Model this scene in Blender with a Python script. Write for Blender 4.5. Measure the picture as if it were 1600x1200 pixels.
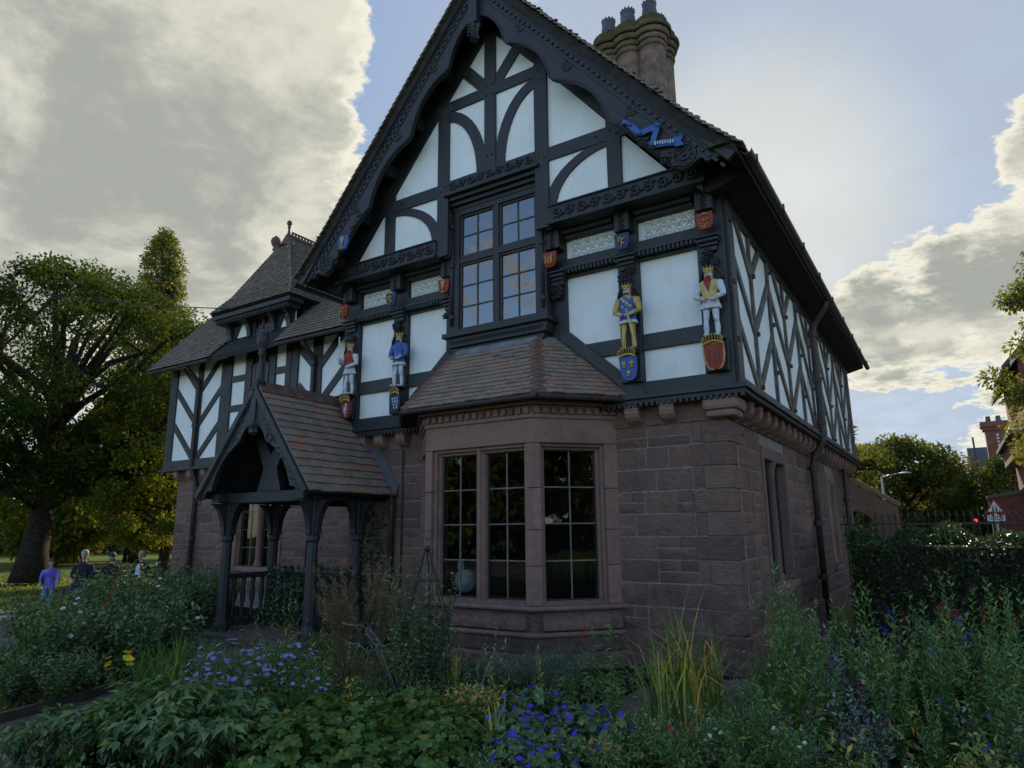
import bpy, bmesh, math, random
import numpy as np
from mathutils import Vector, Matrix
random.seed(7); rng = np.random.default_rng(7)
R = math.radians
for o in list(bpy.data.objects): bpy.data.objects.remove(o)
scn = bpy.context.scene
COL = scn.collection

# ---------------------------------------------------------------- camera
cam = bpy.data.objects.new('camera', bpy.data.cameras.new('camera')); COL.objects.link(cam)
cam.data.sensor_width = 36; cam.data.lens = 23.77
cam.data.clip_start = .05; cam.data.clip_end = 3000
c_r = Vector((.84153787, .54012674, -.00878212)); c_u = Vector((.12181223, -.1738994, .97720048)); c_f = Vector((-.5262849, .82342098, .21213697))
cam.matrix_world = Matrix(((c_r.x, c_u.x, -c_f.x, 5.6977), (c_r.y, c_u.y, -c_f.y, -8.3376), (c_r.z, c_u.z, -c_f.z, 1.7122), (0, 0, 0, 1)))
scn.camera = cam
scn.view_settings.view_transform = 'Standard'; scn.view_settings.look = 'None'
EXPO = 1.0
scn.view_settings.exposure = EXPO; scn.view_settings.gamma = 1.0
scn.render.resolution_x = 1024; scn.render.resolution_y = 768

# ---------------------------------------------------------------- node helper
class NT:
    def __init__(s, tree): s.t = tree; s.n = tree.nodes; s.l = tree.links
    def new(s, typ, **kw):
        n = s.n.new(typ)
        for k, v in kw.items():
            if k == 'inp':
                for a, b in v.items():
                    if hasattr(b, 'is_output') or isinstance(b, bpy.types.NodeSocket): s.l.new(b, n.inputs[a])
                    else: n.inputs[a].default_value = b
            else: setattr(n, k, v)
        return n
    def math(s, op, a, b=0.0, clamp=False):
        n = s.new('ShaderNodeMath', operation=op, use_clamp=clamp, inp={0: a, 1: b}); return n.outputs[0]
    def mix(s, f, a, b, blend='MIX'):
        n = s.new('ShaderNodeMix', data_type='RGBA', blend_type=blend)
        for k, v in ((0, f), (6, a), (7, b)):
            if isinstance(v, bpy.types.NodeSocket): s.l.new(v, n.inputs[k])
            else: n.inputs[k].default_value = v if k == 0 else (tuple(v) + (1,))[:4]
        return n.outputs[2]
    def mapr(s, v, a, b, c=0.0, d=1.0, typ='SMOOTHSTEP'):
        n = s.new('ShaderNodeMapRange', interpolation_type=typ, inp={0: v, 1: a, 2: b, 3: c, 4: d}); return n.outputs[0]
    def noise(s, vec, scale, detail=4, rough=.55, dist=0.0, ntype='FBM'):
        n = s.new('ShaderNodeTexNoise', inp={'Vector': vec, 'Scale': scale, 'Detail': detail, 'Roughness': rough, 'Distortion': dist})
        return n.outputs[0]
    def ramp(s, f, stops, interp='LINEAR'):
        n = s.new('ShaderNodeValToRGB', inp={0: f}); cr = n.color_ramp; cr.interpolation = interp
        while len(cr.elements) < len(stops): cr.elements.new(.5)
        for e, (p, c) in zip(cr.elements, stops): e.position = p; e.color = tuple(c) + (1,)
        return n.outputs[0]

# ---------------------------------------------------------------- sky (world) and sun
SUN_AZ, SUN_EL = -12.0, 25.0      # azimuth measured from +Y towards +X
w = bpy.data.worlds.new('World'); scn.world = w; w.use_nodes = True
T = NT(w.node_tree); T.n.clear()
sky = T.new('ShaderNodeTexSky', sky_type='NISHITA', sun_disc=False, sun_elevation=R(SUN_EL), sun_rotation=R(SUN_AZ),
            air_density=1.0, dust_density=.15, ozone_density=2.0)
tc = T.new('ShaderNodeTexCoord')
D = tc.outputs['Generated']
sep = T.new('ShaderNodeSeparateXYZ', inp={0: D})
# project the view direction on a cloud layer
zz = T.math('ADD', T.math('MAXIMUM', sep.outputs[2], 0.0), .22)
px = T.math('DIVIDE', sep.outputs[0], zz); py = T.math('DIVIDE', sep.outputs[1], zz)
P = T.new('ShaderNodeCombineXYZ', inp={0: px, 1: py, 2: 0.35}).outputs[0]
n1 = T.noise(P, 1.35, 9, .62, .35)
n2 = T.noise(P, 4.6, 7, .62, .2)
def lobe(az, el, inner, outer):
    a, e = R(az), R(el); v = (math.sin(a) * math.cos(e), math.cos(a) * math.cos(e), math.sin(e))
    d = T.new('ShaderNodeVectorMath', operation='DOT_PRODUCT', inp={0: D, 1: v}).outputs['Value']
    return T.mapr(d, math.cos(R(outer)), math.cos(R(inner)), 0, 1)
LOBES = [  # clouds (positive) and open patches (negative) where the day had them
    (-60, 31, 8, 16, .42), (-72, 34, 6, 20, .42), (-69, 20, 6, 16, .40), (-55, 22, 4, 11, .38), (-53, 37, 3, 8.5, .36), (-80, 22, 6, 16, .36), (-62, 44, 5, 14, .36),
    (-40.5, 34, 1.0, 7.5, -.50), (-41, 40, .5, 4.5, -.35), (-30.5, 43, 2, 6.5, .40), (-12, 33, 9, 19, -.75), (0, 30, 3, 9, -.7),
    (0, 16.5, 2.5, 6.5, .44), (-6, 16.5, 1, 5, .42), (5, 17.5, 1.5, 5.5, .46), (-2, 12.8, 2, 5, .36), (7.2, 26, .8, 3.2, .46), (5, 10.5, 1.5, 4, .32), (3.4, 5.4, .8, 2.8, .36), (-2.5, 7.2, .8, 3.8, -.34), (10, 20, 2, 7, .36)]
bias = None
for az, el, i, o_, wt in LOBES:
    t = T.math('MULTIPLY', lobe(az, el, i, o_), wt)
    bias = t if bias is None else T.math('ADD', bias, t)
n4 = T.noise(P, 15.0, 6, .65, .3)
def dev(n, k): return T.math('MULTIPLY', T.math('SUBTRACT', n, .5), k)
den = T.math('ADD', T.math('ADD', T.math('ADD', dev(n1, .80), dev(n2, 1.9)), dev(n4, 1.15)), T.math('ADD', bias, .46))
mask = T.mapr(den, .55, .74)
thick = T.mapr(den, .66, 1.15)
sunv = (math.sin(R(SUN_AZ)) * math.cos(R(SUN_EL)), math.cos(R(SUN_AZ)) * math.cos(R(SUN_EL)), math.sin(R(SUN_EL)))
sd = T.new('ShaderNodeVectorMath', operation='DOT_PRODUCT', inp={0: D, 1: sunv}).outputs['Value']
near = T.mapr(sd, .05, .75)
def vis(c): return tuple(((x / 255 + .055) / 1.055) ** 2.4 / 2 ** EXPO for x in c)
lit = T.mix(near, vis((214, 222, 232)), vis((248, 243, 224)))
n3 = T.noise(P, 2.6, 6, .6, .3)
th2 = T.math('MULTIPLY', thick, T.mapr(T.math('ADD', n3, dev(n4, .16)), .36, .60, .35, 1.0))
ccol = T.mix(th2, lit, vis((168, 172, 165)))
skyc = T.mix(1.0, sky.outputs[0], (.15, .15, .15), 'MULTIPLY')
# added veil tones the sun-side sky down so the exposure can be raised
veil = T.mix(T.mapr(sd, .80, .97), vis((150, 172, 208)), T.mix(T.mapr(sd, .965, 1.0), vis((178, 189, 204)), vis((216, 217, 210))))
vf = T.math('MULTIPLY', T.mapr(sd, .10, .66, 0, .96), T.mapr(n2, .2, .6, .94, 1.0))
final = T.mix(mask, T.mix(vf, skyc, veil), ccol)
# the lower hemisphere: nothing brighter than the ground
bg = T.new('ShaderNodeBackground', inp={'Color': final, 'Strength': 1.0})
T.new('ShaderNodeOutputWorld', inp={0: bg.outputs[0]})
sunl = bpy.data.lights.new('sun', 'SUN'); sunl.energy = 3.2; sunl.angle = R(.6); sunl.color = (1, .88, .68)
suno = bpy.data.objects.new('sun', sunl); COL.objects.link(suno)
suno.rotation_euler = Vector(sunv).to_track_quat('Z', 'Y').to_euler(); suno.location = (-5, 40, 30)

# ---------------------------------------------------------------- materials
MATS = {}
def mat(name, build=None):
    if name in MATS: return MATS[name]
    m = bpy.data.materials.new(name); m.use_nodes = True
    t = NT(m.node_tree); b = t.n['Principled BSDF']; build(t, b); MATS[name] = m; return m
def setp(t, b, col=None, rough=.8, spec=.3, metal=0.0, bump=None, bs=.3, bd=.02):
    if col is not None:
        if isinstance(col, bpy.types.NodeSocket): t.l.new(col, b.inputs['Base Color'])
        else: b.inputs['Base Color'].default_value = tuple(col) + (1,)
    if isinstance(rough, bpy.types.NodeSocket): t.l.new(rough, b.inputs['Roughness'])
    else: b.inputs['Roughness'].default_value = rough
    b.inputs['Specular IOR Level'].default_value = spec; b.inputs['Metallic'].default_value = metal
    if bump is not None:
        n = t.new('ShaderNodeBump', inp={'Strength': bs, 'Distance': bd, 'Height': bump}); t.l.new(n.outputs[0], b.inputs['Normal'])
def wpos(t): return t.new('ShaderNodeNewGeometry').outputs['Position']
def orand(t): return t.new('ShaderNodeObjectInfo').outputs['Random']
def simple(name, col, rough=.8, spec=.3, metal=0.0, var=.25, scale=8, bs=.25, bd=.01, rv=0.0):
    def f(t, b):
        n = t.noise(wpos(t), scale, 5)
        c = t.mix(t.mapr(n, .3, .7), tuple(x * (1 - var) for x in col), tuple(min(1, x * (1 + var)) for x in col))
        if rv: c = t.mix(1.0, c, t.ramp(orand(t), [(0, (1 - rv,) * 3), (1, (1 + rv,) * 3)]), 'MULTIPLY')
        setp(t, b, c, rough, spec, metal, t.noise(wpos(t), scale * 6, 4), bs, bd)
    return mat(name, f)
def m_plaster(t, b):
    p = wpos(t)
    st = t.new('ShaderNodeMapping', inp={0: p, 3: (5, 5, .7)}).outputs[0]
    a = t.noise(p, 1.6, 5); s = t.noise(st, 2.2, 5)
    c = t.mix(t.mapr(a, .35, .75), (.80, .815, .83), (.72, .74, .755))
    c = t.mix(t.mapr(s, .52, .85, 0, .34), c, (.50, .50, .47))
    fine = t.noise(p, 9, 6, .7)
    c = t.mix(t.mapr(fine, .48, .75, 0, .22), c, (.55, .56, .55))
    setp(t, b, c, .75, .25, 0, t.math('ADD', t.noise(p, 28, 4), t.noise(p, 4, 3)), .25, .012)
mat('plaster', m_plaster)
def m_timber(t, b):
    p = wpos(t); n = t.noise(p, 5, 6); g = t.noise(t.new('ShaderNodeMapping', inp={0: p, 3: (9, 9, 2)}).outputs[0], 9, 6)
    c = t.mix(t.mapr(n, .3, .75), (.015, .0155, .020), (.029, .029, .034))
    c = t.mix(t.mapr(g, .62, .8, 0, .35), c, (.085, .08, .075))
    setp(t, b, c, t.mapr(n, .3, .7, .42, .62), .45, 0, g, .35, .012)
mat('timber', m_timber)
def m_timber_w(t, b):   # the weathered timbers of the side wall
    p = wpos(t); n = t.noise(p, 6, 6)
    setp(t, b, t.mix(t.mapr(n, .3, .7), (.05, .046, .044), (.13, .115, .10)), .6, .35, 0, n, .3, .012)
mat('timber_worn', m_timber_w)
def stone_f(lo, hi, dark, sc=7, bs=.7, bd=.03, band=0.0):
    def f(t, b):
        p = wpos(t); r = orand(t)
        n = t.noise(p, sc, 7, .65); big = t.noise(p, .9, 4)
        base = t.ramp(r, [(0, lo), (.45, tuple((a + c) / 2 for a, c in zip(lo, hi))), (.8, hi), (1, dark)])
        c = t.mix(t.mapr(n, .35, .7, .0, .45), base, dark)
        c = t.mix(t.mapr(big, .5, .75, 0, .45), c, (.06, .055, .055))
        gz = t.new('ShaderNodeSeparateXYZ', inp={0: p}).outputs[2]
        alg = t.math('MULTIPLY', t.mapr(t.math('ADD', gz, t.math('MULTIPLY', big, 1.4)), 2.0, .7), t.mapr(n, .4, .6))
        c = t.mix(t.math('MULTIPLY', alg, .35), c, (.045, .055, .035))
        ss = t.new('ShaderNodeMapping', inp={0: p, 3: (9, 9, 52)}).outputs[0]
        tool = t.noise(ss, 1.3, 5, .75)
        c = t.mix(t.math('MULTIPLY', t.mapr(tool, .40, .62), .5 * band + .12), c, t.mix(1.0, c, (.50, .48, .50), 'MULTIPLY'))
        h = t.math('ADD', t.noise(p, sc * 4.5, 6, .7), t.math('MULTIPLY', tool, band * 1.6))
        setp(t, b, c, .92, .15, 0, h, bs, bd)
    return f
mat('stone', stone_f((.30, .185, .155), (.41, .255, .205), (.205, .145, .132), band=1.0, bs=.9, bd=.04))
mat('ashlar', stone_f((.25, .145, .122), (.31, .185, .158), (.15, .105, .10), sc=10, bs=.4, bd=.016))
simple('mortar', (.25, .205, .19), .95, .1, var=.3, scale=20)
def tile_f(stops, moss=.4):
    def f(t, b):
        p = wpos(t); r = orand(t); n = t.noise(p, 16, 6, .65); g = t.noise(p, 2.1, 5)
        cell = t.new('ShaderNodeTexVoronoi', feature='F1', inp={'Vector': p, 'Scale': 6.5}).outputs['Color']
        rr = t.math('FRACT', t.math('ADD', r, 0.0))
        c = t.ramp(rr, stops, 'CONSTANT')
        c = t.mix(t.mapr(n, .35, .7, 0, .5), c, tuple(x * .5 for x in stops[0][1]))
        c = t.mix(t.math('MULTIPLY', t.mapr(g, .54, .72), t.mapr(n, .45, .62, 0, .7)), c, (.105, .105, .055)) if moss else c
        setp(t, b, c, .85, .25, 0, n, .45, .012)
    return f
TS = [(0, (.265, .195, .155)), (.22, (.225, .175, .15)), (.42, (.29, .205, .155)), (.62, (.20, .155, .14)), (.78, (.31, .175, .125)), (.88, (.245, .205, .15)), (.96, (.37, .17, .10))]
mat('tile', tile_f(TS))
mat('tile_purple', tile_f([(0, (.20, .105, .09)), (.5, (.235, .12, .10)), (.8, (.165, .10, .09))], 0))
def m_rooftile(t, b):
    p = wpos(t); g = t.noise(p, 1.4, 5); n = t.noise(p, 14, 6)
    c = t.mix(t.mapr(t.noise(p, 5.5, 3), .3, .7), (.15, .13, .112), (.235, .195, .16))
    c = t.mix(t.mapr(n, .4, .75, 0, .6), c, (.055, .047, .042))
    c = t.mix(t.math('MULTIPLY', t.mapr(g, .5, .66), t.mapr(n, .42, .58)), c, (.10, .105, .05))
    setp(t, b, c, .85, .3, 0, n, .5, .015)
mat('roof_tile', m_rooftile)
simple('moss', (.085, .085, .03), .95, .1, var=.5, scale=9, bs=.8, bd=.03)
def m_mossstone(t, b):
    p = wpos(t); n = t.noise(p, 5, 7, .65); g = t.noise(p, 1.7, 5)
    gz = t.new('ShaderNodeSeparateXYZ', inp={0: p}).outputs[2]
    c = t.mix(t.mapr(n, .3, .7), (.12, .085, .075), (.27, .185, .15))
    hz = t.mapr(t.math('ADD', gz, t.math('MULTIPLY', t.noise(p, 2.4, 5), 1.5)), 12.15, 12.95)
    c = t.mix(t.math('MULTIPLY', hz, t.mapr(n, .32, .55)), c, t.mix(t.mapr(n, .4, .7), (.035, .045, .018), (.095, .09, .028)))
    setp(t, b, c, .92, .15, 0, t.noise(p, 22, 6, .7), .7, .03)
mat('chimney_stone', m_mossstone)
simple('clay_pot', (.07, .062, .085), .55, .4, var=.3, scale=6)
simple('ridge_clay', (.115, .065, .055), .8, .3, var=.35, scale=7)
simple('iron', (.042, .030, .028), .5, .4, var=.3, scale=12)
simple('black_iron', (.012, .015, .015), .45, .45, var=.3, scale=12)
simple('lead', (.16, .17, .185), .6, .4, var=.2, scale=6)
simple('soffit', (.030, .027, .027), .85, .2, var=.3, scale=9)
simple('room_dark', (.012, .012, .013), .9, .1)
simple('curtain', (.55, .54, .50), .9, .1, var=.1)
def paint(name, col, rough=.5, metal=0.0):
    def f(t, b):
        p = wpos(t); n = t.noise(p, 26, 5, .65); g = t.noise(p, 70, 4, .7)
        c = t.mix(t.mapr(n, .3, .7), tuple(x * .72 for x in col), tuple(min(1, x * 1.12) for x in col))
        c = t.mix(t.mapr(g, .50, .68, 0, .55), c, tuple(x * .22 + .012 for x in col))
        setp(t, b, c, rough, .35, metal, g, .3, .006)
    return mat(name, f)
paint('red_paint', (.30, .03, .022)); paint('blue_paint', (.045, .12, .40)); paint('dark_blue_paint', (.022, .045, .13)); paint('gold_paint', (.50, .34, .09), .42, .2); paint('silver_paint', (.58, .61, .68)); paint('skin_paint', (.58, .41, .33)); paint('beard_paint', (.06, .045, .035)); paint('yellow_paint', (.56, .45, .17))
def m_glass(t, b, ior=1.38):
    r = orand(t); p = wpos(t)
    nz = t.new('ShaderNodeBump', inp={'Strength': .06, 'Distance': .02, 'Height': t.noise(p, 3.2, 2)}).outputs[0]
    gl = t.new('ShaderNodeBsdfGlossy', inp={'Color': (1, 1, 1, 1), 'Roughness': .015, 'Normal': nz})
    tr = t.new('ShaderNodeBsdfTransparent', inp={'Color': (.80, .83, .82, 1)})
    fr = t.new('ShaderNodeFresnel', inp={'IOR': ior, 'Normal': nz}).outputs[0]
    mx = t.new('ShaderNodeMixShader', inp={0: fr, 1: tr.outputs[0], 2: gl.outputs[0]})
    out = [x for x in t.n if x.type == 'OUTPUT_MATERIAL'][0]; t.l.new(mx.outputs[0], out.inputs[0]); t.n.remove(b)
mat('glass', m_glass); mat('sky_glass', lambda t, b: m_glass(t, b, 2.6))
simple('parget_line', (.40, .42, .42), .8, .2)
simple('view_blocker', (.05, .045, .04), .9, .1)  # near-black, for the added sheet inside the left bay facet
simple('frame_brown', (.055, .038, .032), .5, .4, var=.2)
simple('glazing_bar', (.16, .135, .125), .6, .3, var=.2)

# ---------------------------------------------------------------- mesh helpers
class MB:
    def __init__(s): s.v = []; s.f = []; s.mi = []; s.cur = 0
    def add(s, vs, fs):
        o = len(s.v); s.v += [tuple(x) for x in vs]; s.f += [tuple(i + o for i in f) for f in fs]; s.mi += [s.cur] * len(fs); return s
    def box(s, x0, x1, y0, y1, z0, z1):
        return s.add([(x0, y0, z0), (x1, y0, z0), (x1, y1, z0), (x0, y1, z0), (x0, y0, z1), (x1, y0, z1), (x1, y1, z1), (x0, y1, z1)],
                     [(0, 3, 2, 1), (4, 5, 6, 7), (0, 1, 5, 4), (1, 2, 6, 5), (2, 3, 7, 6), (3, 0, 4, 7)])
    def obox(s, c, ax, ay, az):
        c, ax, ay, az = map(Vector, (c, ax, ay, az))
        if ax.cross(ay).dot(az) < 0: az = -az
        vs = [c + sx * ax + sy * ay + sz * az for sz in (-1, 1) for sx, sy in ((-1, -1), (1, -1), (1, 1), (-1, 1))]
        return s.add(vs, [(0, 3, 2, 1), (4, 5, 6, 7), (0, 1, 5, 4), (1, 2, 6, 5), (2, 3, 7, 6), (3, 0, 4, 7)])
    def prism(s, pts, fr, c0, c1):
        n = len(pts); a = [fr(p[0], p[1], c0) for p in pts] + [fr(p[0], p[1], c1) for p in pts]
        return s.add(a, [tuple(range(n - 1, -1, -1)), tuple(range(n, 2 * n))] + [(i, (i + 1) % n, n + (i + 1) % n, n + i) for i in range(n)])
    def tube(s, path, r, n=8, cap=True):
        path = [Vector(p) for p in path]; k = len(path)
        rs = r if isinstance(r, (list, tuple)) else [r] * k
        vs = []; up = None
        for i, p in enumerate(path):
            d = (path[min(i + 1, k - 1)] - path[max(i - 1, 0)]).normalized()
            if up is None: up = Vector((0, 0, 1)) if abs(d.z) < .9 else Vector((1, 0, 0))
            a = d.cross(up); a = a.normalized() if a.length > 1e-6 else Vector((1, 0, 0)); b_ = d.cross(a).normalized(); up = -b_ if False else up
            for j in range(n):
                t = 2 * math.pi * j / n; vs.append(p + rs[i] * (math.cos(t) * a + math.sin(t) * b_))
        fs = [(i * n + j, i * n + (j + 1) % n, (i + 1) * n + (j + 1) % n, (i + 1) * n + j) for i in range(k - 1) for j in range(n)]
        if cap: fs += [tuple(range(n - 1, -1, -1)), tuple((k - 1) * n + j for j in range(n))]
        return s.add(vs, fs)
    def lathe(s, prof, c=(0, 0, 0), n=16, sx=1, sy=1):
        vs = [(c[0] + r * sx * math.cos(2 * math.pi * j / n), c[1] + r * sy * math.sin(2 * math.pi * j / n), c[2] + z) for r, z in prof for j in range(n)]
        k = len(prof)
        fs = [(i * n + j, i * n + (j + 1) % n, (i + 1) * n + (j + 1) % n, (i + 1) * n + j) for i in range(k - 1) for j in range(n)]
        fs += [tuple(range(n - 1, -1, -1)), tuple((k - 1) * n + j for j in range(n))]
        return s.add(vs, fs)
    def ball(s, c, r, n=10, m=7):
        rx, ry, rz = r if isinstance(r, (tuple, list)) else (r, r, r)
        vs = []
        for i in range(1, m):
            t = math.pi * i / m
            for j in range(n): u = 2 * math.pi * j / n; vs.append((c[0] + rx * math.sin(t) * math.cos(u), c[1] + ry * math.sin(t) * math.sin(u), c[2] - rz * math.cos(t)))
        vs += [(c[0], c[1], c[2] - rz), (c[0], c[1], c[2] + rz)]; b0 = (m - 1) * n; b1 = b0 + 1
        fs = [(i * n + j, i * n + (j + 1) % n, (i + 1) * n + (j + 1) % n, (i + 1) * n + j) for i in range(m - 2) for j in range(n)]
        fs += [(b0, (j + 1) % n, j) for j in range(n)] + [(b1, (m - 2) * n + j, (m - 2) * n + (j + 1) % n) for j in range(n)]
        return s.add(vs, fs)
    def ring(s, c, ax, ay, R0, r, n=14, m=5):
        c, ax, ay = map(Vector, (c, ax, ay)); nz = ax.cross(ay)
        vs = []
        for i in range(n):
            u = 2 * math.pi * i / n; d = math.cos(u) * ax + math.sin(u) * ay
            for j in range(m): t = 2 * math.pi * j / m; vs.append(c + d * (R0 + r * math.cos(t)) + nz * (r * math.sin(t)))
        return s.add(vs, [(i * m + j, ((i + 1) % n) * m + j, ((i + 1) % n) * m + (j + 1) % m, i * m + (j + 1) % m) for i in range(n) for j in range(m)])
    def mesh(s, name, mats, smooth=False):
        me = bpy.data.meshes.new(name); me.from_pydata(s.v, [], s.f)
        for m in (mats if isinstance(mats, (list, tuple)) else [mats]): me.materials.append(MATS[m])
        if any(s.mi): me.polygons.foreach_set('material_index', s.mi)
        if smooth: me.polygons.foreach_set('use_smooth', [True] * len(me.polygons))
        me.update(); return me
    def build(s, name, mats, parent=None, smooth=False, bevel=0.0, kind=None):
        o = bpy.data.objects.new(name, s.mesh(name, mats, smooth)); COL.objects.link(o)
        if parent is not None: o.parent = parent
        if bevel:
            m = o.modifiers.new('bevel', 'BEVEL'); m.width = bevel; m.segments = 2; m.limit_method = 'ANGLE'; m.angle_limit = R(40)
        if kind: o['kind'] = kind
        return o
def inst(name, me, parent, M):
    o = bpy.data.objects.new(name, me); COL.objects.link(o); o.parent = parent; o.matrix_local = M; return o
def empty(name, loc=(0, 0, 0), rz=0.0):
    o = bpy.data.objects.new(name, None); COL.objects.link(o); o.location = loc; o.rotation_euler = (0, 0, rz); o.empty_display_size = .2; return o
def tag(o, label, cat, group=None):
    o['label'] = label; o['category'] = cat
    if group: o['group'] = group
    return o
def copy_tree(o, parent=None):
    c = o.copy(); COL.objects.link(c); c.parent = parent
    for ch in o.children: copy_tree(ch, c)
    return c
class Frame:
    """a facade: a = across, b = up, c = out"""
    def __init__(s, o, ac): s.o = Vector(o); s.x = Vector(ac).normalized(); s.u = Vector((0, 0, 1)); s.n = s.x.cross(s.u)
    def __call__(s, a, b, c): return tuple(s.o + s.x * a + s.u * b + s.n * c)
    def M(s, a, b, c, sa, sb, sc_):
        p = s.o + s.x * a + s.u * b + s.n * c
        return Matrix(((s.x.x * sa, s.u.x * sb, s.n.x * sc_, p.x), (s.x.y * sa, s.u.y * sb, s.n.y * sc_, p.y), (s.x.z * sa, s.u.z * sb, s.n.z * sc_, p.z), (0, 0, 0, 1)))
def front(y0): return Frame((0, y0, 0), (1, 0, 0))
def side(x0): return Frame((x0, 0, 0), (0, 1, 0))
def bar_pts(p, q, w):
    p, q = Vector(p).to_2d() if len(p) > 2 else Vector(p), Vector(q); d = (q - p).normalized(); n = Vector((-d.y, d.x)) * w / 2
    return [p - n, q - n, q + n, p + n]
def clip_poly(pts, a, b, c):
    """keep the part where a*x + b*y <= c"""
    out = []; n = len(pts)
    for i in range(n):
        p, q_ = pts[i], pts[(i + 1) % n]; dp = a * p[0] + b * p[1] - c; dq = a * q_[0] + b * q_[1] - c
        if dp <= 0: out.append(p)
        if dp * dq < 0:
            t = dp / (dp - dq); out.append((p[0] + t * (q_[0] - p[0]), p[1] + t * (q_[1] - p[1])))
    return out
# ================================================================ ground
def ground():
    m = MB(); n = 60
    def f(t, b):
        p = wpos(t); n1 = t.noise(p, .35, 5); n2 = t.noise(p, 3, 6); n3 = t.noise(p, 60, 3)
        c = t.mix(t.mapr(n1, .35, .65), (.07, .105, .022), (.115, .145, .032))
        c = t.mix(t.mapr(n2, .5, .75, 0, .6), c, (.10, .085, .03))
        setp(t, b, c, .95, .1, 0, n3, .8, .03)
    mat('grass_ground', f)
    m.add([(-600, -300, -.06), (600, -300, -.06), (600, 1200, -.06), (-600, 1200, -.06)], [(0, 1, 2, 3)])
    o = m.build('ground', 'grass_ground'); o['kind'] = 'structure'
ground()

# ================================================================ the lodge
lodge = tag(empty('lodge_house'), 'black and white timber-framed lodge on a red sandstone ground floor with carved front gable', 'house')
G = front(0.0); F1 = front(.4); S1 = side(3.55); WG = front(2.5)
SL = 1.18                                       # roof pitch
RT = lambda x: 11.0 - SL * abs(x)               # tile surface
RS = lambda x: 10.12 - SL * abs(x)              # soffit
TCOUNT = [0]
def timber(part, fr, poly, proud, back=.02, name='timber', m='timber', bevel=.006):
    TCOUNT[0] += 1
    return MB().prism(poly, fr, -back, proud + .0009 * (TCOUNT[0] % 7)).build(name, m, part, bevel=bevel)
def tbar(part, fr, p, q, w, proud, **k): return timber(part, fr, [tuple(x) for x in bar_pts(p, q, w)], proud, **k)
def arc_poly(cx, cz, ax, az, bx, bz, n=12, blend=1.0):
    """band between a quarter ellipse (ax, az) and a larger one (bx, bz); signs give the quadrant"""
    a = [(cx + ax * math.sin(t), cz + az * math.cos(t)) for t in np.linspace(0, math.pi / 2, n)]
    b = [(cx + bx * math.sin(t), cz + bz * math.cos(t)) for t in np.linspace(math.pi / 2, 0, n)]
    p = a + b
    return p if (ax > 0) == (az > 0) else p[::-1]
def fixdir(p):
    s = sum(p[i][0] * p[(i + 1) % len(p)][1] - p[(i + 1) % len(p)][0] * p[i][1] for i in range(len(p)))
    return p if s > 0 else p[::-1]

# ---- gable
gw = MB()
gw.prism([(-3.2, 6.25), (-.93, 6.25), (-.93, 7.2), (.93, 7.2), (.93, 6.25), (3.2, 6.25), (0, 10.2)], G, -.25, 0)
gable = gw.build('gable_wall', 'plaster', lodge)
def pegs(part, fr, pts, c, m='timber'):
    b = MB()
    for a, z in pts:
        p = Vector(fr(a, z, c)); b.obox(p, fr.x * .012, fr.u * .012, fr.n * .01)
    b.build('pegs', m, part, kind='stuff')
tbar(gable, G, (0, 7.4), (0, 10.2), .225, .04)
for s in (-1, 1):
    tbar(gable, G, (s * .972, 6.2), (s * .972, RS(.968) + .1), .236, .044)
    tbar(gable, G, (s * 2.18, 6.4), (s * 2.18, RS(2.18) + .1), .224, .040)
    tbar(gable, G, (s * .97, 7.41), (s * 2.4, 7.41), .222, .034)
    tbar(gable, G, (s * .05, 8.955), (s * 1.15, 8.955), .2, .034)
    tbar(gable, G, (s * .06, 9.0), (s * .62, 9.66), .21, .028)
    timber(gable, G, fixdir(arc_poly(s * .97, 7.52, -s * .69, 1.17, -s * .89, 1.36)), .026)
    timber(gable, G, fixdir(arc_poly(s * 2.18, 6.5, -s * .97, .73, -s * 1.17, .86)), .026)
    timber(gable, G, fixdir([(0, 10.12), (s * 3.42, RS(3.42)), (s * 3.42, RS(3.42) + .72), (0, 10.84)]), .022)
pegs(gable, G, [(s * x, z) for s in (-1, 1) for x, z in ((.06, 9.05), (.06, 8.87), (.93, 8.95), (1.0, 8.75), (.92, 7.45), (1.02, 7.38), (2.13, 7.44), (2.23, 7.36), (1.9, 7.42), (.05, 7.75))], .05)

# ---- carved bressumer and window head: beams with running scrolls
def scrolls(part, fr, a0, a1, b, c, r):
    m = MB(); n = max(2, int((a1 - a0) / (r * 2.3))); st = (a1 - a0) / n
    for i in range(n):
        a = a0 + (i + .5) * st; p = Vector(fr(a, b, c)); sg = 1 if i % 2 else -1
        m.ring(p, fr.x, fr.u, r * .72, r * .17, 12, 5)
        m.ball(p, (r * .3,) * 3, 6, 5)
        for k in range(3):
            t = sg * (.5 + k * .8); q = p + fr.x * (r * 1.05 * math.cos(t)) + fr.u * (r * .9 * math.sin(t))
            m.ball(q, (r * .22,) * 3, 6, 4)
        q0 = Vector(fr(a - st / 2, b - sg * r * .6, c)); q1 = Vector(fr(a, b + sg * r * .8, c)); q2 = Vector(fr(a + st / 2, b + sg * r * .6, c))
        m.tube([q0, (q0 + q1) / 2, q1, q2], r * .13, 5)
    m.build('scroll_carving', 'timber', part, smooth=True, kind='stuff')
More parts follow.
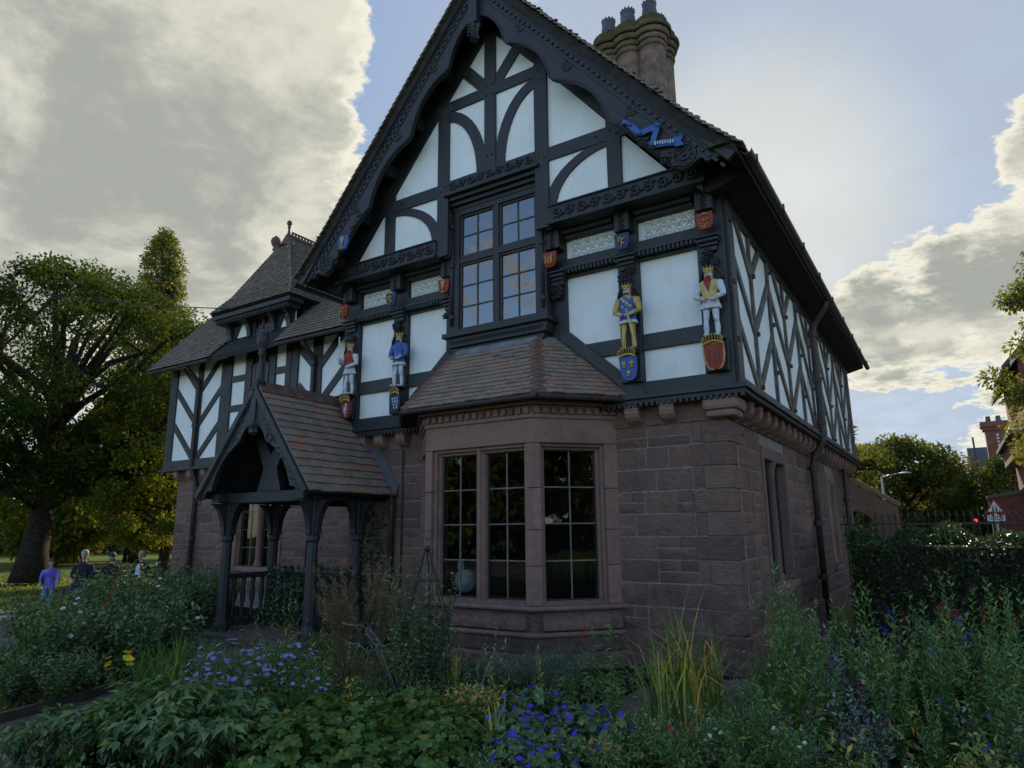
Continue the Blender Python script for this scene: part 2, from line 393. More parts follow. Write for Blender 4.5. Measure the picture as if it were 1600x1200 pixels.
for s in (-1, 1):
    a0, a1 = sorted((s * 1.085, s * 3.46))
    bm = MB(); bm.prism([(a0, 6.24), (a1, 6.24), (a1, 6.505), (a0, 6.505)], G, -.3, .075)
    be = bm.build('carved_beam', 'timber', lodge, bevel=.008)
    mm = MB()
    mm.prism([(a0, 6.205), (a1, 6.205), (a1, 6.238), (a0, 6.238)], G, -.3, .105); mm.prism([(a0, 6.49), (a1, 6.49), (a1, 6.515), (a0, 6.515)], G, -.1, .105)
    mm.build('moulding', 'timber', be, bevel=.006)
    scrolls(be, G, a0 + .05, a1 - .05, 6.368, .085, .088)
    # stepped mouldings under the beam between the posts
    for x0, x1 in ((1.16, 2.0), (2.34, 3.18)):
        q0, q1 = sorted((s * x0, s * x1)); m2 = MB()
        for k, (z0, z1, c) in enumerate(((6.13, 6.2, .32), (6.07, 6.13, .26), (6.02, 6.07, .18))): m2.prism([(q0, z0 + .07), (q1, z0 + .07), (q1, z1 + .07), (q0, z1 + .07)], F1, -.05, c - .05)
        m2.build('moulding', 'timber', be, bevel=.008)
hd = MB(); hd.prism([(-.86, 7.30), (.86, 7.30), (.86, 7.522), (-.86, 7.522)], G, -.3, .06)
head = hd.build('window_head_beam', 'timber', lodge, bevel=.008); scrolls(head, G, -.84, .84, 7.41, .07, .075)
mm = MB()
for k, (z0, z1, c) in enumerate(((7.24, 7.30, .10), (7.17, 7.24, .02), (7.10, 7.17, -.05), (7.03, 7.10, -.11))): mm.prism([(-.93, z0), (.93, z0), (.93, z1), (-.93, z1)], G, -.35, c)
mm.build('moulding', 'timber', head, bevel=.01)

# ---- upper floor, front
uf = MB(); uf.prism([(-3.55, 3.46), (3.55, 3.46), (3.55, 6.3), (-3.55, 6.3)], F1, -.2, 0)
upper = uf.build('upper_front_wall', 'plaster', lodge)
for s in (-1, 1):
    for x, wd in ((2.171, .316), (3.37, .37)):
        tbar(upper, F1, (s * x, 3.5), (s * x, 6.3), wd, .085)
    tbar(upper, F1, (s * 1.02, 3.5), (s * 1.02, 6.3), .26, .07)
    for a, b in ((1.1, 2.05), (2.3, 3.25)):
        tbar(upper, F1, (s * a, 4.274), (s * b, 4.274), .228, .05)
        # moulded rail under the patterned panel
        r = tbar(upper, F1, (s * a, 5.70), (s * b, 5.70), .14, .09)
        q0, q1 = sorted((s * a, s * b)); m2 = MB()
        m2.prism([(q0, 5.585), (q1, 5.585), (q1, 5.63), (q0, 5.63)], F1, -.02, .17); m2.prism([(q0, 5.53), (q1, 5.53), (q1, 5.585), (q0, 5.585)], F1, -.02, .12)
        m2.prism([(q0, 5.48), (q1, 5.48), (q1, 5.53), (q0, 5.53)], F1, -.02, .06)
        for k in range(int((q1 - q0) / .062)): m2.obox(F1(q0 + .03 + k * .062, 5.545, .15), (.018, 0, 0), (0, .03, 0), (0, 0, .028))
        m2.build('rail_moulding', 'timber', upper)
        # pargeted panel: a fish-scale of raised arcs
        g = MB(); w0, w1 = sorted((s * (a + .12), s * (b - .08)))
        g.prism([(w0, 5.76), (w1, 5.76), (w1, 6.21), (w0, 6.21)], F1, -.02, .012)
        g.build('pargeted_panel', 'plaster', upper); g = MB(); st = .148
        for rr in range(6):
            for k in range(-1, int((w1 - w0) / st) + 2):
                ca = w0 + (k + (.5 if rr % 2 else 0)) * st; cb = 5.69 + rr * .098
                def clipd(pts):
                    run = []
                    for p in pts:
                        if w0 + .004 < p[0] < w1 - .004 and 5.765 < p[1] < 6.205: run.append(p)
                        elif len(run) > 1: yield run; run = []
                        else: run = []
                    if len(run) > 1: yield run
                for R0 in (.072, .045):
                    for run in clipd([(ca + R0 * math.sin(t), cb + R0 * 1.55 * math.cos(t)) for t in np.linspace(-1.57, 1.57, 9)]): g.tube([F1(p[0], p[1], .014) for p in run], .0075, 4, False)
                for run in clipd([(ca, cb + .01), (ca, cb + .05), (ca - .018, cb + .065)]): g.tube([F1(p[0], p[1], .014) for p in run], .006, 4, False)
                for run in clipd([(ca, cb + .03), (ca + .02, cb + .045)]): g.tube([F1(p[0], p[1], .014) for p in run], .006, 4, False)
        g.build('parget_relief', 'parget_line', upper, kind='stuff')
    tbar(upper, F1, (s * 1.1, 6.25), (s * 3.3, 6.25), .1, .06)
tbar(upper, F1, (-3.55, 3.58), (3.55, 3.58), .25, .075)
# jetty moulding with dentils, front
jm = MB()
jm.prism([(-3.72, 3.46), (3.72, 3.46), (3.72, 3.53), (-3.72, 3.53)], F1, -.1, .16); jm.prism([(-3.68, 3.40), (3.68, 3.40), (3.68, 3.46), (-3.68, 3.46)], F1, -.1, .12)
for k in range(92): jm.obox(F1(-3.64 + k * .08, 3.385, .1), (.024, 0, 0), (0, .03, 0), (0, 0, .03))
jm.build('jetty_moulding', 'timber', upper, bevel=.006)

# ---- brackets and corbels over the posts
def rosette(m, fr, a, b, c, r, n=6):
    p = Vector(fr(a, b, c)); m.ball(p, (r * .35,) * 3, 6, 5)
    for k in range(n):
        t = 2 * math.pi * k / n + .3; m.ball(p + fr.x * (r * .65 * math.cos(t)) + fr.u * (r * .65 * math.sin(t)), (r * .33,) * 3, 6, 4)
for s in (-1, 1):
    for x in (2.171, 3.36, 1.03):
        m = MB(); hw = .115
        m.prism([(s * x - hw, 5.92), (s * x + hw, 5.92), (s * x + hw, 6.24), (s * x - hw, 6.24)], F1, 0, .26)
        o = m.build('bracket', 'timber', upper, bevel=.008)
        c = MB()
        for k in range(3): c.ring(F1(s * x, 5.97 + k * .1, .262), (1, 0, 0), (0, 0, 1), .038, .012, 10, 4); rosette(c, F1, s * x, 5.97 + k * .1, .262, .03, 4)
        c.build('carving', 'timber', o, kind='stuff')
        m = MB()
        for z0, z1, hw, d in ((5.48, 5.53, .15, .21), (5.43, 5.48, .125, .17), (5.535, 5.57, .165, .24), (5.36, 5.43, .11, .14)): m.prism([(s * x - hw, z0), (s * x + hw, z0), (s * x + hw, z1), (s * x - hw, z1)], F1, 0, d)
        o = m.build('corbel', 'timber', upper, bevel=.01)
        c = MB()
        for k in range(7): rosette(c, F1, s * x + random.uniform(-.1, .1), 5.27 + random.uniform(-.09, .09), .13 + random.uniform(0, .05), .062, 5)
        c.build('leaf_carving', 'timber', o, smooth=True, kind='stuff')
    # canopy ring behind each king
    for x in (2.171, 3.36):
        m = MB(); pts = [(s * x + .15 * math.cos(t), 4.95 + .2 * math.sin(t)) for t in np.linspace(0, math.pi, 11)]
        m.tube([F1(a, b, .12) for a, b in pts], .022, 6); m.build('statue_canopy', 'timber', upper, smooth=True)
        m = MB(); m.prism([(s * x - .14, 4.10), (s * x + .14, 4.10), (s * x + .15, 4.135), (s * x - .15, 4.135)], F1, 0, .32)
        m.prism([(s * x - .15, 3.70), (s * x + .15, 3.70), (s * x + .16, 4.11), (s * x - .16, 4.11)], F1, 0, .16)
        m.build('statue_bracket', 'timber', upper, bevel=.01)

# ---- upper window (oriel)
WF = front(.17)
ow = MB()
ow.prism([(-.93, 4.72), (-.74, 4.72), (-.74, 7.08), (-.93, 7.08)], WF, -.3, .05); ow.prism([(.74, 4.72), (.93, 4.72), (.93, 7.08), (.74, 7.08)], WF, -.3, .05)
ow.prism([(-.74, 6.94), (.74, 6.94), (.74, 7.07), (-.74, 7.07)], WF, -.3, .045)
oriel = ow.build('oriel_window', 'timber', lodge, bevel=.008)
for n_, poly, d in (('mullion', [(-.055, 4.9), (.055, 4.9), (.055, 6.95), (-.055, 6.95)], .04), ('transom', [(-.75, 6.07), (.75, 6.07), (.75, 6.19), (-.75, 6.19)], .034), ('sill', [(-1.0, 4.78), (1.0, 4.78), (1.0, 4.86), (-1.0, 4.86)], .16), ('sill', [(-.95, 4.86), (.95, 4.86), (.95, 4.93), (-.95, 4.93)], .06), ('sill_moulding', [(-.92, 4.62), (.92, 4.62), (.95, 4.78), (-.95, 4.78)], .1), ('sill_moulding', [(-.84, 4.5), (.84, 4.5), (.88, 4.62), (-.88, 4.62)], .05)):
    MB().prism(poly, WF, -.3, d).build(n_, 'timber', oriel, bevel=.012)
m = MB()
for k in range(30): rosette(m, WF, -.85 + k * .0585, 4.70, .10, .045, 4)
m.build('carving', 'timber', oriel, kind='stuff')
for s in (-1, 1):
    m = MB()
    m.tube([WF(s * .87, 5.0, .06), WF(s * .87, 7.0, .06)], .03, 8)
    for z in (5.15, 6.05, 6.75): m.lathe([(.03, -.05), (.05, -.03), (.05, .03), (.03, .05)], WF(s * .87, z, .06), 8)
    m.build('colonnette', 'timber', oriel, smooth=True)
def pane(parent, fr, a0, a1, b0, b1, c, tilt=.006):
    p = [(a0, b0), (a1, b0), (a1, b1), (a0, b1)]; t1, t2 = random.uniform(-tilt, tilt), random.uniform(-tilt, tilt)
    m = MB(); ca, cb = (a0 + a1) / 2, (b0 + b1) / 2
    for d in (0, .005): m.add([fr(a, b, c - d + (a - ca) * t1 + (b - cb) * t2) for a, b in p], [(0, 1, 2, 3)] if d == 0 else [(3, 2, 1, 0)])
    return m.build('pane', 'sky_glass' if parent is oriel else 'glass', parent)
def light(parent, fr, a0, a1, b0, b1, nx, nz, c, bw=.011, fw=.03, fm='frame_brown', bmx='frame_brown', fd=.03):
    m = MB()
    for x0, x1, z0, z1 in ((a0, a0 + fw, b0, b1), (a1 - fw, a1, b0, b1), (a0 + fw, a1 - fw, b0, b0 + fw), (a0 + fw, a1 - fw, b1 - fw, b1)): m.prism([(x0, z0), (x1, z0), (x1, z1), (x0, z1)], fr, c - .03, c + fd)
    m.build('casement', fm, parent, bevel=.004)
    i0, i1, j0, j1 = a0 + fw, a1 - fw, b0 + fw, b1 - fw
    for i in range(1, nx): x = i0 + (i1 - i0) * i / nx; MB().prism([(x - bw, j0), (x + bw, j0), (x + bw, j1), (x - bw, j1)], fr, c - .012, c + .014).build('glazing_bar', bmx, parent)
    for j in range(1, nz): z = j0 + (j1 - j0) * j / nz; MB().prism([(i0, z - bw), (i1, z - bw), (i1, z + bw), (i0, z + bw)], fr, c - .012, c + .012).build('glazing_bar', bmx, parent)
    for i in range(nx):
        for j in range(nz):
            x0 = i0 + (i1 - i0) * i / nx; z0 = j0 + (j1 - j0) * j / nz
            pane(parent, fr, x0 + bw * .5, x0 + (i1 - i0) / nx - bw * .5, z0 + bw * .5, z0 + (j1 - j0) / nz - bw * .5, c)
for s in (-1, 1):
    a0, a1 = sorted((s * .055, s * .74))
    light(oriel, WF, a0, a1, 4.93, 6.07, 2, 3, -.02); light(oriel, WF, a0, a1, 6.19, 6.94, 2, 2, -.02)
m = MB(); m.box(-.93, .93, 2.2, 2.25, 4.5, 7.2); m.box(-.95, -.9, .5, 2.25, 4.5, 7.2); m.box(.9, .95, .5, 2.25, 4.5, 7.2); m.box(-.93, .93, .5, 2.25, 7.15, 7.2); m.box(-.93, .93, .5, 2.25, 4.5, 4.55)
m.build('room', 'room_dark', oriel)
for x0, x1 in ((-.72, -.60), (.02, .10)):
    m = MB(); n = 8
    m.add([(x0 + (x1 - x0) * i / n, .42 + .02 * (i % 2), z) for z in (4.95, 6.95) for i in range(n + 1)], [(i, i + 1, n + 2 + i, n + 1 + i) for i in range(n)])
    m.build('curtain', 'curtain', oriel)

# ---- upper floor, side wall with herringbone braces
us = MB(); us.prism([(.42, 3.46), (12.9, 3.46), (12.9, 6.12), (.42, 6.12)], S1, -.2, 0)
uside = us.build('upper_side_wall', 'plaster', lodge)
def herring(part, fr, a0, a1, ac, zs, dz, zb, zt, w=.13, m='timber', proud=.03, post=.16):
    tbar(part, fr, (ac, zb - .05), (ac, zt + .05), post, proud + .012, m=m)
    for z in zs:
        for e in (a0, a1):
            sl = dz / abs(e - ac) if False else dz
            p = (ac, z); q_ = (e, z + dz * abs(e - ac))
            poly = [tuple(v) for v in bar_pts(p, q_, w)]
            poly = clip_poly(fixdir(poly), 0, 1, zt); poly = clip_poly(poly, 0, -1, -zb) if poly else poly
            if poly and len(poly) > 2:
                lo, hi = sorted((ac, e)); poly = clip_poly(poly, 1, 0, hi); poly = clip_poly(poly, -1, 0, -lo)
                if len(poly) > 2: timber(part, fr, fixdir(poly), proud, m=m)
bw_ = 2.4
for k in range(5):
    a0 = .62 if k == 0 else .45 + k * bw_; a1 = .45 + (k + 1) * bw_; ac = .45 + (k + .5) * bw_
    herring(uside, S1, a0, a1, ac, (3.62, 4.52, 5.40), .92, 3.6, 6.12, w=.135, m='timber_worn', post=.10)
    tbar(uside, S1, (a1, 3.6), (a1, 6.12), .10, .045, m='timber_worn')
tbar(uside, S1, (.53, 3.5), (.53, 6.12), .26, .05)
tbar(uside, S1, (12.75, 3.5), (12.75, 6.12), .3, .05, m='timber_worn')
tbar(uside, S1, (.42, 3.59), (12.9, 3.59), .14, .05, m='timber_worn')
tbar(uside, S1, (.42, 6.08), (12.9, 6.08), .12, .05)
jm = MB(); jm.prism([(.3, 3.46), (13.0, 3.46), (13.0, 3.53), (.3, 3.53)], S1, -.1, .16); jm.prism([(.3, 3.40), (12.95, 3.40), (12.95, 3.46), (.3, 3.46)], S1, -.1, .12)
jm.build('jetty_moulding', 'timber', uside, bevel=.006)
m = MB()
for k in range(11):
    for z in (4.5, 5.4, 3.7):
        m.obox(S1(.45 + k * 1.2 + .02, z + (.45 if k % 2 == 0 else 0), .06), (.02, 0, 0), (0, .03, 0), (0, 0, .03))
m.build('pegs', 'timber', uside, kind='stuff')

# ---- main roof
def yprism(pts, y0, y1, m): return m.prism(pts, Frame((0, 0, 0), (1, 0, 0)), -y1, -y0)
def tile_rows(m, BL, BR, TL, TR, rows, tw, th=.022, lap=1.25, jit=.004):
    """many tiles as one mesh"""
    BL, BR, TL, TR = map(Vector, (BL, BR, TL, TR)); ac = (BR - BL).normalized()
    up = (TL - BL); up = (up - ac * up.dot(ac)); H = up.length; up = up.normalized(); n = ac.cross(up); g = H / rows
    for i in range(rows):
        t = i / rows; L = BL.lerp(TL, t); Rr = BR.lerp(TR, t); wid = (Rr - L).dot(ac)
        if wid < .03: continue
        x = -(i % 2) * tw / 2
        while x < wid - .005:
            a, b_ = max(0, x), min(wid, x + tw - .004); x += tw
            if b_ - a < .01: continue
            j = random.uniform(-jit, jit); h0 = th * 2.0 + j; h1 = th * .6; s0 = random.uniform(-jit, jit)
            p = lambda xx, ss, hh: L + ac * xx + up * ss + n * hh
            v = [p(a, s0, h0 - th), p(b_, s0, h0 - th), p(b_, g * lap, h1 - th), p(a, g * lap, h1 - th), p(a, s0, h0), p(b_, s0, h0 + j * .5), p(b_, g * lap, h1), p(a, g * lap, h1)]
            m.add(v, [(4, 5, 6, 7), (0, 1, 5, 4), (1, 2, 6, 5), (3, 0, 4, 7)])
    return m
for s in (-1, 1):
    pts = [(0, 11.0), (s * 3.55, RT(3.55)), (s * 4.0, 6.36), (s * 4.0, 6.24), (s * 3.47, 6.10), (s * 3.3, RS(3.3) + .0), (0, 10.12)]
    m = MB(); yprism(fixdir(pts), .06, 13.3, m)
    roof = m.build('main_roof', 'soffit', lodge)
    m = MB(); yprism(fixdir([(0, 10.98), (s * 3.55, RT(3.55) - .02), (s * 4.0, 6.35), (s * 4.0, 6.24), (s * 3.55, RT(3.55) - .22), (0, 10.78)]), -.5, .06, m); m.build('verge_overhang', 'soffit', roof)
    for yy in (-.22, .0):
        pass
    for k in range(6):
        zc = 10.3 - SL * (.25 + k * .62) + .14; xc = s * (.25 + k * .62); m = MB(); m.box(xc - .07, xc + .07, -.36, .06, zc - .02, zc + .2); m.build('purlin_end', 'soffit', roof)
    m = MB()
    def sg(a, b): return (a, b) if s > 0 else (b, a)
    y0, y1 = -.56, 13.32
    # right slope (seen from +X): across runs along +Y; left slope: across along -Y
    B = [(s * 4.06, y0, 6.30), (s * 4.06, y1, 6.30)]; Mi = [(s * 3.55, y0, RT(3.55) + .0), (s * 3.55, y1, RT(3.55))]; Tp = [(0, y0, 11.0), (0, y1, 11.0)]
    if s < 0: B, Mi, Tp = B[::-1], Mi[::-1], Tp[::-1]
    tile_rows(m, B[0], B[1], Mi[0], Mi[1], 6, .17); tile_rows(m, Mi[0], Mi[1], Tp[0], Tp[1], 46, .17)
    m.build('tile_courses', 'roof_tile', roof, kind='stuff')
    m = MB()
    for k in range(34 if s > 0 else 10):
        t = random.random(); x = .2 + 3.7 * t; z = RT(x) + .05 if x < 3.55 else 6.4
        m.ball((s * x, -.5 + random.uniform(-.06, .05), z - .01), (random.uniform(.03, .07), .04, random.uniform(.010, .022)), 6, 4)
    m.build('moss_tufts', 'moss', roof, kind='stuff')
    g = MB(); pts = [(s * 4.11 + .06 * math.cos(t), 6.235 + .06 * math.sin(t)) for t in np.linspace(math.pi, 2 * math.pi, 8)]
    pts = pts + [(p[0] + (0 if abs(p[0] - s * 4.11) > .05 else 0), p[1] + .012) for p in pts[::-1]]
    yprism(fixdir(pts), -.5, 13.3, g)
    for k in range(9): g.obox((s * 4.13, -.2 + k * 1.6, 6.24), (.05, 0, 0), (0, .015, 0), (0, 0, .06))
    g.build('gutter', 'iron', roof)
m = MB(); m.tube([(0, -.56, 11.03), (0, 13.3, 11.03)], .09, 8); m.build('ridge', 'ridge_clay', lodge)

# ---- bargeboards
def cusp_arc(p, q_, bl=.68, n=9):
    """curve from the upper point p to the lower point q_, level at p and plumb at q_"""
    out = []
    for t in np.linspace(0, math.pi / 2, n):
        e = (p[0] + (q_[0] - p[0]) * math.sin(t), q_[1] + (p[1] - q_[1]) * math.cos(t)); u = t / (math.pi / 2); l = (p[0] + (q_[0] - p[0]) * u, p[1] + (q_[1] - p[1]) * u)
        out.append((e[0] * bl + l[0] * (1 - bl), e[1] * bl + l[1] * (1 - bl)))
    return out
BT = lambda x: 10.93 - SL * x
inner = cusp_arc((.06, 10.08), (.56, 9.36)) + cusp_arc((.64, 9.30), (1.38, 8.36)) + cusp_arc((1.47, 8.29), (2.30, 7.29)) + [(2.42, 7.20), (2.62, 7.02), (2.95, 6.62)]
rc, rr_ = (3.33, 6.44), .185
bottom = [(rc[0] + rr_ * math.cos(t), rc[1] + rr_ * math.sin(t)) for t in np.linspace(R(170), R(310), 8)] + [(3.5, 6.33), (3.56, 6.34), (3.6, 6.27), (3.72, 6.28), (3.98, 6.33)]
BB = front(-.42)
for s in (-1, 1):
    pts = fixdir([(s * a, b) for a, b in [(0.0, BT(0)), (0.0, 10.2)] + inner + bottom + [(3.98, BT(3.98) + .1), (3.5, BT(3.5))]])
    o = MB().prism(pts, BB, -.05, .03).build('bargeboard', 'timber', lodge, bevel=.006)
    m = MB()
    for off, wd, c in ((.075, .13, .075), (.20, .03, .05), (.40, .022, .045)):
        xe_ = 3.93 if off < .1 else 3.7 if off < .3 else 3.35; p, q_ = (s * .02, BT(0) - off), (s * xe_, BT(xe_) - off); m.prism(fixdir([tuple(v) for v in bar_pts(p, q_, wd)]), BB, .0, c)
    for k in range(46):
        x = .12 + k * .082; m.obox(BB(s * x, BT(x) - .29, .045), (.022, 0, -s * .022 * SL), (0, .012, 0), (s * .012 * SL, 0, .012))
    m.build('edge_moulding', 'timber', o)
    m = MB(); e = [(s * a, b) for a, b in inner]; m.tube([BB(a, b + .012, .03) for a, b in e], .017, 5); m.build('cusp_bead', 'timber', o, smooth=True)
    for x, z in ((.88, 9.50), (1.68, 8.46), (2.66, 7.36)):
        m = MB(); p = Vector(BB(s * x, z, .032)); m.ring(p, (1, 0, 0), (0, 0, 1), .088, .014, 16, 5)
        for k in range(4): a = math.pi / 4 + k * math.pi / 2; m.ball(p + Vector((.042 * math.cos(a), 0, .042 * math.sin(a))), (.024, .012, .024), 6, 4)
        m.build('roundel', 'timber', o, smooth=True)
    m = MB(); p = Vector(BB(s * rc[0], rc[1], .035)); m.ring(p, (1, 0, 0), (0, 0, 1), .15, .02, 20, 5); m.ring(p, (1, 0, 0), (0, 0, 1), .07, .014, 14, 5)
    for k in range(9): a = k * 2 * math.pi / 9; m.ball(p + Vector((.108 * math.cos(a), 0, .108 * math.sin(a))), (.026, .016, .026), 6, 4)
    m.ball(p, .03, 6, 4); m.build('rosette', 'timber', o, smooth=True)
    m = MB()   # leaf carving on the foot of the board
    for k in range(16):
        t = k / 15; x = 2.5 + .75 * t; z = BT(x) - .75 + .05 * math.sin(k * 2.1) - .02; m.ball(BB(s * x, z, .04), (.05, .02, .03), 6, 4); m.ring(BB(s * x, z + .08 * math.sin(k), .035), (1, 0, 0), (0, 0, 1), .03, .01, 8, 4)
    m.build('leaf_carving', 'timber', o, smooth=True, kind='stuff')
m = MB(); m.box(-.085, .085, -.55, -.40, 9.95, 10.9); m.box(-.1, .1, -.565, -.39, 9.90, 9.96)
pend = m.build('pendant', 'timber', lodge, bevel=.01)
m = MB(); m.lathe([(.115, 0), (.1, -.06), (.075, -.14), (.08, -.2), (.095, -.24), (.095, -.28), (.05, -.30)], (0, -.475, 9.9), 4)
for k in range(8): m.ball((-.06 + .12 * (k % 2), -.56, 9.86 - .03 * k), (.03, .02, .02), 6, 4)
m.build('carved_drop', 'timber', pend, kind='stuff')
# ================================================================ stone ground floor
def stone_meshes(n=8):
    out = []
    for k in range(n):
        m = MB(); nx, ny = 5, 4; r = np.random.default_rng(40 + k)
        vs = []
        for j in range(ny):
            for i in range(nx):
                x, y = i / (nx - 1) - .5, j / (ny - 1) - .5; ed = i in (0, nx - 1) or j in (0, ny - 1)
                x += 0 if ed else r.uniform(-.05, .05); y += 0 if ed else r.uniform(-.06, .06)
                if ed: x *= .985 + r.uniform(-.006, .006); y *= .965 + r.uniform(-.012, .012)
                vs.append((x, y, .35 + r.uniform(-.12, .05) if ed else .82 + r.uniform(-.3, .2)))
        fs = [(j * nx + i, j * nx + i + 1, (j + 1) * nx + i + 1, (j + 1) * nx + i) for j in range(ny - 1) for i in range(nx - 1)]
        rim = [i for i in range(nx)] + [j * nx + nx - 1 for j in range(1, ny)] + [(ny - 1) * nx + i for i in range(nx - 2, -1, -1)] + [j * nx for j in range(ny - 2, 0, -1)]
        b = len(vs); vs += [(vs[i][0], vs[i][1], -1.0) for i in rim]; L = len(rim)
        fs += [(rim[(i + 1) % L], rim[i], b + i, b + (i + 1) % L) for i in range(L)]
        m.add(vs, fs); out.append(m.mesh('stone', 'stone'))
    return out
STONES = stone_meshes()
ASH = []
for k in range(3):
    m = MB(); m.add([(-.5, -.5, -1), (.5, -.5, -1), (.5, .5, -1), (-.5, .5, -1), (-.495, -.49, .5), (.495, -.49, .5), (.495, .49, .5), (-.495, .49, .5), (-.475, -.46, .62), (.475, -.46, .62), (.475, .46, .62), (-.475, .46, .62)],
        [(0, 1, 5, 4), (1, 2, 6, 5), (2, 3, 7, 6), (3, 0, 4, 7), (4, 5, 9, 8), (5, 6, 10, 9), (6, 7, 11, 10), (7, 4, 8, 11), (8, 9, 10, 11)]); ASH.append(m.mesh('stone', 'ashlar'))
def masonry(part, fr, a0, a1, b0, b1, holes=(), rh=.285, proud=.03, seed=1, far=None, joint=.012):
    rd = random.Random(seed); rows = max(1, round((b1 - b0) / rh)); h = (b1 - b0) / rows; far_mb = MB()
    def put(x0, x1, z0, z1):
        if x1 - x0 < .04: return
        pr_ = proud * rd.uniform(.6, 1.25)
        M = fr.M((x0 + x1) / 2, (z0 + z1) / 2, 0, x1 - x0 - joint, z1 - z0 - joint, pr_)
        me = rd.choice(STONES)
        if rd.random() < .5: M = M @ Matrix.Diagonal((-1, -1, 1, 1))
        if far is not None and (x0 + x1) / 2 > far:
            far_mb.add([M @ v.co for v in me.vertices], [tuple(p.vertices) for p in me.polygons])
        else: inst('stone', me, part, M)
    for i in range(rows):
        z0, z1 = b0 + i * h, b0 + (i + 1) * h
        iv = [(a0, a1)]
        for (h0, h1, g0, g1) in holes:
            if z1 > g0 + .02 and z0 < g1 - .02:
                iv = [q_ for (p0, p1) in iv for q_ in ((p0, min(p1, h0)), (max(p0, h1), p1)) if q_[1] - q_[0] > .05]
        for p0, p1 in iv:
            x = p0
            while x < p1 - .02:
                L = rd.choice((.32, .42, .5, .58, .7)) * rd.uniform(.9, 1.1)
                if p1 - (x + L) < .2: L = p1 - x
                u = rd.random()
                if u < .2 and L > .35:
                    put(x, x + L, z0, z0 + h * .5); put(x, x + L * .55, z0 + h * .5, z1); put(x + L * .55, x + L, z0 + h * .5, z1)
                elif u < .34: put(x, x + L, z0, z0 + h * .45); put(x, x + L, z0 + h * .45, z1)
                else: put(x, x + L, z0, z1)
                x += L
    if far_mb.v: far_mb.build('far_stones', 'stone', part, kind='stuff')
ZS = 3.40                                      # top of the stone storey
GF = front(.52); GS = side(3.36); GW = front(2.65)
m = MB(); m.box(1.75, 3.35, .52, .8, -.1, ZS); m.box(1.75, 3.3, .6, .8, -.1, ZS + .05)
m.box(-1.8, 1.8, .6, .8, 3.2, ZS + .05); m.box(-3.36, -1.75, .52, .8, -.1, ZS)
fw = m.build('front_stone_wall', 'mortar', lodge)
masonry(fw, GF, 1.72, 2.86, .42, 3.12, seed=3); masonry(fw, GF, -3.36, -1.72, .42, 3.12, seed=4)
# quoins of the front right corner: big dressed blocks turning the corner
z = .42; k = 0
while z < 3.05:
    h = .30; L = .50 if k % 2 else .34
    M_ = MB(); M_.box(3.36 - L, 3.385, .492, .492 + (.34 if k % 2 else .5), z + .006, z + h - .006); M_.build('quoin', 'stone', fw, bevel=.012); z += h; k += 1
masonry(fw, GF, 2.86, 3.02, .42, 3.12, seed=8, rh=.3)
# plinth with chamfered top
for x0, x1 in ((-3.42, -1.82), (1.82, 3.44)):
    m = MB(); m.prism([(x0, -.1), (x1, -.1), (x1, .42), (x0, .42)], GF, -.2, .10); m.build('plinth', 'stone', fw, bevel=.03)
for x0, x1 in ((-3.4, -1.75), (1.75, 3.4)): MB().prism([(x0, 3.12), (x1, 3.12), (x1, ZS), (x0, ZS)], GF, -.2, .035).build('wall_top_course', 'stone', fw)
def corbel(part, fr, a, w=.2, d=.22, z1=3.40, z0=3.14):
    prof = [(0, z1), (d, z1), (d, z1 - .12), (d - .02, z1 - .17), (d - .07, z1 - .22), (.06, z0), (0, z0)]
    f2 = Frame(Vector(fr(a, 0, 0)), fr.n)      # across = outwards
    m = MB(); m.prism(fixdir(prof), f2, -w / 2, w / 2); m.prism(fixdir([(0, z1 - .075), (d + .012, z1 - .075), (d + .012, z1 - .055), (0, z1 - .055)]), f2, -w / 2 - .004, w / 2 + .004)
    m.build('stone_corbel', 'ashlar', part, bevel=.015)
for a in (2.12, 2.62, -2.12, -2.62, -3.05): corbel(fw, GF, a)
m = MB(); m.box(3.10, 3.56, .30, .82, 3.22, 3.395); m.box(3.13, 3.52, .345, .78, 3.13, 3.235); m.build('corner_corbel', 'ashlar', fw, bevel=.06)
# side stone wall
SWH = [(2.2, 3.95, .78, 2.98), (8.3, 9.5, .78, 2.98)]
m = MB(); GSf = GS
for (h0, h1, g0, g1) in [(-9, .8, 0, 0)]: pass
for y0, y1, z0, z1 in ((.62, 2.3, -.1, ZS), (2.3, 3.85, -.1, .8), (2.3, 3.85, 2.9, ZS), (3.85, 8.4, -.1, ZS), (8.4, 9.4, -.1, .8), (8.4, 9.4, 2.9, ZS), (9.4, 12.8, -.1, ZS)): m.prism([(y0, z0), (y1, z0), (y1, z1), (y0, z1)], GS, -.3, 0)
sw = m.build('side_stone_wall', 'mortar', lodge)
masonry(sw, GS, .98, 12.7, .42, 3.12, holes=SWH, seed=11, far=6.3)
m = MB(); m.prism([(.5, -.1), (12.8, -.1), (12.8, .42), (.5, .42)], GS, -.2, .10); m.build('plinth', 'stone', sw, bevel=.03)
m = MB(); m.prism([(.6, 3.12), (12.8, 3.12), (12.8, ZS), (.6, ZS)], GS, -.2, .035); m.build('wall_top_course', 'stone', sw)
for k in range(24): corbel(sw, GS, 1.05 + k * .5)
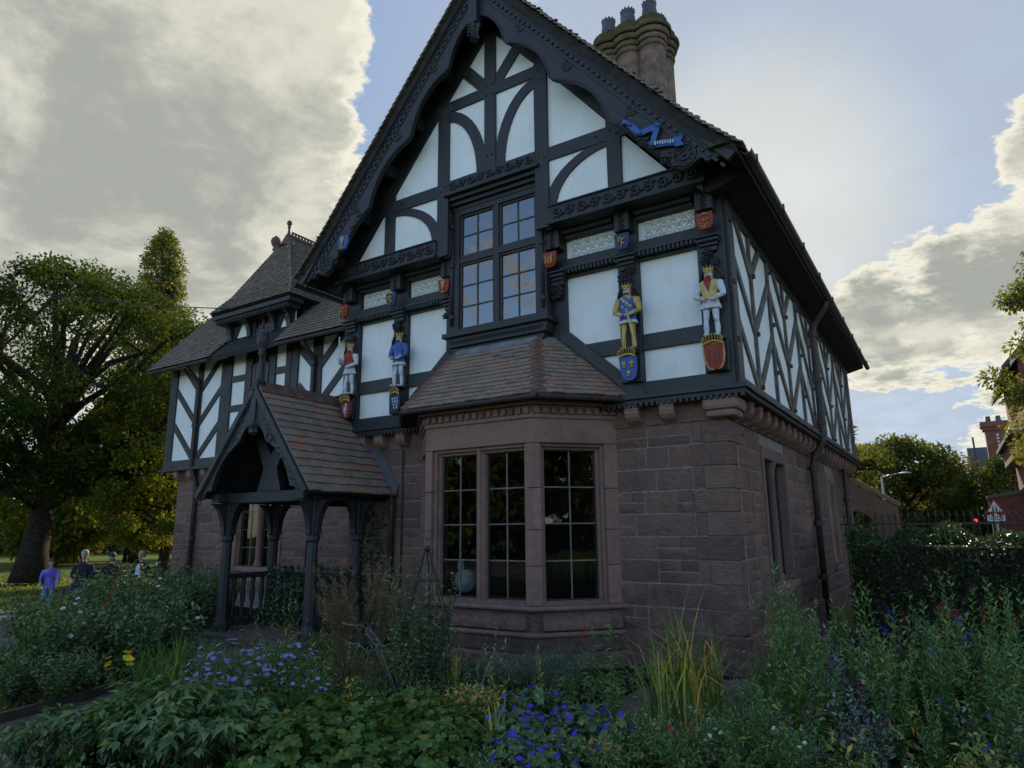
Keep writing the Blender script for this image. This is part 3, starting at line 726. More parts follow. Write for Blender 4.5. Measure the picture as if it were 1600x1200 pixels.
def stone_window(part, fr, a0, a1, z0, z1, lights, inset=.14, nz=4, column=True, room=True):
    wd = a1 - a0; m = MB()
    for p in ([(a0, z0), (a0 + .13, z0), (a0 + .13, z1), (a0, z1)], [(a1 - .13, z0), (a1, z0), (a1, z1), (a1 - .13, z1)]): m.prism(p, fr, -.3, .035)
    m.prism([(a0 + .13, z1 - .2), (a1 - .13, z1 - .2), (a1 - .13, z1), (a0 + .13, z1)], fr, -.3, .033)
    win = m.build('stone_window', 'ashlar', lodge, bevel=.02)
    m = MB(); m.prism([(a0 - .03, z0 - .12), (a1 + .03, z0 - .12), (a1 + .03, z0), (a0 - .03, z0)], fr, -.3, .09); m.build('sill', 'ashlar', win, bevel=.03)
    st = (wd - .26) / lights
    for i in range(lights):
        b0, b1 = a0 + .13 + i * st, a0 + .13 + (i + 1) * st
        if i:
            c = MB(); p = fr(b0, 0, -.06); prof = [(.10, z0), (.10, z0 + .06), (.075, z0 + .1), (.062, z0 + .14), (.06, z1 - .42), (.075, z1 - .40), (.065, z1 - .36), (.1, z1 - .24), (.12, z1 - .2)]
            c.lathe(prof, (p[0], p[1], 0), 14); c.build('column', 'ashlar', win, smooth=True)
        light(win, fr, b0 + (.05 if i else 0), b1 - (.05 if i < lights - 1 else 0), z0, z1 - .2, 2, nz, -inset, bw=.008, fw=.02, fm='black_iron', bmx='glazing_bar')
    if room:
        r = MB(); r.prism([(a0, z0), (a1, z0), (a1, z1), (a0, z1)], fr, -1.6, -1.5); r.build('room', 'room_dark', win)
    return win
stone_window(sw, GS, 2.2, 3.95, .9, 2.95, 2); stone_window(sw, GS, 8.3, 9.5, .9, 2.95, 2)

# ---- the canted bay
FA = front(-.40)
hw, yb, xw, yw = .94, -.40, 1.80, .52
ang = Vector((xw - hw, yw - yb, 0)); FL = ang.length
FR = Frame((hw, yb, 0), ang); FLs = Frame((-xw, yw, 0), (xw - hw, -(yw - yb), 0))
cr = MB()
def bayring(m, z0, z1, off):
    k = off * .42
    pts = [(-xw - off, yw + .2), (-xw - off, yw - k * 0), (-hw - k, yb - off), (hw + k, yb - off), (xw + off, yw), (xw + off, yw + .2)]
    n = len(pts); m.add([(a, b, z0) for a, b in pts] + [(a, b, z1) for a, b in pts], [tuple(range(n - 1, -1, -1)), tuple(range(n, 2 * n))] + [(i, (i + 1) % n, n + (i + 1) % n, n + i) for i in range(n)])
bayring(cr, -.1, .68, .0)
bay = cr.build('bay_window', 'stone', lodge, bevel=.01)
for nm, z0, z1, off, mt in (('plinth', -.1, .16, .20, 'stone'), ('plinth_course', .16, .36, .12, 'stone'), ('string_course', .36, .42, .15, 'ashlar'), ('sill', .68, .74, .10, 'ashlar')):
    q = MB(); bayring(q, z0, z1, off); q.build(nm, mt, bay, bevel=.025)
q = MB()   # sloped apron under the lights
for fr, L in ((FA, 0), (FR, 1), (FLs, 2)):
    a0, a1 = (-hw + .1, hw - .1) if L == 0 else (.1, FL - .05)
    q = MB(); f2 = Frame(Vector(fr(a0, 0, 0)), fr.n); q.prism(fixdir([(-.2, .42), (.11, .42), (.11, .50), (-.13, .80), (-.2, .80)]), f2, -(a1 - a0), 0) if False else None
    pr4 = [(-.2, .44), (.10, .44), (.09, .52), (-.10, .79), (-.2, .79)]
    vs = [fr(a, z, c) for a in (a0, a1) for c, z in pr4]; n = len(pr4)
    q.add(vs, [tuple(range(n)), tuple(range(2 * n - 1, n - 1, -1))] + [(i, n + i, n + (i + 1) % n, (i + 1) % n) for i in range(n)])
    q.build('apron', 'stone', bay, bevel=.01)
# head, corner piers and jambs
def baypiece(name, fr, poly, c0, c1, mt='ashlar', bev=.012): return MB().prism(fixdir(poly), fr, c0, c1).build(name, mt, bay, bevel=bev)
baypiece('head_stone', FA, [(-hw, 2.90), (hw, 2.90), (hw, 3.24), (-hw, 3.24)], -.3, .0); baypiece('head_stone', FR, [(0, 2.90), (FL, 2.90), (FL, 3.24), (0, 3.24)], -.3, .002); baypiece('head_stone', FLs, [(0, 2.90), (FL, 2.90), (FL, 3.24), (0, 3.24)], -.3, .002)
for fr, a0, a1 in ((FA, -hw, hw), (FR, 0, FL), (FLs, 0, FL)):
    jl, jr = a0 + .12, a1 - (.12 if fr is FA else .2)
    if fr is FLs: jl, jr = a0 + .2, a1 - .12
    # splayed reveal: two receding orders
    for (x0, x1), c in (((a0, jl), 0.0),((jr, a1), 0.0), ((jl, jl + .045), -.06), ((jr - .045, jr), -.06), ((jl + .045, jl + .085), -.12), ((jr - .085, jr - .045), -.12)):
        z = .74; k = 0
        edges = [.74, 1.25, 1.72, 2.28, 2.90] if c == 0 else [.74, 2.90]
        for z0, z1 in zip(edges, edges[1:]): baypiece('jamb_stone', fr, [(x0, z0 + (.003 if c == 0 else 0)), (x1, z0 + (.003 if c == 0 else 0)), (x1, z1 - (.003 if c == 0 else 0)), (x0, z1 - (.003 if c == 0 else 0))], -.3, c + (.001 if fr is not FA else 0), bev=.01)
    for dz, c in ((.045, -.06), (.085, -.12)): baypiece('head_stone', fr, [(jl, 2.90 - dz), (jr, 2.90 - dz), (jr, 2.90 - dz + .047), (jl, 2.90 - dz + .047)], -.3, c - .002)
    l0, l1 = jl + .085, jr - .085
    lights = [(l0, l1)]
    if fr is FA:
        lights = [(l0, -.085), (.085, l1)]
        mp = [(-.085, -.2), (-.075, -.12), (-.035, -.075), (-.03, -.055), (.03, -.055), (.035, -.075), (.075, -.12), (.085, -.2)]
        vs = [fr(a, z, c) for z in (.74, 2.9) for a, c in mp]; n = len(mp); q = MB(); q.add(vs, [tuple(range(n - 1, -1, -1)), tuple(range(n, 2 * n))] + [(i, (i + 1) % n, n + (i + 1) % n, n + i) for i in range(n)]); q.build('mullion', 'ashlar', bay, bevel=.004)
    for x0, x1 in lights: light(bay, fr, x0, x1, .79, 2.82, 2, 4, -.19, bw=.009, fw=.018, fm='black_iron', bmx='glazing_bar', fd=.012)
q = MB()
for z0, z1, off in ((3.24, 3.30, .03), (3.42, 3.50, .13)): bayring(q, z0, z1, off)
q.build('cornice', 'ashlar', bay, bevel=.012)
for fr, a0, a1 in ((FA, -hw, hw), (FR, 0, FL), (FLs, 0, FL)):
    n = int((a1 - a0) / .125); st = (a1 - a0) / n
    q = MB(); q.prism([(a0, 3.30), (a1, 3.30), (a1, 3.42), (a0, 3.42)], fr, -.2, .015); q.build('frieze', 'ashlar', bay)
    for k in range(n): baypiece('dentil', fr, [(a0 + (k + .2) * st, 3.305), (a0 + (k + .8) * st, 3.305), (a0 + (k + .8) * st, 3.40), (a0 + (k + .2) * st, 3.40)], 0, .06, bev=.006)
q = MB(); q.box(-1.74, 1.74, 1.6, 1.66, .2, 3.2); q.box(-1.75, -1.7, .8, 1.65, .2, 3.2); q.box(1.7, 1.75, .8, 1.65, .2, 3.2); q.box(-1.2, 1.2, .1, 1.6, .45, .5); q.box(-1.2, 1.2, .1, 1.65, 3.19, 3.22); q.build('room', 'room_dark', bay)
q = MB(); q.prism([(-.1, .72), (FL - .02, .72), (FL - .02, 2.95), (-.1, 2.95)], FLs, -.26, -.235); q.build('view_blocker', 'view_blocker', bay)  # added dark sheet, keeps outside daylight from showing through the left facet
q = MB(); q.lathe([(.05, 0), (.13, .05), (.17, .16), (.14, .28), (.06, .33)], (-.55, .1, .82), 12); q.ball((-.62, .08, 1.2), (.06, .05, .09), 8, 6); q.build('window_ornament', 'silver_paint', bay, smooth=True)

# ---- roof of the bay: single tiles
TILE = {}
for mn in ('tile', 'tile_purple'):
    m = MB(); m.add([(-.5, 0, .0), (.5, 0, .0), (.5, 1, -.9), (-.5, 1, -.9), (-.5, 0, 1), (-.17, 0, 1.12), (.17, 0, 1.12), (.5, 0, 1), (.5, 1, .1), (-.5, 1, .1)],
                    [(4, 5, 6, 7, 8, 9), (0, 1, 7, 6, 5, 4), (1, 2, 8, 7), (3, 0, 4, 9)]); TILE[mn] = m.mesh('tile', mn)
def tile_facet(part, BL, BR, TL, TR, rows, tw, th=.02, lap=1.35, mn='tile', joined=False, skip=None):
    if joined: m = MB(); tile_rows(m, BL, BR, TL, TR, rows, tw, th); m.build('tile_courses', 'roof_tile', part, kind='stuff'); return
    BL, BR, TL, TR = map(Vector, (BL, BR, TL, TR)); ac = (BR - BL).normalized(); up = TL - BL; up = up - ac * up.dot(ac); H = up.length; up.normalize(); n = ac.cross(up); g = H / rows
    for i in range(rows):
        t = i / rows; L = BL.lerp(TL, t); Rr = BR.lerp(TR, t); wid = (Rr - L).dot(ac); x = -random.uniform(.3, .7) * tw * (i % 2)
        while x < wid - .01:
            ww = tw * random.uniform(.93, 1.05); a, b_ = max(0, x), min(wid, x + ww - .003); x += ww
            if b_ - a < .025: continue
            j = random.uniform(-.004, .005); sh = random.uniform(-.006, .006)
            p = L + ac * ((a + b_) / 2) + up * sh + n * (.012 + j); u2 = (up - n * .0).normalized(); a2 = (ac + up * random.uniform(-.02, .02)).normalized()
            sa, sb, sc_ = b_ - a, g * lap, th
            inst('tile', TILE[mn], part, Matrix(((a2.x * sa, u2.x * sb, n.x * sc_, p.x), (a2.y * sa, u2.y * sb, n.y * sc_, p.y), (a2.z * sa, u2.z * sb, n.z * sc_, p.z), (0, 0, 0, 1))))
e_z, t_z = 3.52, 4.50
eA, eB, eC, eD = (-2.16, .42, e_z), (-1.2, -.66, e_z), (1.2, -.66, e_z), (2.16, .42, e_z)
tA, tB, tC, tD = (-1.05, .42, t_z), (-.74, .08, t_z), (.74, .08, t_z), (1.05, .42, t_z)
q = MB(); q.add([eA, eB, eC, eD, tA, tB, tC, tD] + [(a, b, c - .05) for a, b, c in (eA, eB, eC, eD)], [(0, 1, 5, 4), (1, 2, 6, 5), (2, 3, 7, 6), (4, 5, 6, 7), (8, 9, 1, 0), (9, 10, 2, 1), (10, 11, 3, 2), (11, 10, 9, 8), (8, 0, 4, 7, 3, 11)])
brf = q.build('bay_roof', 'soffit', lodge)
tile_facet(brf, eB, eC, tB, tC, 14, .2); tile_facet(brf, eC, eD, tC, tD, 14, .2); tile_facet(brf, eA, eB, tA, tB, 14, .2, joined=True)
for (e, t_, dx) in ((eB, tB, -1), (eC, tC, 1)):
    e, t_ = Vector(e), Vector(t_)
    for i in range(14):
        p = e.lerp(t_, i / 14); p2 = e.lerp(t_, min(1, (i + 1.35) / 14)); wv = .10 if i % 2 else .13
        sdir = Vector((dx * .66, .75, -.0)) * wv; fdir = Vector((-dx * 1, 0, 0)) * wv; up3 = Vector((0, -.25, .97)) * .018 + Vector((dx * .012, -.012, .012))
        vs = [p + fdir + up3 * 1.1, p + up3 * 1.9, p + sdir + up3 * 1.1, p2 + fdir * .9 + up3 * .2, p2 + up3 * .6, p2 + sdir * .9 + up3 * .2, p + fdir, p, p + sdir]
        fs = [(0, 1, 4, 3), (1, 2, 5, 4), (6, 7, 1, 0), (7, 8, 2, 1)]
        if dx < 0: fs = [f[::-1] for f in fs]
        q = MB(); q.add(vs, fs); q.build('hip_tile', 'tile_purple', brf)
q = MB()
for P0, P1 in ((tB, tC), (tC, tD), (tA, tB)):
    P0, P1 = Vector(P0), Vector(P1); d = (P1 - P0).normalized(); o_ = d.cross(Vector((0, 0, 1)))
    q.add([P0 + o_ * .10 + Vector((0, 0, -.09)), P1 + o_ * .10 + Vector((0, 0, -.09)), P1 - o_ * .02 + Vector((0, 0, .07)), P0 - o_ * .02 + Vector((0, 0, .07))], [(0, 1, 2, 3)])
    q.add([P0 + o_ * .10 + Vector((0, 0, -.105)), P1 + o_ * .10 + Vector((0, 0, -.105)), P1 + o_ * .10 + Vector((0, 0, -.09)), P0 + o_ * .10 + Vector((0, 0, -.09))], [(0, 1, 2, 3)])
q.build('lead_flashing', 'lead', brf)
q = MB()
for P0, P1 in ((eA, eB), (eB, eC), (eC, eD)):
    q.tube([Vector(P0) + Vector((0, -.03, -.04)), Vector(P1) + Vector((0, -.03, -.04))], .035, 8)
q.build('gutter', 'iron', brf)
for s in (-1, 1):   # raking boards where the roof meets the wall
    tbar(upper, F1, (s * 1.05, 4.62), (s * 2.3, 3.50), .17, .10)

# ---- drain pipes
def pipe(name, pts, r=.05, mt='iron', joints=()):
    m = MB(); m.tube(pts, r, 10)
    o = m.build(name, mt, lodge, smooth=True)
    for i, p in enumerate(joints):
        j = MB(); j.lathe([(r * 1.05, -.05), (r * 1.45, -.045), (r * 1.45, .045), (r * 1.05, .05)], p, 10); j.build('collar', mt, o)
    return o
pipe('drain_pipe', [(4.05, 6.0, 6.2), (4.0, 6.05, 6.05), (3.78, 6.1, 5.78), (3.72, 6.1, 5.6), (3.72, 6.1, 3.6), (3.70, 6.1, 3.35), (3.52, 6.1, 3.1), (3.48, 6.1, 2.9), (3.48, 6.1, 0)], .062, joints=[(3.72, 6.1, z) for z in (5.55, 4.6, 3.75)] + [(3.48, 6.1, z) for z in (2.85, 1.8, .8)])
pipe('drain_pipe', [(3.47, 10.8, 3.2), (3.47, 10.8, 0)], .05, joints=[(3.47, 10.8, 2.4)])
pipe('drain_pipe', [(-11.5, 2.0, 6.25), (-11.5, 2.1, 6.1), (-11.5, 2.40, 5.85), (-11.5, 2.42, 5.6), (-11.5, 2.42, 3.5), (-11.45, 2.5, 3.2), (-11.4, 2.55, 3.0), (-11.4, 2.55, 0)], .062, joints=[(-11.5, 2.42, z) for z in (5.7, 4.6)] + [(-11.4, 2.55, z) for z in (2.9, 1.6)])
pipe('drain_pipe', [(-6.85, 2.0, 6.25), (-6.85, 2.1, 6.1), (-6.85, 2.40, 5.85), (-6.85, 2.42, 5.6), (-6.85, 2.42, 3.5), (-6.85, 2.55, 3.2), (-6.85, 2.55, 0)], .062, joints=[(-6.85, 2.42, 5.7)])
pipe('drain_pipe', [(-2.36, .40, 2.38), (-2.36, .42, 2.2), (-2.36, .42, .1)], .045, joints=[(-2.36, .42, 2.1), (-2.36, .42, 1.1)])
pipe('lightning_cable', [(-2.18, .47, 3.1), (-2.17, .47, 1.9), (-2.18, .47, .3)], .011, 'black_iron')

# ================================================================ left wing
m = MB(); m.prism([(-12.9, 3.46), (-3.5, 3.46), (-3.5, 6.35), (-12.9, 6.35)], WG, -.2, 0); m.prism([(-10.3, 6.35), (-7.7, 6.35), (-7.7, 7.6), (-10.3, 7.6)], WG, -.2, 0)
wingw = m.build('wing_upper_wall', 'plaster', lodge)
herring(wingw, WG, -12.72, -10.5, -11.5, (3.62, 4.60, 5.55), .98, 3.62, 6.35, w=.17, post=.2)
herring(wingw, WG, -7.45, -5.2, -6.78, (3.62, 4.60, 5.55), .95, 3.62, 6.35, w=.19, post=.32)
for x, wd in ((-12.75, .32), (-10.42, .24), (-7.58, .24), (-5.2, .22)): tbar(wingw, WG, (x, 3.5), (x, 6.35), wd, .045)
for x, wd in ((-10.2, .22), (-7.82, .2), (-9.40, .22), (-8.42, .22)): tbar(wingw, WG, (x, 3.5), (x, 7.55), wd, .05)
for x0, x1 in ((-10.2, -9.4), (-8.42, -7.8)):
    for z in (4.2, 4.92, 5.72, 6.5): tbar(wingw, WG, (x0, z), (x1, z), .17, .036)
tbar(wingw, WG, (-12.9, 3.57), (-3.5, 3.57), .24, .06); tbar(wingw, WG, (-10.3, 7.5), (-7.7, 7.5), .2, .06)
m = MB(); m.prism([(-13.0, 3.40), (-3.5, 3.40), (-3.5, 3.47), (-13.0, 3.47)], WG, -.1, .13); m.build('jetty_moulding', 'timber', wingw, bevel=.006)
# turret window
m = MB(); m.prism([(-9.29, 4.3), (-8.53, 4.3), (-8.53, 7.4), (-9.29, 7.4)], WG, -.05, .008); tw_ = m.build('turret_window', 'frame_brown', lodge)
for z0, z1 in ((4.4, 5.3), (5.35, 6.25), (6.3, 7.3)):
    light(tw_, WG, -9.27, -8.92, z0, z1, 2, 3, .04, bw=.006, fw=.025); light(tw_, WG, -8.90, -8.55, z0, z1, 2, 3, .04, bw=.006, fw=.025)
for s_, x in ((1, -10.2), (-1, -9.4), (1, -8.42), (-1, -7.82)):    # curved brackets under the turret eave
    f2 = Frame(Vector(WG(x, 0, 0)), WG.n); pp = [(.05, 6.75), (.13, 6.78), (.15, 6.95), (.2, 7.1), (.34, 7.25), (.42, 7.42), (.42, 7.5), (.05, 7.5)]
    q = MB(); q.prism(fixdir(pp), f2, -.07, .07); q.build('bracket', 'timber', wingw, bevel=.01)
for s_, x in ((1, -10.2), (-1, -9.4), (1, -8.42), (-1, -7.82)):
    q = MB(); q.prism(fixdir([(x + s_ * .09, 7.4), (x + s_ * .36, 7.4), (x + s_ * .3, 7.15), (x + s_ * .2, 6.95), (x + s_ * .09, 6.75)]), WG, 0, .045) if abs(x + 9.4) > .1 else None
    if q.v: q.build('brace', 'timber', wingw)
m = MB(); m.box(-10.3, -7.7, 2.52, 5.0, 5.5, 7.6); m.build('turret_core', 'timber', lodge)
# wing roof
WR = lambda y: 6.33 + 1.12 * (y - 2.0)
m = MB(); m.add([(-13.3, 2.0, 6.18), (-13.3, 5.9, WR(5.9) - .12), (-13.3, 9.8, 6.18), (-13.3, 2.0, 6.30), (-13.3, 5.9, WR(5.9)), (-13.3, 9.8, 6.3), (-.5, 2.0, 6.18), (-.5, 5.9, WR(5.9) - .12), (-.5, 9.8, 6.18), (-.5, 2.0, 6.30), (-.5, 5.9, WR(5.9)), (-.5, 9.8, 6.3)],
          [(0, 3, 4, 1), (1, 4, 5, 2), (0, 6, 9, 3), (3, 9, 10, 4), (4, 10, 11, 5), (0, 1, 7, 6), (1, 2, 8, 7), (5, 11, 8, 2)])
wr = m.build('wing_roof', 'soffit', lodge)
def flare_rows(m, L0, R0, L1, R1, L2, R2, r1, r2, tw): tile_rows(m, L0, R0, L1, R1, r1, tw); tile_rows(m, L1, R1, L2, R2, r2, tw)
m = MB(); flare_rows(m, (-13.35, 1.95, 6.27), (-10.45, 1.95, 6.27), (-13.35, 2.5, WR(2.5) + .02), (-10.25, 2.5, WR(2.5) + .02), (-13.35, 5.9, WR(5.9)), (-10.25, 5.9, WR(5.9)), 6, 38, .17)
flare_rows(m, (-7.75, 1.95, 6.27), (-3.6, 1.95, 6.27), (-7.75, 2.5, WR(2.5) + .02), (-3.6, 2.5, WR(2.5) + .02), (-7.75, 5.9, WR(5.9)), (-3.6, 5.9, WR(5.9)), 6, 38, .17)
tile_rows(m, (-10.25, 3.6, WR(3.6)), (-7.75, 3.6, WR(3.6)), (-10.25, 5.9, WR(5.9)), (-7.75, 5.9, WR(5.9)), 24, .17)
m.build('tile_courses', 'roof_tile', wr, kind='stuff')
m = MB(); m.tube([(-13.3, 5.9, WR(5.9) + .03), (-1, 5.9, WR(5.9) + .03)], .08, 8); m.build('ridge', 'ridge_clay', wr)
m = MB(); m.tube([(-13.3, 1.97, 6.21), (-10.45, 1.97, 6.21)], .05, 8); m.build('gutter', 'iron', wr)
m = MB(); m.tube([(-7.7, 1.97, 6.21), (-4.1, 1.97, 6.21)], .05, 8); m.build('gutter', 'iron', wr)
def finial(parent, p, h, mt='ridge_clay'):
    k = h / 1.2; m = MB(); m.lathe([(.16 * k, 0), (.11 * k, .12 * k), (.085 * k, .2 * k), (.11 * k, .26 * k), (.085 * k, .32 * k), (.075 * k, .62 * k), (.12 * k, .66 * k), (.09 * k, .72 * k), (.09 * k, .78 * k), (.155 * k, .86 * k), (.18 * k, .97 * k), (.15 * k, 1.08 * k), (.06 * k, 1.16 * k), (.02 * k, 1.2 * k)], p, 12)
    return m.build('finial', mt, parent, smooth=True)
finial(wr, (-13.2, 5.9, WR(5.9) + .05), 1.2)
for xg, yy in ((-13.32, 2.0),):   # wing end verge board
    m = MB(); m.add([(xg, 1.96, 6.16), (xg, 5.9, WR(5.9) - .18), (xg, 5.9, WR(5.9) + .02), (xg, 1.96, 6.34), (xg + .05, 1.96, 6.16), (xg + .05, 5.9, WR(5.9) - .18), (xg + .05, 5.9, WR(5.9) + .02), (xg + .05, 1.96, 6.34)], [(0, 3, 2, 1), (4, 5, 6, 7), (0, 1, 5, 4), (3, 7, 6, 2), (0, 4, 7, 3)]); m.build('verge_board', 'timber', wr)
m = MB(); m.prism([(2.5, 3.46), (9.3, 3.46), (9.3, 6.2), (5.9, 10.2), (2.5, 6.2)], Frame((-12.7, 0, 0), (0, 1, 0)), -.2, 0); m.build('wing_end_wall', 'plaster', lodge)
# turret roof: steep hip with a flared foot
tx, ty, tz = -9.0, 3.14, 9.78; ez, mz = 7.50, 7.95
E0 = [(-10.62, 2.02), (-7.42, 2.02)]; Mx = [(-10.22, 2.34), (-7.78, 2.34)]
m = MB()
def q4(a): return a
tile_rows(m, (*E0[0], ez), (*E0[1], ez), (*Mx[0], mz), (*Mx[1], mz), 6, .17); tile_rows(m, (*Mx[0], mz), (*Mx[1], mz), (tx - .02, ty, tz), (tx + .02, ty, tz), 22, .17)
yb_ = 5.3
tile_rows(m, (*E0[1], ez), (E0[1][0], 3.25, ez), (*Mx[1], mz), (Mx[1][0], 3.55, mz), 6, .17); tile_rows(m, (*Mx[1], mz), (Mx[1][0], 3.7, mz), (tx, ty, tz), (tx, 5.3, tz), 22, .17)
tile_rows(m, (E0[0][0], 3.25, ez), (*E0[0], ez), (Mx[0][0], 3.55, mz), (*Mx[0], mz), 6, .17); tile_rows(m, (Mx[0][0], 3.7, mz), (*Mx[0], mz), (tx, 5.3, tz), (tx, ty, tz), 22, .17)
core = MB(); core.add([(*E0[0], ez - .03), (*E0[1], ez - .03), (E0[1][0], 3.4, ez - .03), (E0[0][0], 3.4, ez - .03), (*Mx[0], mz - .02), (*Mx[1], mz - .02), (Mx[1][0], 3.7, mz - .02), (Mx[0][0], 3.7, mz - .02), (tx, ty, tz - .03), (tx, 5.3, tz - .03)],
    [(0, 1, 5, 4), (1, 2, 6, 5), (3, 0, 4, 7), (4, 5, 8), (5, 6, 9, 8), (7, 4, 8, 9), (3, 2, 1, 0)])
trf = core.build('turret_roof', 'soffit', lodge); m.build('tile_courses', 'roof_tile', trf, kind='stuff')
m = MB(); m.box(-10.6, -7.44, 2.06, 2.5, ez - .16, ez - .05); m.box(-10.5, -7.54, 2.14, 2.5, ez - .28, ez - .16)
for k in range(34): m.box(-10.48 + k * .087, -10.44 + k * .087, 2.10, 2.15, ez - .26, ez - .17)
m.build('turret_cornice', 'timber', trf)
m = MB(); m.tube([(*E0[1], ez + .03), (*Mx[1], mz + .03), (tx + .02, ty, tz)], .022, 6); m.build('hip', 'roof_tile', trf)
m = MB(); m.tube([(*E0[0], ez + .03), (*Mx[0], mz + .03), (tx - .02, ty, tz)], .022, 6); m.build('hip', 'roof_tile', trf)
m = MB(); m.tube([(tx, ty, tz + .02), (tx, 5.3, tz + .02)], .08, 8); m.box(tx - .02, tx + .02, ty + .1, 5.3, tz + .17, tz + .2)
for k in range(20): m.box(tx - .02, tx + .02, ty + .1 + k * .11, ty + .15 + k * .11, tz + .05, tz + .18)
m.build('crested_ridge', 'ridge_clay', trf)
m = MB(); m.lathe([(.26, -.30), (.16, -.12), (.09, .04), (.07, .08)], (tx, ty, tz), 10); m.build('apex_cap', 'ridge_clay', trf)
finial(trf, (tx, ty, tz + .02), .5)
# wing stone wall
wh = [(-9.75, -7.9, .8, 2.9)]
m = MB()
for x0, x1, z0, z1 in ((-12.4, -9.65, -.1, ZS), (-9.65, -8.0, -.1, .85), (-9.65, -8.0, 2.85, ZS), (-8.0, -3.4, -.1, ZS)): m.prism([(x0, z0), (x1, z0), (x1, z1), (x0, z1)], GW, -.25, 0)
ws = m.build('wing_stone_wall', 'mortar', lodge)
masonry(ws, GW, -12.4, -4.6, .3, 3.12, holes=wh, seed=21)
m = MB(); m.prism([(-12.4, 3.12), (-3.4, 3.12), (-3.4, ZS), (-12.4, ZS)], GW, -.2, .035); m.build('wall_top_course', 'stone', ws)
for k in range(8): corbel(ws, GW, -12.25 + k * .62)
stone_window(ws, GW, -9.75, -7.9, .9, 2.9, 2)
m = MB(); m.box(-12.4, -12.2, 2.7, 9.2, -.1, ZS); m.build('wing_end_stone', 'stone', lodge)
# the gable block's own left flank
m = MB(); m.box(-3.5, -3.3, .55, 2.9, 3.4, 6.3); m.build('flank_wall', 'plaster', lodge)
m = MB(); m.box(-3.5, -3.3, .55, 2.9, -.1, 3.4); m.build('flank_stone_wall', 'stone', lodge)

# ================================================================ porch
PX, PYF, PYB, PZ, PE, PH = -3.72, -1.38, .50, 4.10, 2.36, 1.36
psl = (PZ - PE) / PH
m = MB()
for s in (-1, 1):
    m.prism(fixdir([(PX, PZ), (PX + s * PH, PE), (PX + s * PH, PE - .07), (PX, PZ - .09)]), Frame((0, 0, 0), (1, 0, 0)), -(PYB if s > 0 else 2.6), -PYF)
prf = m.build('porch_roof', 'soffit', lodge)
tile_facet(prf, (PX + PH + .05, PYF - .04, PE - .05), (PX + PH + .05, PYB, PE - .05), (PX, PYF - .04, PZ + .01), (PX, PYB, PZ + .01), 14, .215, th=.03)
tile_facet(prf, (PX - PH - .05, 2.6, PE - .05), (PX - PH - .05, PYF - .04, PE - .05), (PX, 2.6, PZ + .01), (PX, PYF - .04, PZ + .01), 14, .215, joined=True)
for k in range(5):
    y0 = PYF - .04 + k * .41; m = MB(); m.prism([(-.16, -.17), (0, .035), (.16, -.17), (.14, -.19), (0, 0), (-.14, -.19)][::-1], Frame((PX, 0, PZ + .05), (1, 0, 0)), -(y0 + .40), -y0); m.build('ridge_tile', 'ridge_clay', prf)
m = MB(); m.add([(PX + .85, PYB - .1, PZ - .85 * psl + .1), (PX + 1.44, PYB - .1, PE - .06), (PX + 1.44, PYB + .0, PE + .14), (PX + .85, PYB + .0, PZ - .85 * psl + .30)], [(0, 1, 2, 3), (3, 2, 1, 0)]); m.build('lead_flashing', 'lead', prf)
# porch bargeboards
PB = front(PYF); L = lambda x: PZ - psl * x
for s in (-1, 1):
    ip = cusp_arc((.0, L(0) - .62), (.33, L(.33) - .52), .6) + cusp_arc((.40, L(.4) - .47), (.98, L(.98) - .44), .55) + [(1.1, L(1.1) - .30), (1.16, L(1.16) - .32)]
    pts = [(PX + s * a, b) for a, b in [(0, L(0) - .02)] + ip + [(1.34, L(1.34) - .12), (PH, L(PH))]]
    o = MB().prism(fixdir(pts), PB, -.02, .06).build('porch_bargeboard', 'timber', lodge, bevel=.006)
    q = MB(); q.prism(fixdir([tuple(v) for v in bar_pts((PX, PZ - .05), (PX + s * PH, PE - .05), .1)]), PB, 0, .10)
    q.build('edge_moulding', 'timber', o, bevel=.008)
    q = MB()
    for k in range(26): x = .06 + k * .05; q.obox(PB(PX + s * x, L(x) - .15, .07), (.016, 0, -s * .016 * psl), (0, .012, 0), (s * .012 * psl, 0, .012))
    for k in range(30): x = .25 + .035 * k; q.ball(PB(PX + s * x, L(x) - .27 + .035 * math.sin(k * 1.7), .062), (.016, .012, .016), 5, 4)
    q.ring(PB(PX + s * .43, L(.43) - .36, .062), (1, 0, 0), (0, 0, 1), .07, .014, 14, 5)
    q.build('bead_carving', 'timber', o, kind='stuff')
m = MB(); m.box(PX - .065, PX + .065, PYF - .09, PYF + .03, PZ - .62, PZ + .1); po = m.build('porch_pendant', 'timber', lodge, bevel=.01)
m = MB(); m.lathe([(.09, 0), (.11, -.05), (.08, -.12), (.09, -.17), (.04, -.22)], (PX, PYF - .03, PZ - .62), 6); m.build('carved_drop', 'timber', po)
pf_ = finial(lodge, (PX, PYF + .02, 0), 1.0, 'timber'); pf_.name = 'porch_finial'; pf_.scale = (.72, .72, .95); pf_.location = (PX * .28, (PYF + .02) * .28, PZ + .02)
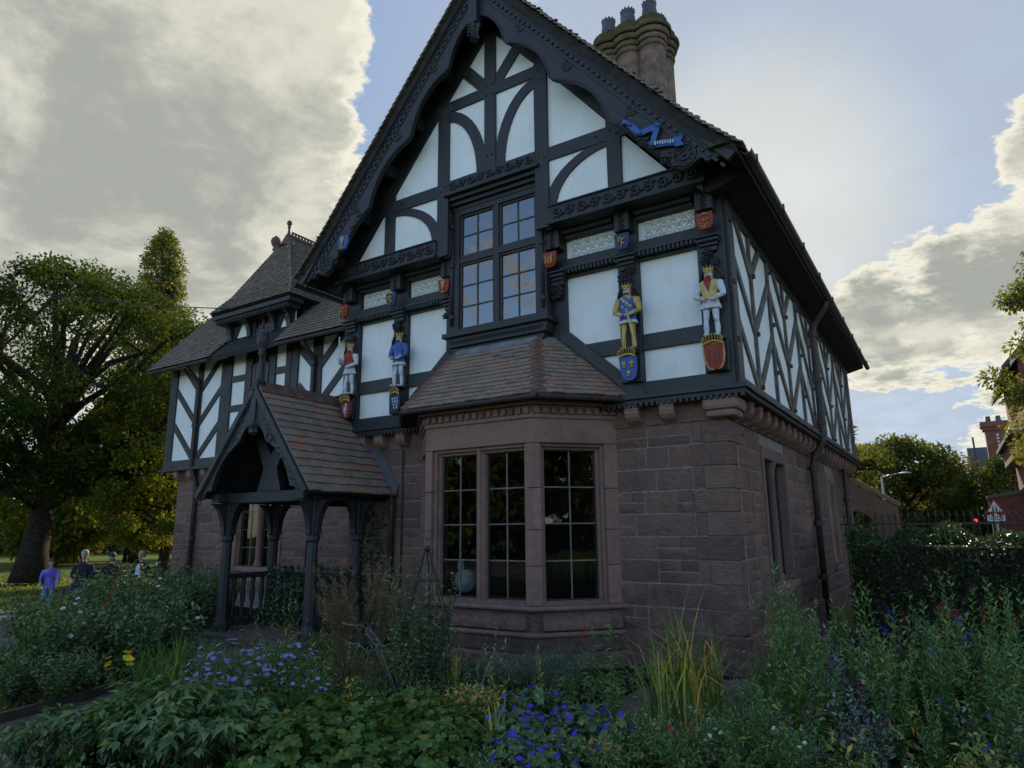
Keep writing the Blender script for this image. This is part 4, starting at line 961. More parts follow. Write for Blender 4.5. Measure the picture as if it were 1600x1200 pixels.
# tie beam, struts, wall plates
XL, XR, YFp, YBp = PX - 1.06, PX + 1.06, -1.0, -.05
tb = MB().box(XL - .12, XR + .12, YFp - .10, YFp + .10, 2.20, 2.38).build('porch_tie_beam', 'timber', lodge, bevel=.015)
for s in (-1, 1):
    MB().box(PX + s * 1.06 - .09, PX + s * 1.06 + .09, YFp - .3, 2.5 if s < 0 else .5, 2.22, 2.36).build('porch_wall_plate', 'timber', lodge, bevel=.01)
q = MB(); q.prism([(PX - .3, 2.38), (PX + .3, 2.38), (PX + .17, 2.75), (PX + .42, 3.28), (PX + .30, 3.36), (PX, 2.98), (PX - .30, 3.36), (PX - .42, 3.28), (PX - .17, 2.75)], front(YFp), -.06, .06); q.build('strut', 'timber', tb, bevel=.01)
def porch_post(x, y):
    prof = [(.17, .0), (.17, .12), (.13, .16), (.115, .22), (.10, .9), (.095, 1.45), (.12, 1.47), (.12, 1.55), (.10, 1.57)]
    m = MB(); m.lathe([(r * .86, z + .12) for r, z in prof] + [(.085, 2.25)], (x, y, 0), 8); o = m.build('porch_post', 'timber', lodge, bevel=.006)
    for dx, dy in ((1, 0), (-1, 0), (0, 1), (0, -1)):
        f2 = Frame((x, y, 0), (dx, dy, 0)); pp = [(.06, 1.68), (.12, 1.68)] + [(.12 + .26 * (1 - math.cos(t)), 1.68 + .52 * math.sin(t)) for t in np.linspace(.2, math.pi / 2, 7)] + [(.06, 2.2)]
        q = MB(); q.prism(fixdir(pp), f2, -.05, .05); q.build('brace', 'timber', o, bevel=.008)
for x, y in ((XL, YFp), (XR, YFp), (XL, YBp), (XR, YBp)): porch_post(x, y)
m = MB(); m.box(XL - .3, XR + .3, YFp - .3, 2.6, -.1, .13); m.build('porch_step', 'stone', lodge, bevel=.03)
def balustrade(p, q_):
    p, q_ = Vector(p), Vector(q_); d = q_ - p; n = int(d.length / .16)
    m = MB(); c = (p + q_) / 2; dd = d.normalized(); pp = dd.cross(Vector((0, 0, 1)))
    m.obox(c + Vector((0, 0, 1.0)), d / 2, pp * .06, Vector((0, 0, .045))); o = m.build('porch_rail', 'timber', lodge, bevel=.01)
    m = MB(); m.obox(c + Vector((0, 0, .25)), d / 2, pp * .05, Vector((0, 0, .05))); m.build('bottom_rail', 'timber', o)
    for k in range(1, n):
        a = p + d * k / n; m = MB(); m.lathe([(.03, .28), (.045, .36), (.025, .48), (.05, .66), (.03, .84), (.045, .92), (.03, .97)], (a.x, a.y, 0), 8); m.build('baluster', 'timber', o, smooth=True)
balustrade((XL, YBp, 0), (XL, YFp, 0)); balustrade((XR, YBp, 0), (XR, YFp, 0)); balustrade((XL + .1, YBp, 0), (XR - .1, YBp, 0))

# ================================================================ chimney
ch = MB()
shafts = [(.52, 3.92), (1.0, 3.88), (1.48, 3.92), (.52, 4.42), (1.0, 4.46), (1.48, 4.42)]
for x, y in shafts: ch.lathe([(.29, 9.0), (.285, 11.6), (.29, 11.85)], (x, y, 0), 18)
ch.box(.45, 1.55, 3.8, 4.54, 9.0, 11.85)
chim = ch.build('chimney', 'chimney_stone', lodge, smooth=False)
def lobed(m, z0, z1, off):
    for i, (x, y) in enumerate(shafts): m.lathe([(.29 + off - .02, z0), (.29 + off, z0 + .03), (.29 + off, z1 - .03), (.29 + off - .03, z1)], (x, y, .002 * i), 18)
    m.box(.42, 1.58, 3.72 - off * .4, 4.62 + off * .4, z0 + .01, z1 - .012)
for z0, z1, off in ((11.66, 11.74, .035), (11.80, 11.92, .05), (11.92, 12.06, .10), (12.06, 12.17, .15), (12.17, 12.36, .07)):
    m = MB(); lobed(m, z0, z1, off); m.build('chimney_course', 'chimney_stone', chim)
for i, (x, y) in enumerate(shafts):
    m = MB(); m.lathe([(.18, 0), (.20, .04), (.20, .10), (.185, .14), (.145, .42), (.15, .45), (.155, .50), (.13, .50), (.125, .3)], (x, y, 12.34), 16)
    for k in range(12): a = k * math.pi / 6; m.obox((x + .143 * math.cos(a), y + .143 * math.sin(a), 12.855), (.016, 0, 0), (0, .016, 0), (0, 0, .02))
    for k in range(4): a = k * math.pi / 2 + .5; m.obox((x + .188 * math.cos(a), y + .188 * math.sin(a), 12.50), (.028 * math.cos(a), .028 * math.sin(a), 0), (-.045 * math.sin(a), .045 * math.cos(a), 0), (0, 0, .03))
    m.build('chimney_pot', 'clay_pot', chim)
m = MB(); m.tube([(.76, 4.05, 12.3), (.76, 4.05, 13.1)], .008, 5); m.build('aerial_rod', 'black_iron', chim)
# ================================================================ painted kings, shields and badges
def remeshed(name, mb, voxel, mats, pick, parent, smooth_it=3):
    """one continuous skin from overlapping volumes; pick(x, y, z) -> material slot"""
    tmp = bpy.data.objects.new('tmp', mb.mesh('tmp', mats)); COL.objects.link(tmp)
    r = tmp.modifiers.new('r', 'REMESH'); r.mode = 'VOXEL'; r.voxel_size = voxel
    sm = tmp.modifiers.new('s', 'SMOOTH'); sm.iterations = smooth_it; sm.factor = .5
    dg = bpy.context.evaluated_depsgraph_get(); me = bpy.data.meshes.new_from_object(tmp.evaluated_get(dg), depsgraph=dg)
    bpy.data.objects.remove(tmp); me.name = name
    me.materials.clear()
    for m in mats: me.materials.append(MATS[m])
    me.polygons.foreach_set('material_index', [pick(*p.center) for p in me.polygons]); me.polygons.foreach_set('use_smooth', [True] * len(me.polygons))
    o = bpy.data.objects.new(name, me); COL.objects.link(o); o.parent = parent; return o
KMATS = ['silver_paint', 'red_paint', 'blue_paint', 'gold_paint', 'skin_paint', 'beard_paint', 'yellow_paint', 'frame_brown']
SI, RE, BL, GO, SK, BE, YE, BR = range(8)
def king(x, spec, label):
    root = tag(empty('king_statue', (x, .19, 4.135)), label, 'statue', None); root.scale = (1.12, 1.05, 1.0); hn = spec['hands']; m = MB()
    for s in (-1, 1):
        st = .012 * s
        m.tube([(s * .060, .0 + st, .03), (s * .062, -.006 + st * 1.5, .13), (s * .060, -.010 + st, .22), (s * .055, -.006, .30), (s * .048, .0, .45)], [.022, .033, .028, .037, .046], 10)
        m.ball((s * .06, -.05 + st, .022), (.03, .07, .025), 8, 6)
        e, h = hn[0 if s < 0 else 1]
        m.tube([(s * .115, .0, .735), ((s * .115 + e[0]) / 2 + s * .008, e[1] / 2, (.735 + e[2]) / 2), e, ((e[0] + h[0]) / 2, (e[1] + h[1]) / 2 - .005, (e[2] + h[2]) / 2), h], [.048, .043, .038, .034, .026], 10)
        m.ball(h, (.028, .03, .03), 8, 6)
        for k in range(4): m.ball((h[0] - .018 + .012 * k, h[1] - .026, h[2] - .004), (.007, .012, .016), 5, 4)
    m.lathe([(.118, .385), (.112, .42), (.098, .50), (.09, .56), (.095, .62), (.118, .70), (.125, .745), (.09, .785), (.045, .80)], (0, 0, 0), 18, 1, .68)
    for k in range(16):
        a = 2 * math.pi * k / 16; m.tube([(.094 * math.cos(a), .064 * math.sin(a), .50), (.118 * math.cos(a), .081 * math.sin(a), .388)], [.006, .014], 6)
    for s in (-1, 1):
        m.ball((s * .058, -.030, .245), (.026, .018, .03), 8, 6); m.ball((s * .118, .0, .745), (.05, .045, .032), 8, 6)
    m.ring((0, 0, .775), (1, 0, 0), (0, .72, 0), .075, .018, 16, 6)
    m.tube([(0, 0, .78), (0, -.004, .84)], .034, 10); m.ball((0, -.008, .872), (.047, .053, .068), 12, 9)
    m.ball((0, -.064, .868), (.009, .014, .018), 6, 5); m.ball((0, -.046, .818), (.032, .024, .036), 8, 6)
    for s in (-1, 1): m.ball((s * .042, .018, .862), (.02, .032, .055), 8, 6); m.ball((s * .017, -.056, .884), (.011, .008, .007), 6, 4)
    remeshed('body', m, .0065, KMATS, spec['pick'], root, 1)
    c = MB(); c.lathe([(.052, .905), (.056, .912), (.054, .93), (.058, .935), (.058, .945), (.05, .945)], (0, -.004, 0), 16)
    for k in range(8):
        a = k * math.pi / 4; c.ball((.055 * math.cos(a), -.004 + .055 * math.sin(a), .955), (.009, .009, .015), 6, 5); c.ball((.057 * math.cos(a), -.004 + .057 * math.sin(a), .974), .007, 6, 4)
    c.lathe([(.052, .92), (.04, .95), (.01, .962)], (0, -.004, 0), 12); c.build('crown', 'gold_paint', root, smooth=True)
    b = MB(); b.lathe([(.094, .50), (.101, .505), (.101, .525), (.094, .53)], (0, 0, 0), 18, 1, .72); b.build('belt', spec.get('belt', 'gold_paint'), root)
    if spec.get('sword'):
        p, q_, mt = spec['sword']; p, q_ = Vector(p), Vector(q_); d = (q_ - p).normalized(); side_ = d.cross(Vector((0, 1, 0))).normalized()
        w_ = MB(); w_.obox((p + q_) / 2, (q_ - p) / 2, side_ * .011, Vector((0, .004, 0))); w_.obox(p + d * .02, side_ * .045, d * .008, Vector((0, .01, 0))); w_.ball(p - d * .06, .014, 6, 5); w_.obox(p - d * .02, d * .045, side_ * .008, Vector((0, .008, 0))); w_.build('sword', mt, root)
    # carved plinth block under the feet
    f = MB(); f.lathe([(.13, -.02), (.15, -.01), (.15, .004), (.14, .008)], (0, -.02, 0), 10, 1, .8); f.build('base', 'timber', root)
    return root
def face(x, y, z):
    if y < -.02 and z < .835 and abs(x) < .045: return BE
    if y > .015 or (abs(x) > .048 and z > .80): return BE
    if z > .875 and z < .893 and abs(abs(x) - .018) < .010 and y < -.05: return BE
    return SK
F_ = ((-.16, -.02, .57), (-.05, -.11, .50)), ((.16, -.02, .57), (.05, -.11, .49))
k1h = ((-.165, -.04, .60), (-.135, -.10, .66)), ((.16, -.02, .57), (.04, -.11, .50))
def pk1(x, y, z):
    if z > .80: return face(x, y, z)
    if z < .545: return SI
    return SI if abs(x) > .098 and z < .75 else RE
def pk2(x, y, z):
    if z > .80: return face(x, y, z)
    if z < .44: return SI
    if y < -.095 and z < .56: return SK
    return BL
def pk3(x, y, z):
    if z > .80: return face(x, y, z)
    if z < .385: return GO
    if z < .43: return SI
    if z > .765: return GO
    if y < -.1 and z < .55: return SK
    if abs(x) > .098 and z > .5: return GO
    if z > .62 and ((int((x + 1) * 28) + int(z * 26)) % 3 == 0) and abs(x) < .07: return YE
    return BL
def pk4(x, y, z):
    if z > .80: return face(x, y, z)
    if z < .50: return SI
    if y < -.1 and z < .55: return SK
    if abs(x) > .098: return SI
    return RE if z > .60 and abs(x) < (z - .60) * .3 and y < 0 else YE
king(-3.27, dict(hands=k1h, pick=pk1, belt='frame_brown', sword=((-.135, -.13, .66), (-.15, -.12, 1.10), 'silver_paint')), 'crowned king statue in red tunic holding a raised silver sword')
king(-2.08, dict(hands=F_, pick=pk2, belt='blue_paint'), 'crowned king statue in plain blue coat with clasped hands and silver legs')
king(2.19, dict(hands=F_, pick=pk3, sword=((.045, -.14, .50), (.13, -.11, .03), 'yellow_paint')), 'crowned king statue with golden legs and blue tunic, golden sword pointing down')
king(3.35, dict(hands=F_, pick=pk4), 'crowned king statue in silver armour and yellow jacket with red chest')

def shield_poly(w, h): return [(-w, h * .5)] + [(-w * math.cos(t) ** .6 if t < 1.5 else 0, h * .5 - h * (.35 + .65 * math.sin(t) ** 1.1) if t > 0 else h * .15) for t in np.linspace(0, math.pi / 2, 7)] + [(w * math.cos(t) ** .6 if t < 1.5 else 0, h * .5 - h * (.35 + .65 * math.sin(t) ** 1.1) if t > 0 else h * .15) for t in np.linspace(math.pi / 2, 0, 7)][1:] + [(w, h * .5)]
def crest(x, z, y, w, h, mt, label, charge, rim=None, crown=True, tilt=.12):
    root = tag(empty('heraldic_shield', (x, y, z)), label, 'shield'); fr = Frame((0, 0, 0), (1, 0, 0)); root.rotation_euler = (tilt, 0, 0)
    p = fixdir(shield_poly(w, h)); MB().prism(p, fr, -.03, .022).build('field', mt, root, bevel=.012)
    if rim: MB().tube([fr(a, b, .02) for a, b in p + p[:1]], .012, 6).build('rim', rim, root, smooth=True)
    charge(root, fr, w, h)
    if crown:
        c = MB(); n = 9
        c.tube([fr(w * .95 * math.sin(t), h * .5 + .06 * math.cos(t) - .03, .03) for t in np.linspace(-1.4, 1.4, 9)], .017, 6)
        for k in range(n):
            t = -1.2 + 2.4 * k / (n - 1); a, b = w * 1.05 * math.sin(t), h * .5 + .085 * math.cos(t); c.tube([fr(a * .9, b - .04, .03), fr(a, b + .015, .045)], [.010, .006], 5); c.ball(fr(a * 1.03, b + .025, .045), .014, 6, 5)
        c.build('coronet', 'gold_paint', root, smooth=True)
    return root
def lion(mt):
    def f(root, fr, w, h):
        m = MB(); P_ = lambda a, b: fr(a * w, b * h, .03)
        m.tube([P_(-.25, -.25), P_(-.05, -.02), P_(.1, .2)], [.022, .026, .02], 6); m.ball(P_(.16, .28), .026, 6, 5)
        for a, b, c, d in ((.05, .12, .45, .18), (.05, .02, .42, -.02), (-.12, -.12, .18, -.25), (-.25, -.25, -.1, -.40)): m.tube([P_(a, b), P_(c, d)], [.013, .009], 5)
        m.tube([P_(-.25, -.22), P_(-.5, -.05), P_(-.4, .15), P_(-.5, .25)], .008, 5); m.build('lion', mt, root, smooth=True)
    return f
def dots(mt, pts, r=.022, sheaf=True):
    def f(root, fr, w, h):
        for a, b in pts:
            m = MB(); m.ball(fr(a * w, b * h, .026), (r, .016, r), 8, 6)
            if sheaf: m.lathe([(r * .35, -r * .9), (r * .8, -r * 1.6), (.005, -r * 1.7)], fr(a * w, b * h, .026), 6)
            m.build('charge', mt, root, smooth=True)
    return f
def pales(mt):
    def f(root, fr, w, h):
        for a in (-.45, 0, .45):
            top, bot = .30 * h, -(.40 - abs(a) * .35) * h; MB().prism([(a * w - .006, bot), (a * w + .006, bot), (a * w + .006, top), (a * w - .006, top)], fr, .02, .027).build('pale', mt, root)
    return f
crest(-3.24, 3.86, .13, .115, .30, 'red_paint', 'red shield with white lion under gold coronet, below the red-tunic king', lion('silver_paint'), 'frame_brown')
crest(-2.06, 3.86, .13, .105, .30, 'dark_blue_paint', 'dark blue shield scattered with pale lilies under gold coronet', dots('silver_paint', [(a, b) for b in (.25, .08, -.1, -.27) for a in ((-.5, 0, .5) if b > 0 else (-.3, .3))], .017), 'black_iron')
crest(2.19, 3.87, .13, .125, .34, 'blue_paint', 'bright blue shield with three golden sheaves under gold coronet', dots('gold_paint', [(-.45, .22), (.45, .22), (0, -.16)], .034), None)
crest(3.37, 3.87, .13, .13, .34, 'red_paint', 'deep red shield with gold border under gold coronet, at the house corner', pales('frame_brown'), 'gold_paint')
def curl(pts, r=.011):
    def f(root, fr, w, h):
        m = MB()
        for ln in pts: m.tube([fr(a * w, b * h, .035) for a, b in ln], [r] * len(ln), 6)
        m.build('emblem', 'gold_paint', root, smooth=True)
    return f
S_ = [[(.5, .25), (.2, .38), (-.3, .3), (-.35, .1), (.2, -.02), (.4, -.15), (.1, -.33), (-.4, -.28)], [(.0, .38), (.0, .45)], [(-.5, -.1), (-.3, -.2)], [(.55, 0), (.35, .08)], [(0, -.35), (.0, -.45)]]
BEAST = [[(-.5, .05), (-.1, .1), (.35, .1), (.5, .3)], [(-.45, .05), (-.5, -.35)], [(-.15, .08), (-.1, -.35)], [(.2, .08), (.2, -.35)], [(.38, .1), (.45, -.3)], [(-.5, .08), (-.6, .3)]]
SHEAF = [[(-.4, .35), (-.1, .1), (0, -.3)], [(.4, .35), (.1, .1), (0, -.3)], [(0, .4), (0, -.4)], [(-.25, -.05), (.25, -.05)], [(-.2, .4), (0, .05)], [(.2, .4), (0, .05)], [(-.3, -.4), (.3, -.4)]]
BIRD = [[(-.45, .2), (-.1, .25), (.2, .1), (.45, .15)], [(0, .2), (.05, -.1), (-.05, -.4)], [(.1, -.05), (.4, -.2)], [(-.3, .2), (-.4, -.1)]]
PF = [[(-.5, .4), (-.5, -.4)], [(-.5, .35), (-.1, .3), (-.15, .05), (-.5, .0)], [(.05, .3), (.1, -.35)], [(.1, .25), (.5, .15)], [(.1, -.05), (.45, -.1), (.4, -.35)]]
for x, mt, em, lb in ((-3.40, 'red_paint', PF, 'small red badge with gold knotwork on the post above the red-tunic king'), (-2.21, 'dark_blue_paint', BIRD, 'small dark blue badge with gold bird between two pargeted panels'), (-1.03, 'red_paint', SHEAF, 'small red badge with golden sheaf beside the upper window'),
                      (1.01, 'red_paint', BEAST, 'small red badge with golden walking beast beside the upper window'), (2.19, 'dark_blue_paint', BIRD, 'small blue badge with gold arch over the golden-legged king'), (3.375, 'red_paint', S_, 'small red badge with golden coiled serpent at the house corner')):
    crest(x, 5.725, .10, .112, .25, mt, lb, curl(em), None, False, .05)
# ribbon and shield on the bargeboards
rb = tag(empty('carved_ribbon', (2.556, -.47, 7.195)), 'bright blue carved ribbon zigzagging on the right bargeboard foot', 'ribbon')
RP = [(0, 0), (.08, -.10), (.20, -.276), (.473, -.248), (.379, -.50), (.716, -.568)]
def ribbon_seg(p, q_, wd, c, end=0):
    m = MB(); a, b = Vector(p), Vector(q_); d = (b - a).normalized(); n = Vector((-d.y, d.x)) * wd / 2; k = 5
    vs = []
    for i in range(k + 1):
        t = i / k; pt = a.lerp(b, t); h = c + .018 * math.sin(t * math.pi)
        for sg in (-1, 1): vs.append((pt.x + sg * n.x, -h, pt.y + sg * n.y))
        for sg in (1, -1): vs.append((pt.x + sg * n.x, -h + .02, pt.y + sg * n.y))
    fs = [(4 * i + j, 4 * i + (j + 1) % 4, 4 * i + 4 + (j + 1) % 4, 4 * i + 4 + j) for i in range(k) for j in range(4)] + [(3, 2, 1, 0), tuple(4 * k + j for j in range(4))]
    m.add(vs, fs); return m
for i, (p, q_) in enumerate(zip(RP, RP[1:])): ribbon_seg(p, q_, (.045, .085, .09, .08, .09)[i], .03 + .014 * (i % 2)).build('fold', 'blue_paint', rb, smooth=True, bevel=.006)
for i, (a, b) in enumerate(RP[1:5]): MB().tube([(a - .03, -.045, b + .03), (a + .03, -.055, b - .03)], .028, 8).build('fold_roll', 'blue_paint', rb, smooth=True)
m = MB(); m.prism(fixdir([(.66, -.50), (.80, -.50), (.76, -.57), (.80, -.64), (.68, -.63)]), Frame((0, 0, 0), (1, 0, 0)), .02, .04); m.build('tail', 'blue_paint', rb)
m = MB(); m.prism(fixdir([(.02, .0), (-.06, .05), (-.02, .0), (-.07, -.06), (.04, -.04)]), Frame((0, 0, 0), (1, 0, 0)), .02, .04); m.build('tail', 'blue_paint', rb)
for k in range(9): pass
m = MB()
for k in range(8): m.obox((.43 + .034 * k, -.075, -.51 - .0075 * k), (.007, 0, 0), (0, .006, 0), (0, 0, .022 if k % 3 else .03))
m.build('worn_lettering', 'silver_paint', rb, kind='stuff')
crest(-2.85, 6.74, -.49, .115, .27, 'blue_paint', 'blue shield with golden sheaf on the left bargeboard foot', curl([[(a * .8, b) for a, b in l] for l in SHEAF], .014), None, False, 0)
# ================================================================ foliage tools
def leafmat(name, stops, trans=.35, rough=.5, spec=.35, mult=1.0):
    def f(t, b):
        a = t.new('ShaderNodeAttribute', attribute_name='v').outputs['Fac']
        c = t.ramp(a, [(p, tuple(x * mult for x in c_)) for p, c_ in stops])
        t.l.new(c, b.inputs['Base Color']); b.inputs['Roughness'].default_value = rough; b.inputs['Specular IOR Level'].default_value = spec
        tr = t.new('ShaderNodeBsdfTranslucent'); c2 = t.mix(1.0, c, (1.5, 1.35, .6), 'MULTIPLY'); t.l.new(c2, tr.inputs[0])
        mx = t.new('ShaderNodeMixShader', inp={0: trans, 1: b.outputs[0], 2: tr.outputs[0]})
        out = [x for x in t.n if x.type == 'OUTPUT_MATERIAL'][0]; t.l.new(mx.outputs[0], out.inputs[0])
    return mat(name, f)
leafmat('oak_leaf', [(0, (.022, .048, .012)), (.55, (.04, .072, .016)), (.9, (.07, .085, .018)), (1, (.13, .09, .02))], .4, .8, .08)
leafmat('maple_leaf', [(0, (.06, .095, .016)), (.5, (.115, .14, .022)), (.85, (.20, .19, .026)), (1, (.30, .23, .03))], .4, .8, .08)
leafmat('poplar_leaf', [(0, (.045, .06, .018)), (.6, (.085, .095, .025)), (1, (.17, .14, .03))], .4, .8, .08, mult=1.9)
leafmat('autumn_leaf', [(0, (.10, .09, .015)), (.4, (.24, .15, .02)), (1, (.32, .13, .015))], .4, .8, .08)
leafmat('far_leaf', [(0, (.030, .044, .012)), (.6, (.065, .075, .02)), (1, (.12, .10, .028))], .4, .8, .08, mult=1.9)
leafmat('dark_leaf', [(0, (.012, .026, .014)), (.6, (.028, .048, .022)), (1, (.055, .075, .03))], .2, mult=2.2)
leafmat('laurel_leaf', [(0, (.014, .034, .012)), (.7, (.03, .058, .02)), (1, (.07, .09, .025))], .12, .5, .3, mult=1.5)
leafmat('shrub_leaf', [(0, (.022, .050, .018)), (.55, (.045, .085, .03)), (.9, (.075, .12, .045)), (1, (.16, .13, .03))], .25, .42, .45, mult=2.2)
leafmat('peony_leaf', [(0, (.030, .065, .022)), (.6, (.055, .105, .038)), (.93, (.085, .14, .05)), (1, (.17, .14, .03))], .25, .45, .4, mult=2.0)
leafmat('bright_leaf', [(0, (.045, .095, .018)), (.6, (.085, .17, .03)), (.92, (.13, .22, .05)), (1, (.25, .20, .03))], .35, mult=1.1)
leafmat('aster_leaf', [(0, (.035, .075, .022)), (.7, (.06, .12, .035)), (1, (.12, .15, .04))], .3, mult=2.2)
leafmat('strap_leaf', [(0, (.025, .06, .015)), (.6, (.055, .105, .025)), (.9, (.10, .14, .03)), (1, (.26, .20, .05))], .3, mult=2.2)
leafmat('yellowing_leaf', [(0, (.035, .075, .02)), (.5, (.08, .13, .03)), (.66, (.24, .20, .04)), (1, (.36, .24, .07))], .35, mult=2.2)
leafmat('grey_leaf', [(0, (.075, .105, .095)), (.6, (.13, .17, .155)), (1, (.20, .24, .22))], .15, mult=1.3)
leafmat('plume', [(0, (.16, .125, .07)), (1, (.34, .27, .17))], .3, .8, .1)
leafmat('yellow_fall', [(0, (.30, .24, .03)), (.6, (.45, .33, .04)), (1, (.30, .15, .03))], .4)
leafmat('spire_leaf', [(0, (.035, .085, .028)), (.5, (.065, .13, .042)), (.9, (.11, .19, .07)), (1, (.26, .24, .05))], .3, .45, .4, mult=1.75)
def petal(name, c, tr=.3): leafmat(name, [(0, tuple(x * .75 for x in c)), (1, c)], tr, .6, .2)
petal('purple_petal', (.38, .33, .80)); petal('violet_blue_petal', (.10, .07, .62)); petal('red_petal', (.62, .03, .05)); petal('pink_petal', (.50, .16, .22)); petal('orange_petal', (.75, .26, .02)); petal('yellow_petal', (.78, .62, .05)); petal('white_petal', (.70, .70, .72)); petal('magenta_petal', (.30, .03, .22))
simple('bark', (.045, .036, .028), .95, .1, var=.4, scale=10, bs=.8, bd=.04)
simple('twig', (.07, .06, .045), .9, .1, var=.3)
simple('stem', (.06, .085, .03), .8, .2, var=.3)
simple('pale_twig', (.28, .28, .25), .9, .1, var=.2)
def unit(a): return a / np.maximum(np.linalg.norm(a, axis=-1, keepdims=True), 1e-9)
def leaf_mesh(name, P_, D_, L_, W_, mats, mi=None, fold=.25, droop=.15, v=None, simple_=False, nrm=None, r=rng, wide=.45):
    """P base points, D directions, L lengths, W widths -> one mesh of leaves (2 folded quads or 1 diamond each)"""
    P_, D_ = np.asarray(P_, float), unit(np.asarray(D_, float)); N = len(P_); L_ = np.broadcast_to(np.asarray(L_, float), (N,)); W_ = np.broadcast_to(np.asarray(W_, float), (N,))
    ref = nrm if nrm is not None else r.normal(size=(N, 3)) * .55 + np.array([0, 0, 1.0])
    S_ = unit(np.cross(D_, ref)); U = unit(np.cross(S_, D_)); l, w_ = L_[:, None], W_[:, None]
    mid = P_ + D_ * l * wide; tip = P_ + D_ * l - U * l * droop
    if simple_:
        vs = np.stack([P_, mid + S_ * w_ / 2, tip, mid - S_ * w_ / 2], 1).reshape(-1, 3); nv, k = 4, 1
        loops = (np.arange(N)[:, None] * 4 + np.array([0, 1, 2, 3])).reshape(-1)
    else:
        m_ = mid - U * w_ * fold * .5
        q1 = P_ + D_ * l * .2 ; 
        vs = np.stack([P_, mid + S_ * w_ / 2 + U * w_ * fold * .3, tip, mid - S_ * w_ / 2 + U * w_ * fold * .3, m_], 1).reshape(-1, 3); nv, k = 5, 2
        loops = (np.arange(N)[:, None] * 5 + np.array([0, 1, 2, 4, 0, 4, 2, 3])).reshape(-1)
    me = bpy.data.meshes.new(name); nf = N * k
    me.vertices.add(len(vs)); me.vertices.foreach_set('co', vs.astype(np.float32).reshape(-1)); me.loops.add(nf * 4); me.loops.foreach_set('vertex_index', loops.astype(np.int32))
    me.polygons.add(nf); me.polygons.foreach_set('loop_start', np.arange(nf, dtype=np.int32) * 4)
    for m in (mats if isinstance(mats, (list, tuple)) else [mats]): me.materials.append(MATS[m])
    if mi is not None: me.polygons.foreach_set('material_index', np.repeat(mi, k).astype(np.int32))
    at = me.attributes.new('v', 'FLOAT', 'FACE'); vv = r.random(N) if v is None else v; at.data.foreach_set('value', np.repeat(vv, k).astype(np.float32))
    me.update(); me.validate(); return me
def obj(name, me, parent=None, kind=None):
    o = bpy.data.objects.new(name, me); COL.objects.link(o)
    if parent is not None: o.parent = parent
    if kind: o['kind'] = kind
    return o
def tree(name, label, loc, H, crown, n_cl, per, leaf, lm, trunk_r, seed, fork=.3, clr=.75, cat='tree', group=None, limbs=14, gap=.0, lw=.62, trunk_to=.8, bark='bark', lowest=.0, upl=.0):
    """crown(t, r) -> radius of the crown at relative height t; clusters of leaves at limb ends"""
    r = np.random.default_rng(seed); root = tag(empty(name, loc), label, cat, group)
    tr = MB(); top = H * trunk_to; path = []; bx, by = 0, 0
    for k in range(9):
        t = k / 8; bx += r.normal() * .012 * H * (t > .1); by += r.normal() * .012 * H * (t > .1); path.append((bx, by, top * t))
    tr.tube(path, [trunk_r * (1.35 if k == 0 else 1.04 if k == 1 else 1) * (1 - .86 * k / 8) for k in range(9)], 10)
    cl = []
    while len(cl) < n_cl:
        t = r.random(); R0 = crown(t)
        if R0 <= 0: continue
        a = r.random() * 2 * math.pi; q_ = math.sqrt(r.random()); q_ = .35 + .65 * q_ if r.random() < .75 else q_
        cl.append((R0 * q_ * math.cos(a), R0 * q_ * math.sin(a), H * (lowest + (1 - lowest) * t), R0))
    cl = np.array(cl)
    for i in range(min(limbs, n_cl)):
        c = cl[i]; hh = min(top * .92, max(H * fork * r.uniform(.75, 1.2), c[2] * r.uniform(.45, .8) - upl)); k = hh / top * 8; i0 = min(7, int(k)); p0 = np.array(path[i0]) * (1 - (k - i0)) + np.array(path[i0 + 1]) * (k - i0)
        m1 = p0 * .6 + c[:3] * .4 + np.array([0, 0, .06 * H]) * r.uniform(-.5, 1); m2 = p0 * .25 + c[:3] * .75 + r.normal(size=3) * .02 * H
        rr = trunk_r * r.uniform(.28, .5); tr.tube([p0, m1, m2, c[:3]], [rr, rr * .7, rr * .42, rr * .15], 6)
        for _ in range(3):
            j = r.integers(0, n_cl); c2 = cl[j]
            if np.linalg.norm(c2[:3] - m2) < .35 * H: tr.tube([m2, (m2 + c2[:3]) / 2 + r.normal(size=3) * .02 * H, c2[:3]], [rr * .4, rr * .25, rr * .08], 5)
    tr.build('trunk', bark, root, smooth=True)
    n = n_cl * per; ci = np.repeat(np.arange(n_cl), per); off = unit(r.normal(size=(n, 3))) * (r.random((n, 1)) ** .5)
    rad = clr * np.repeat(r.uniform(.6, 1.25, n_cl), per)[:, None]; P_ = cl[ci, :3] + off * rad * np.array([1, 1, .7])
    D_ = off + r.normal(size=(n, 3)) * .6 + np.array([0, 0, -.25]); base = np.repeat(r.random(n_cl), per) * .55 + r.random(n) * .45
    me = leaf_mesh('crown', P_, D_, leaf * r.uniform(.6, 1.3, n), leaf * lw * r.uniform(.7, 1.2, n), lm, simple_=True, v=base, r=r)
    obj('crown', me, root); return root
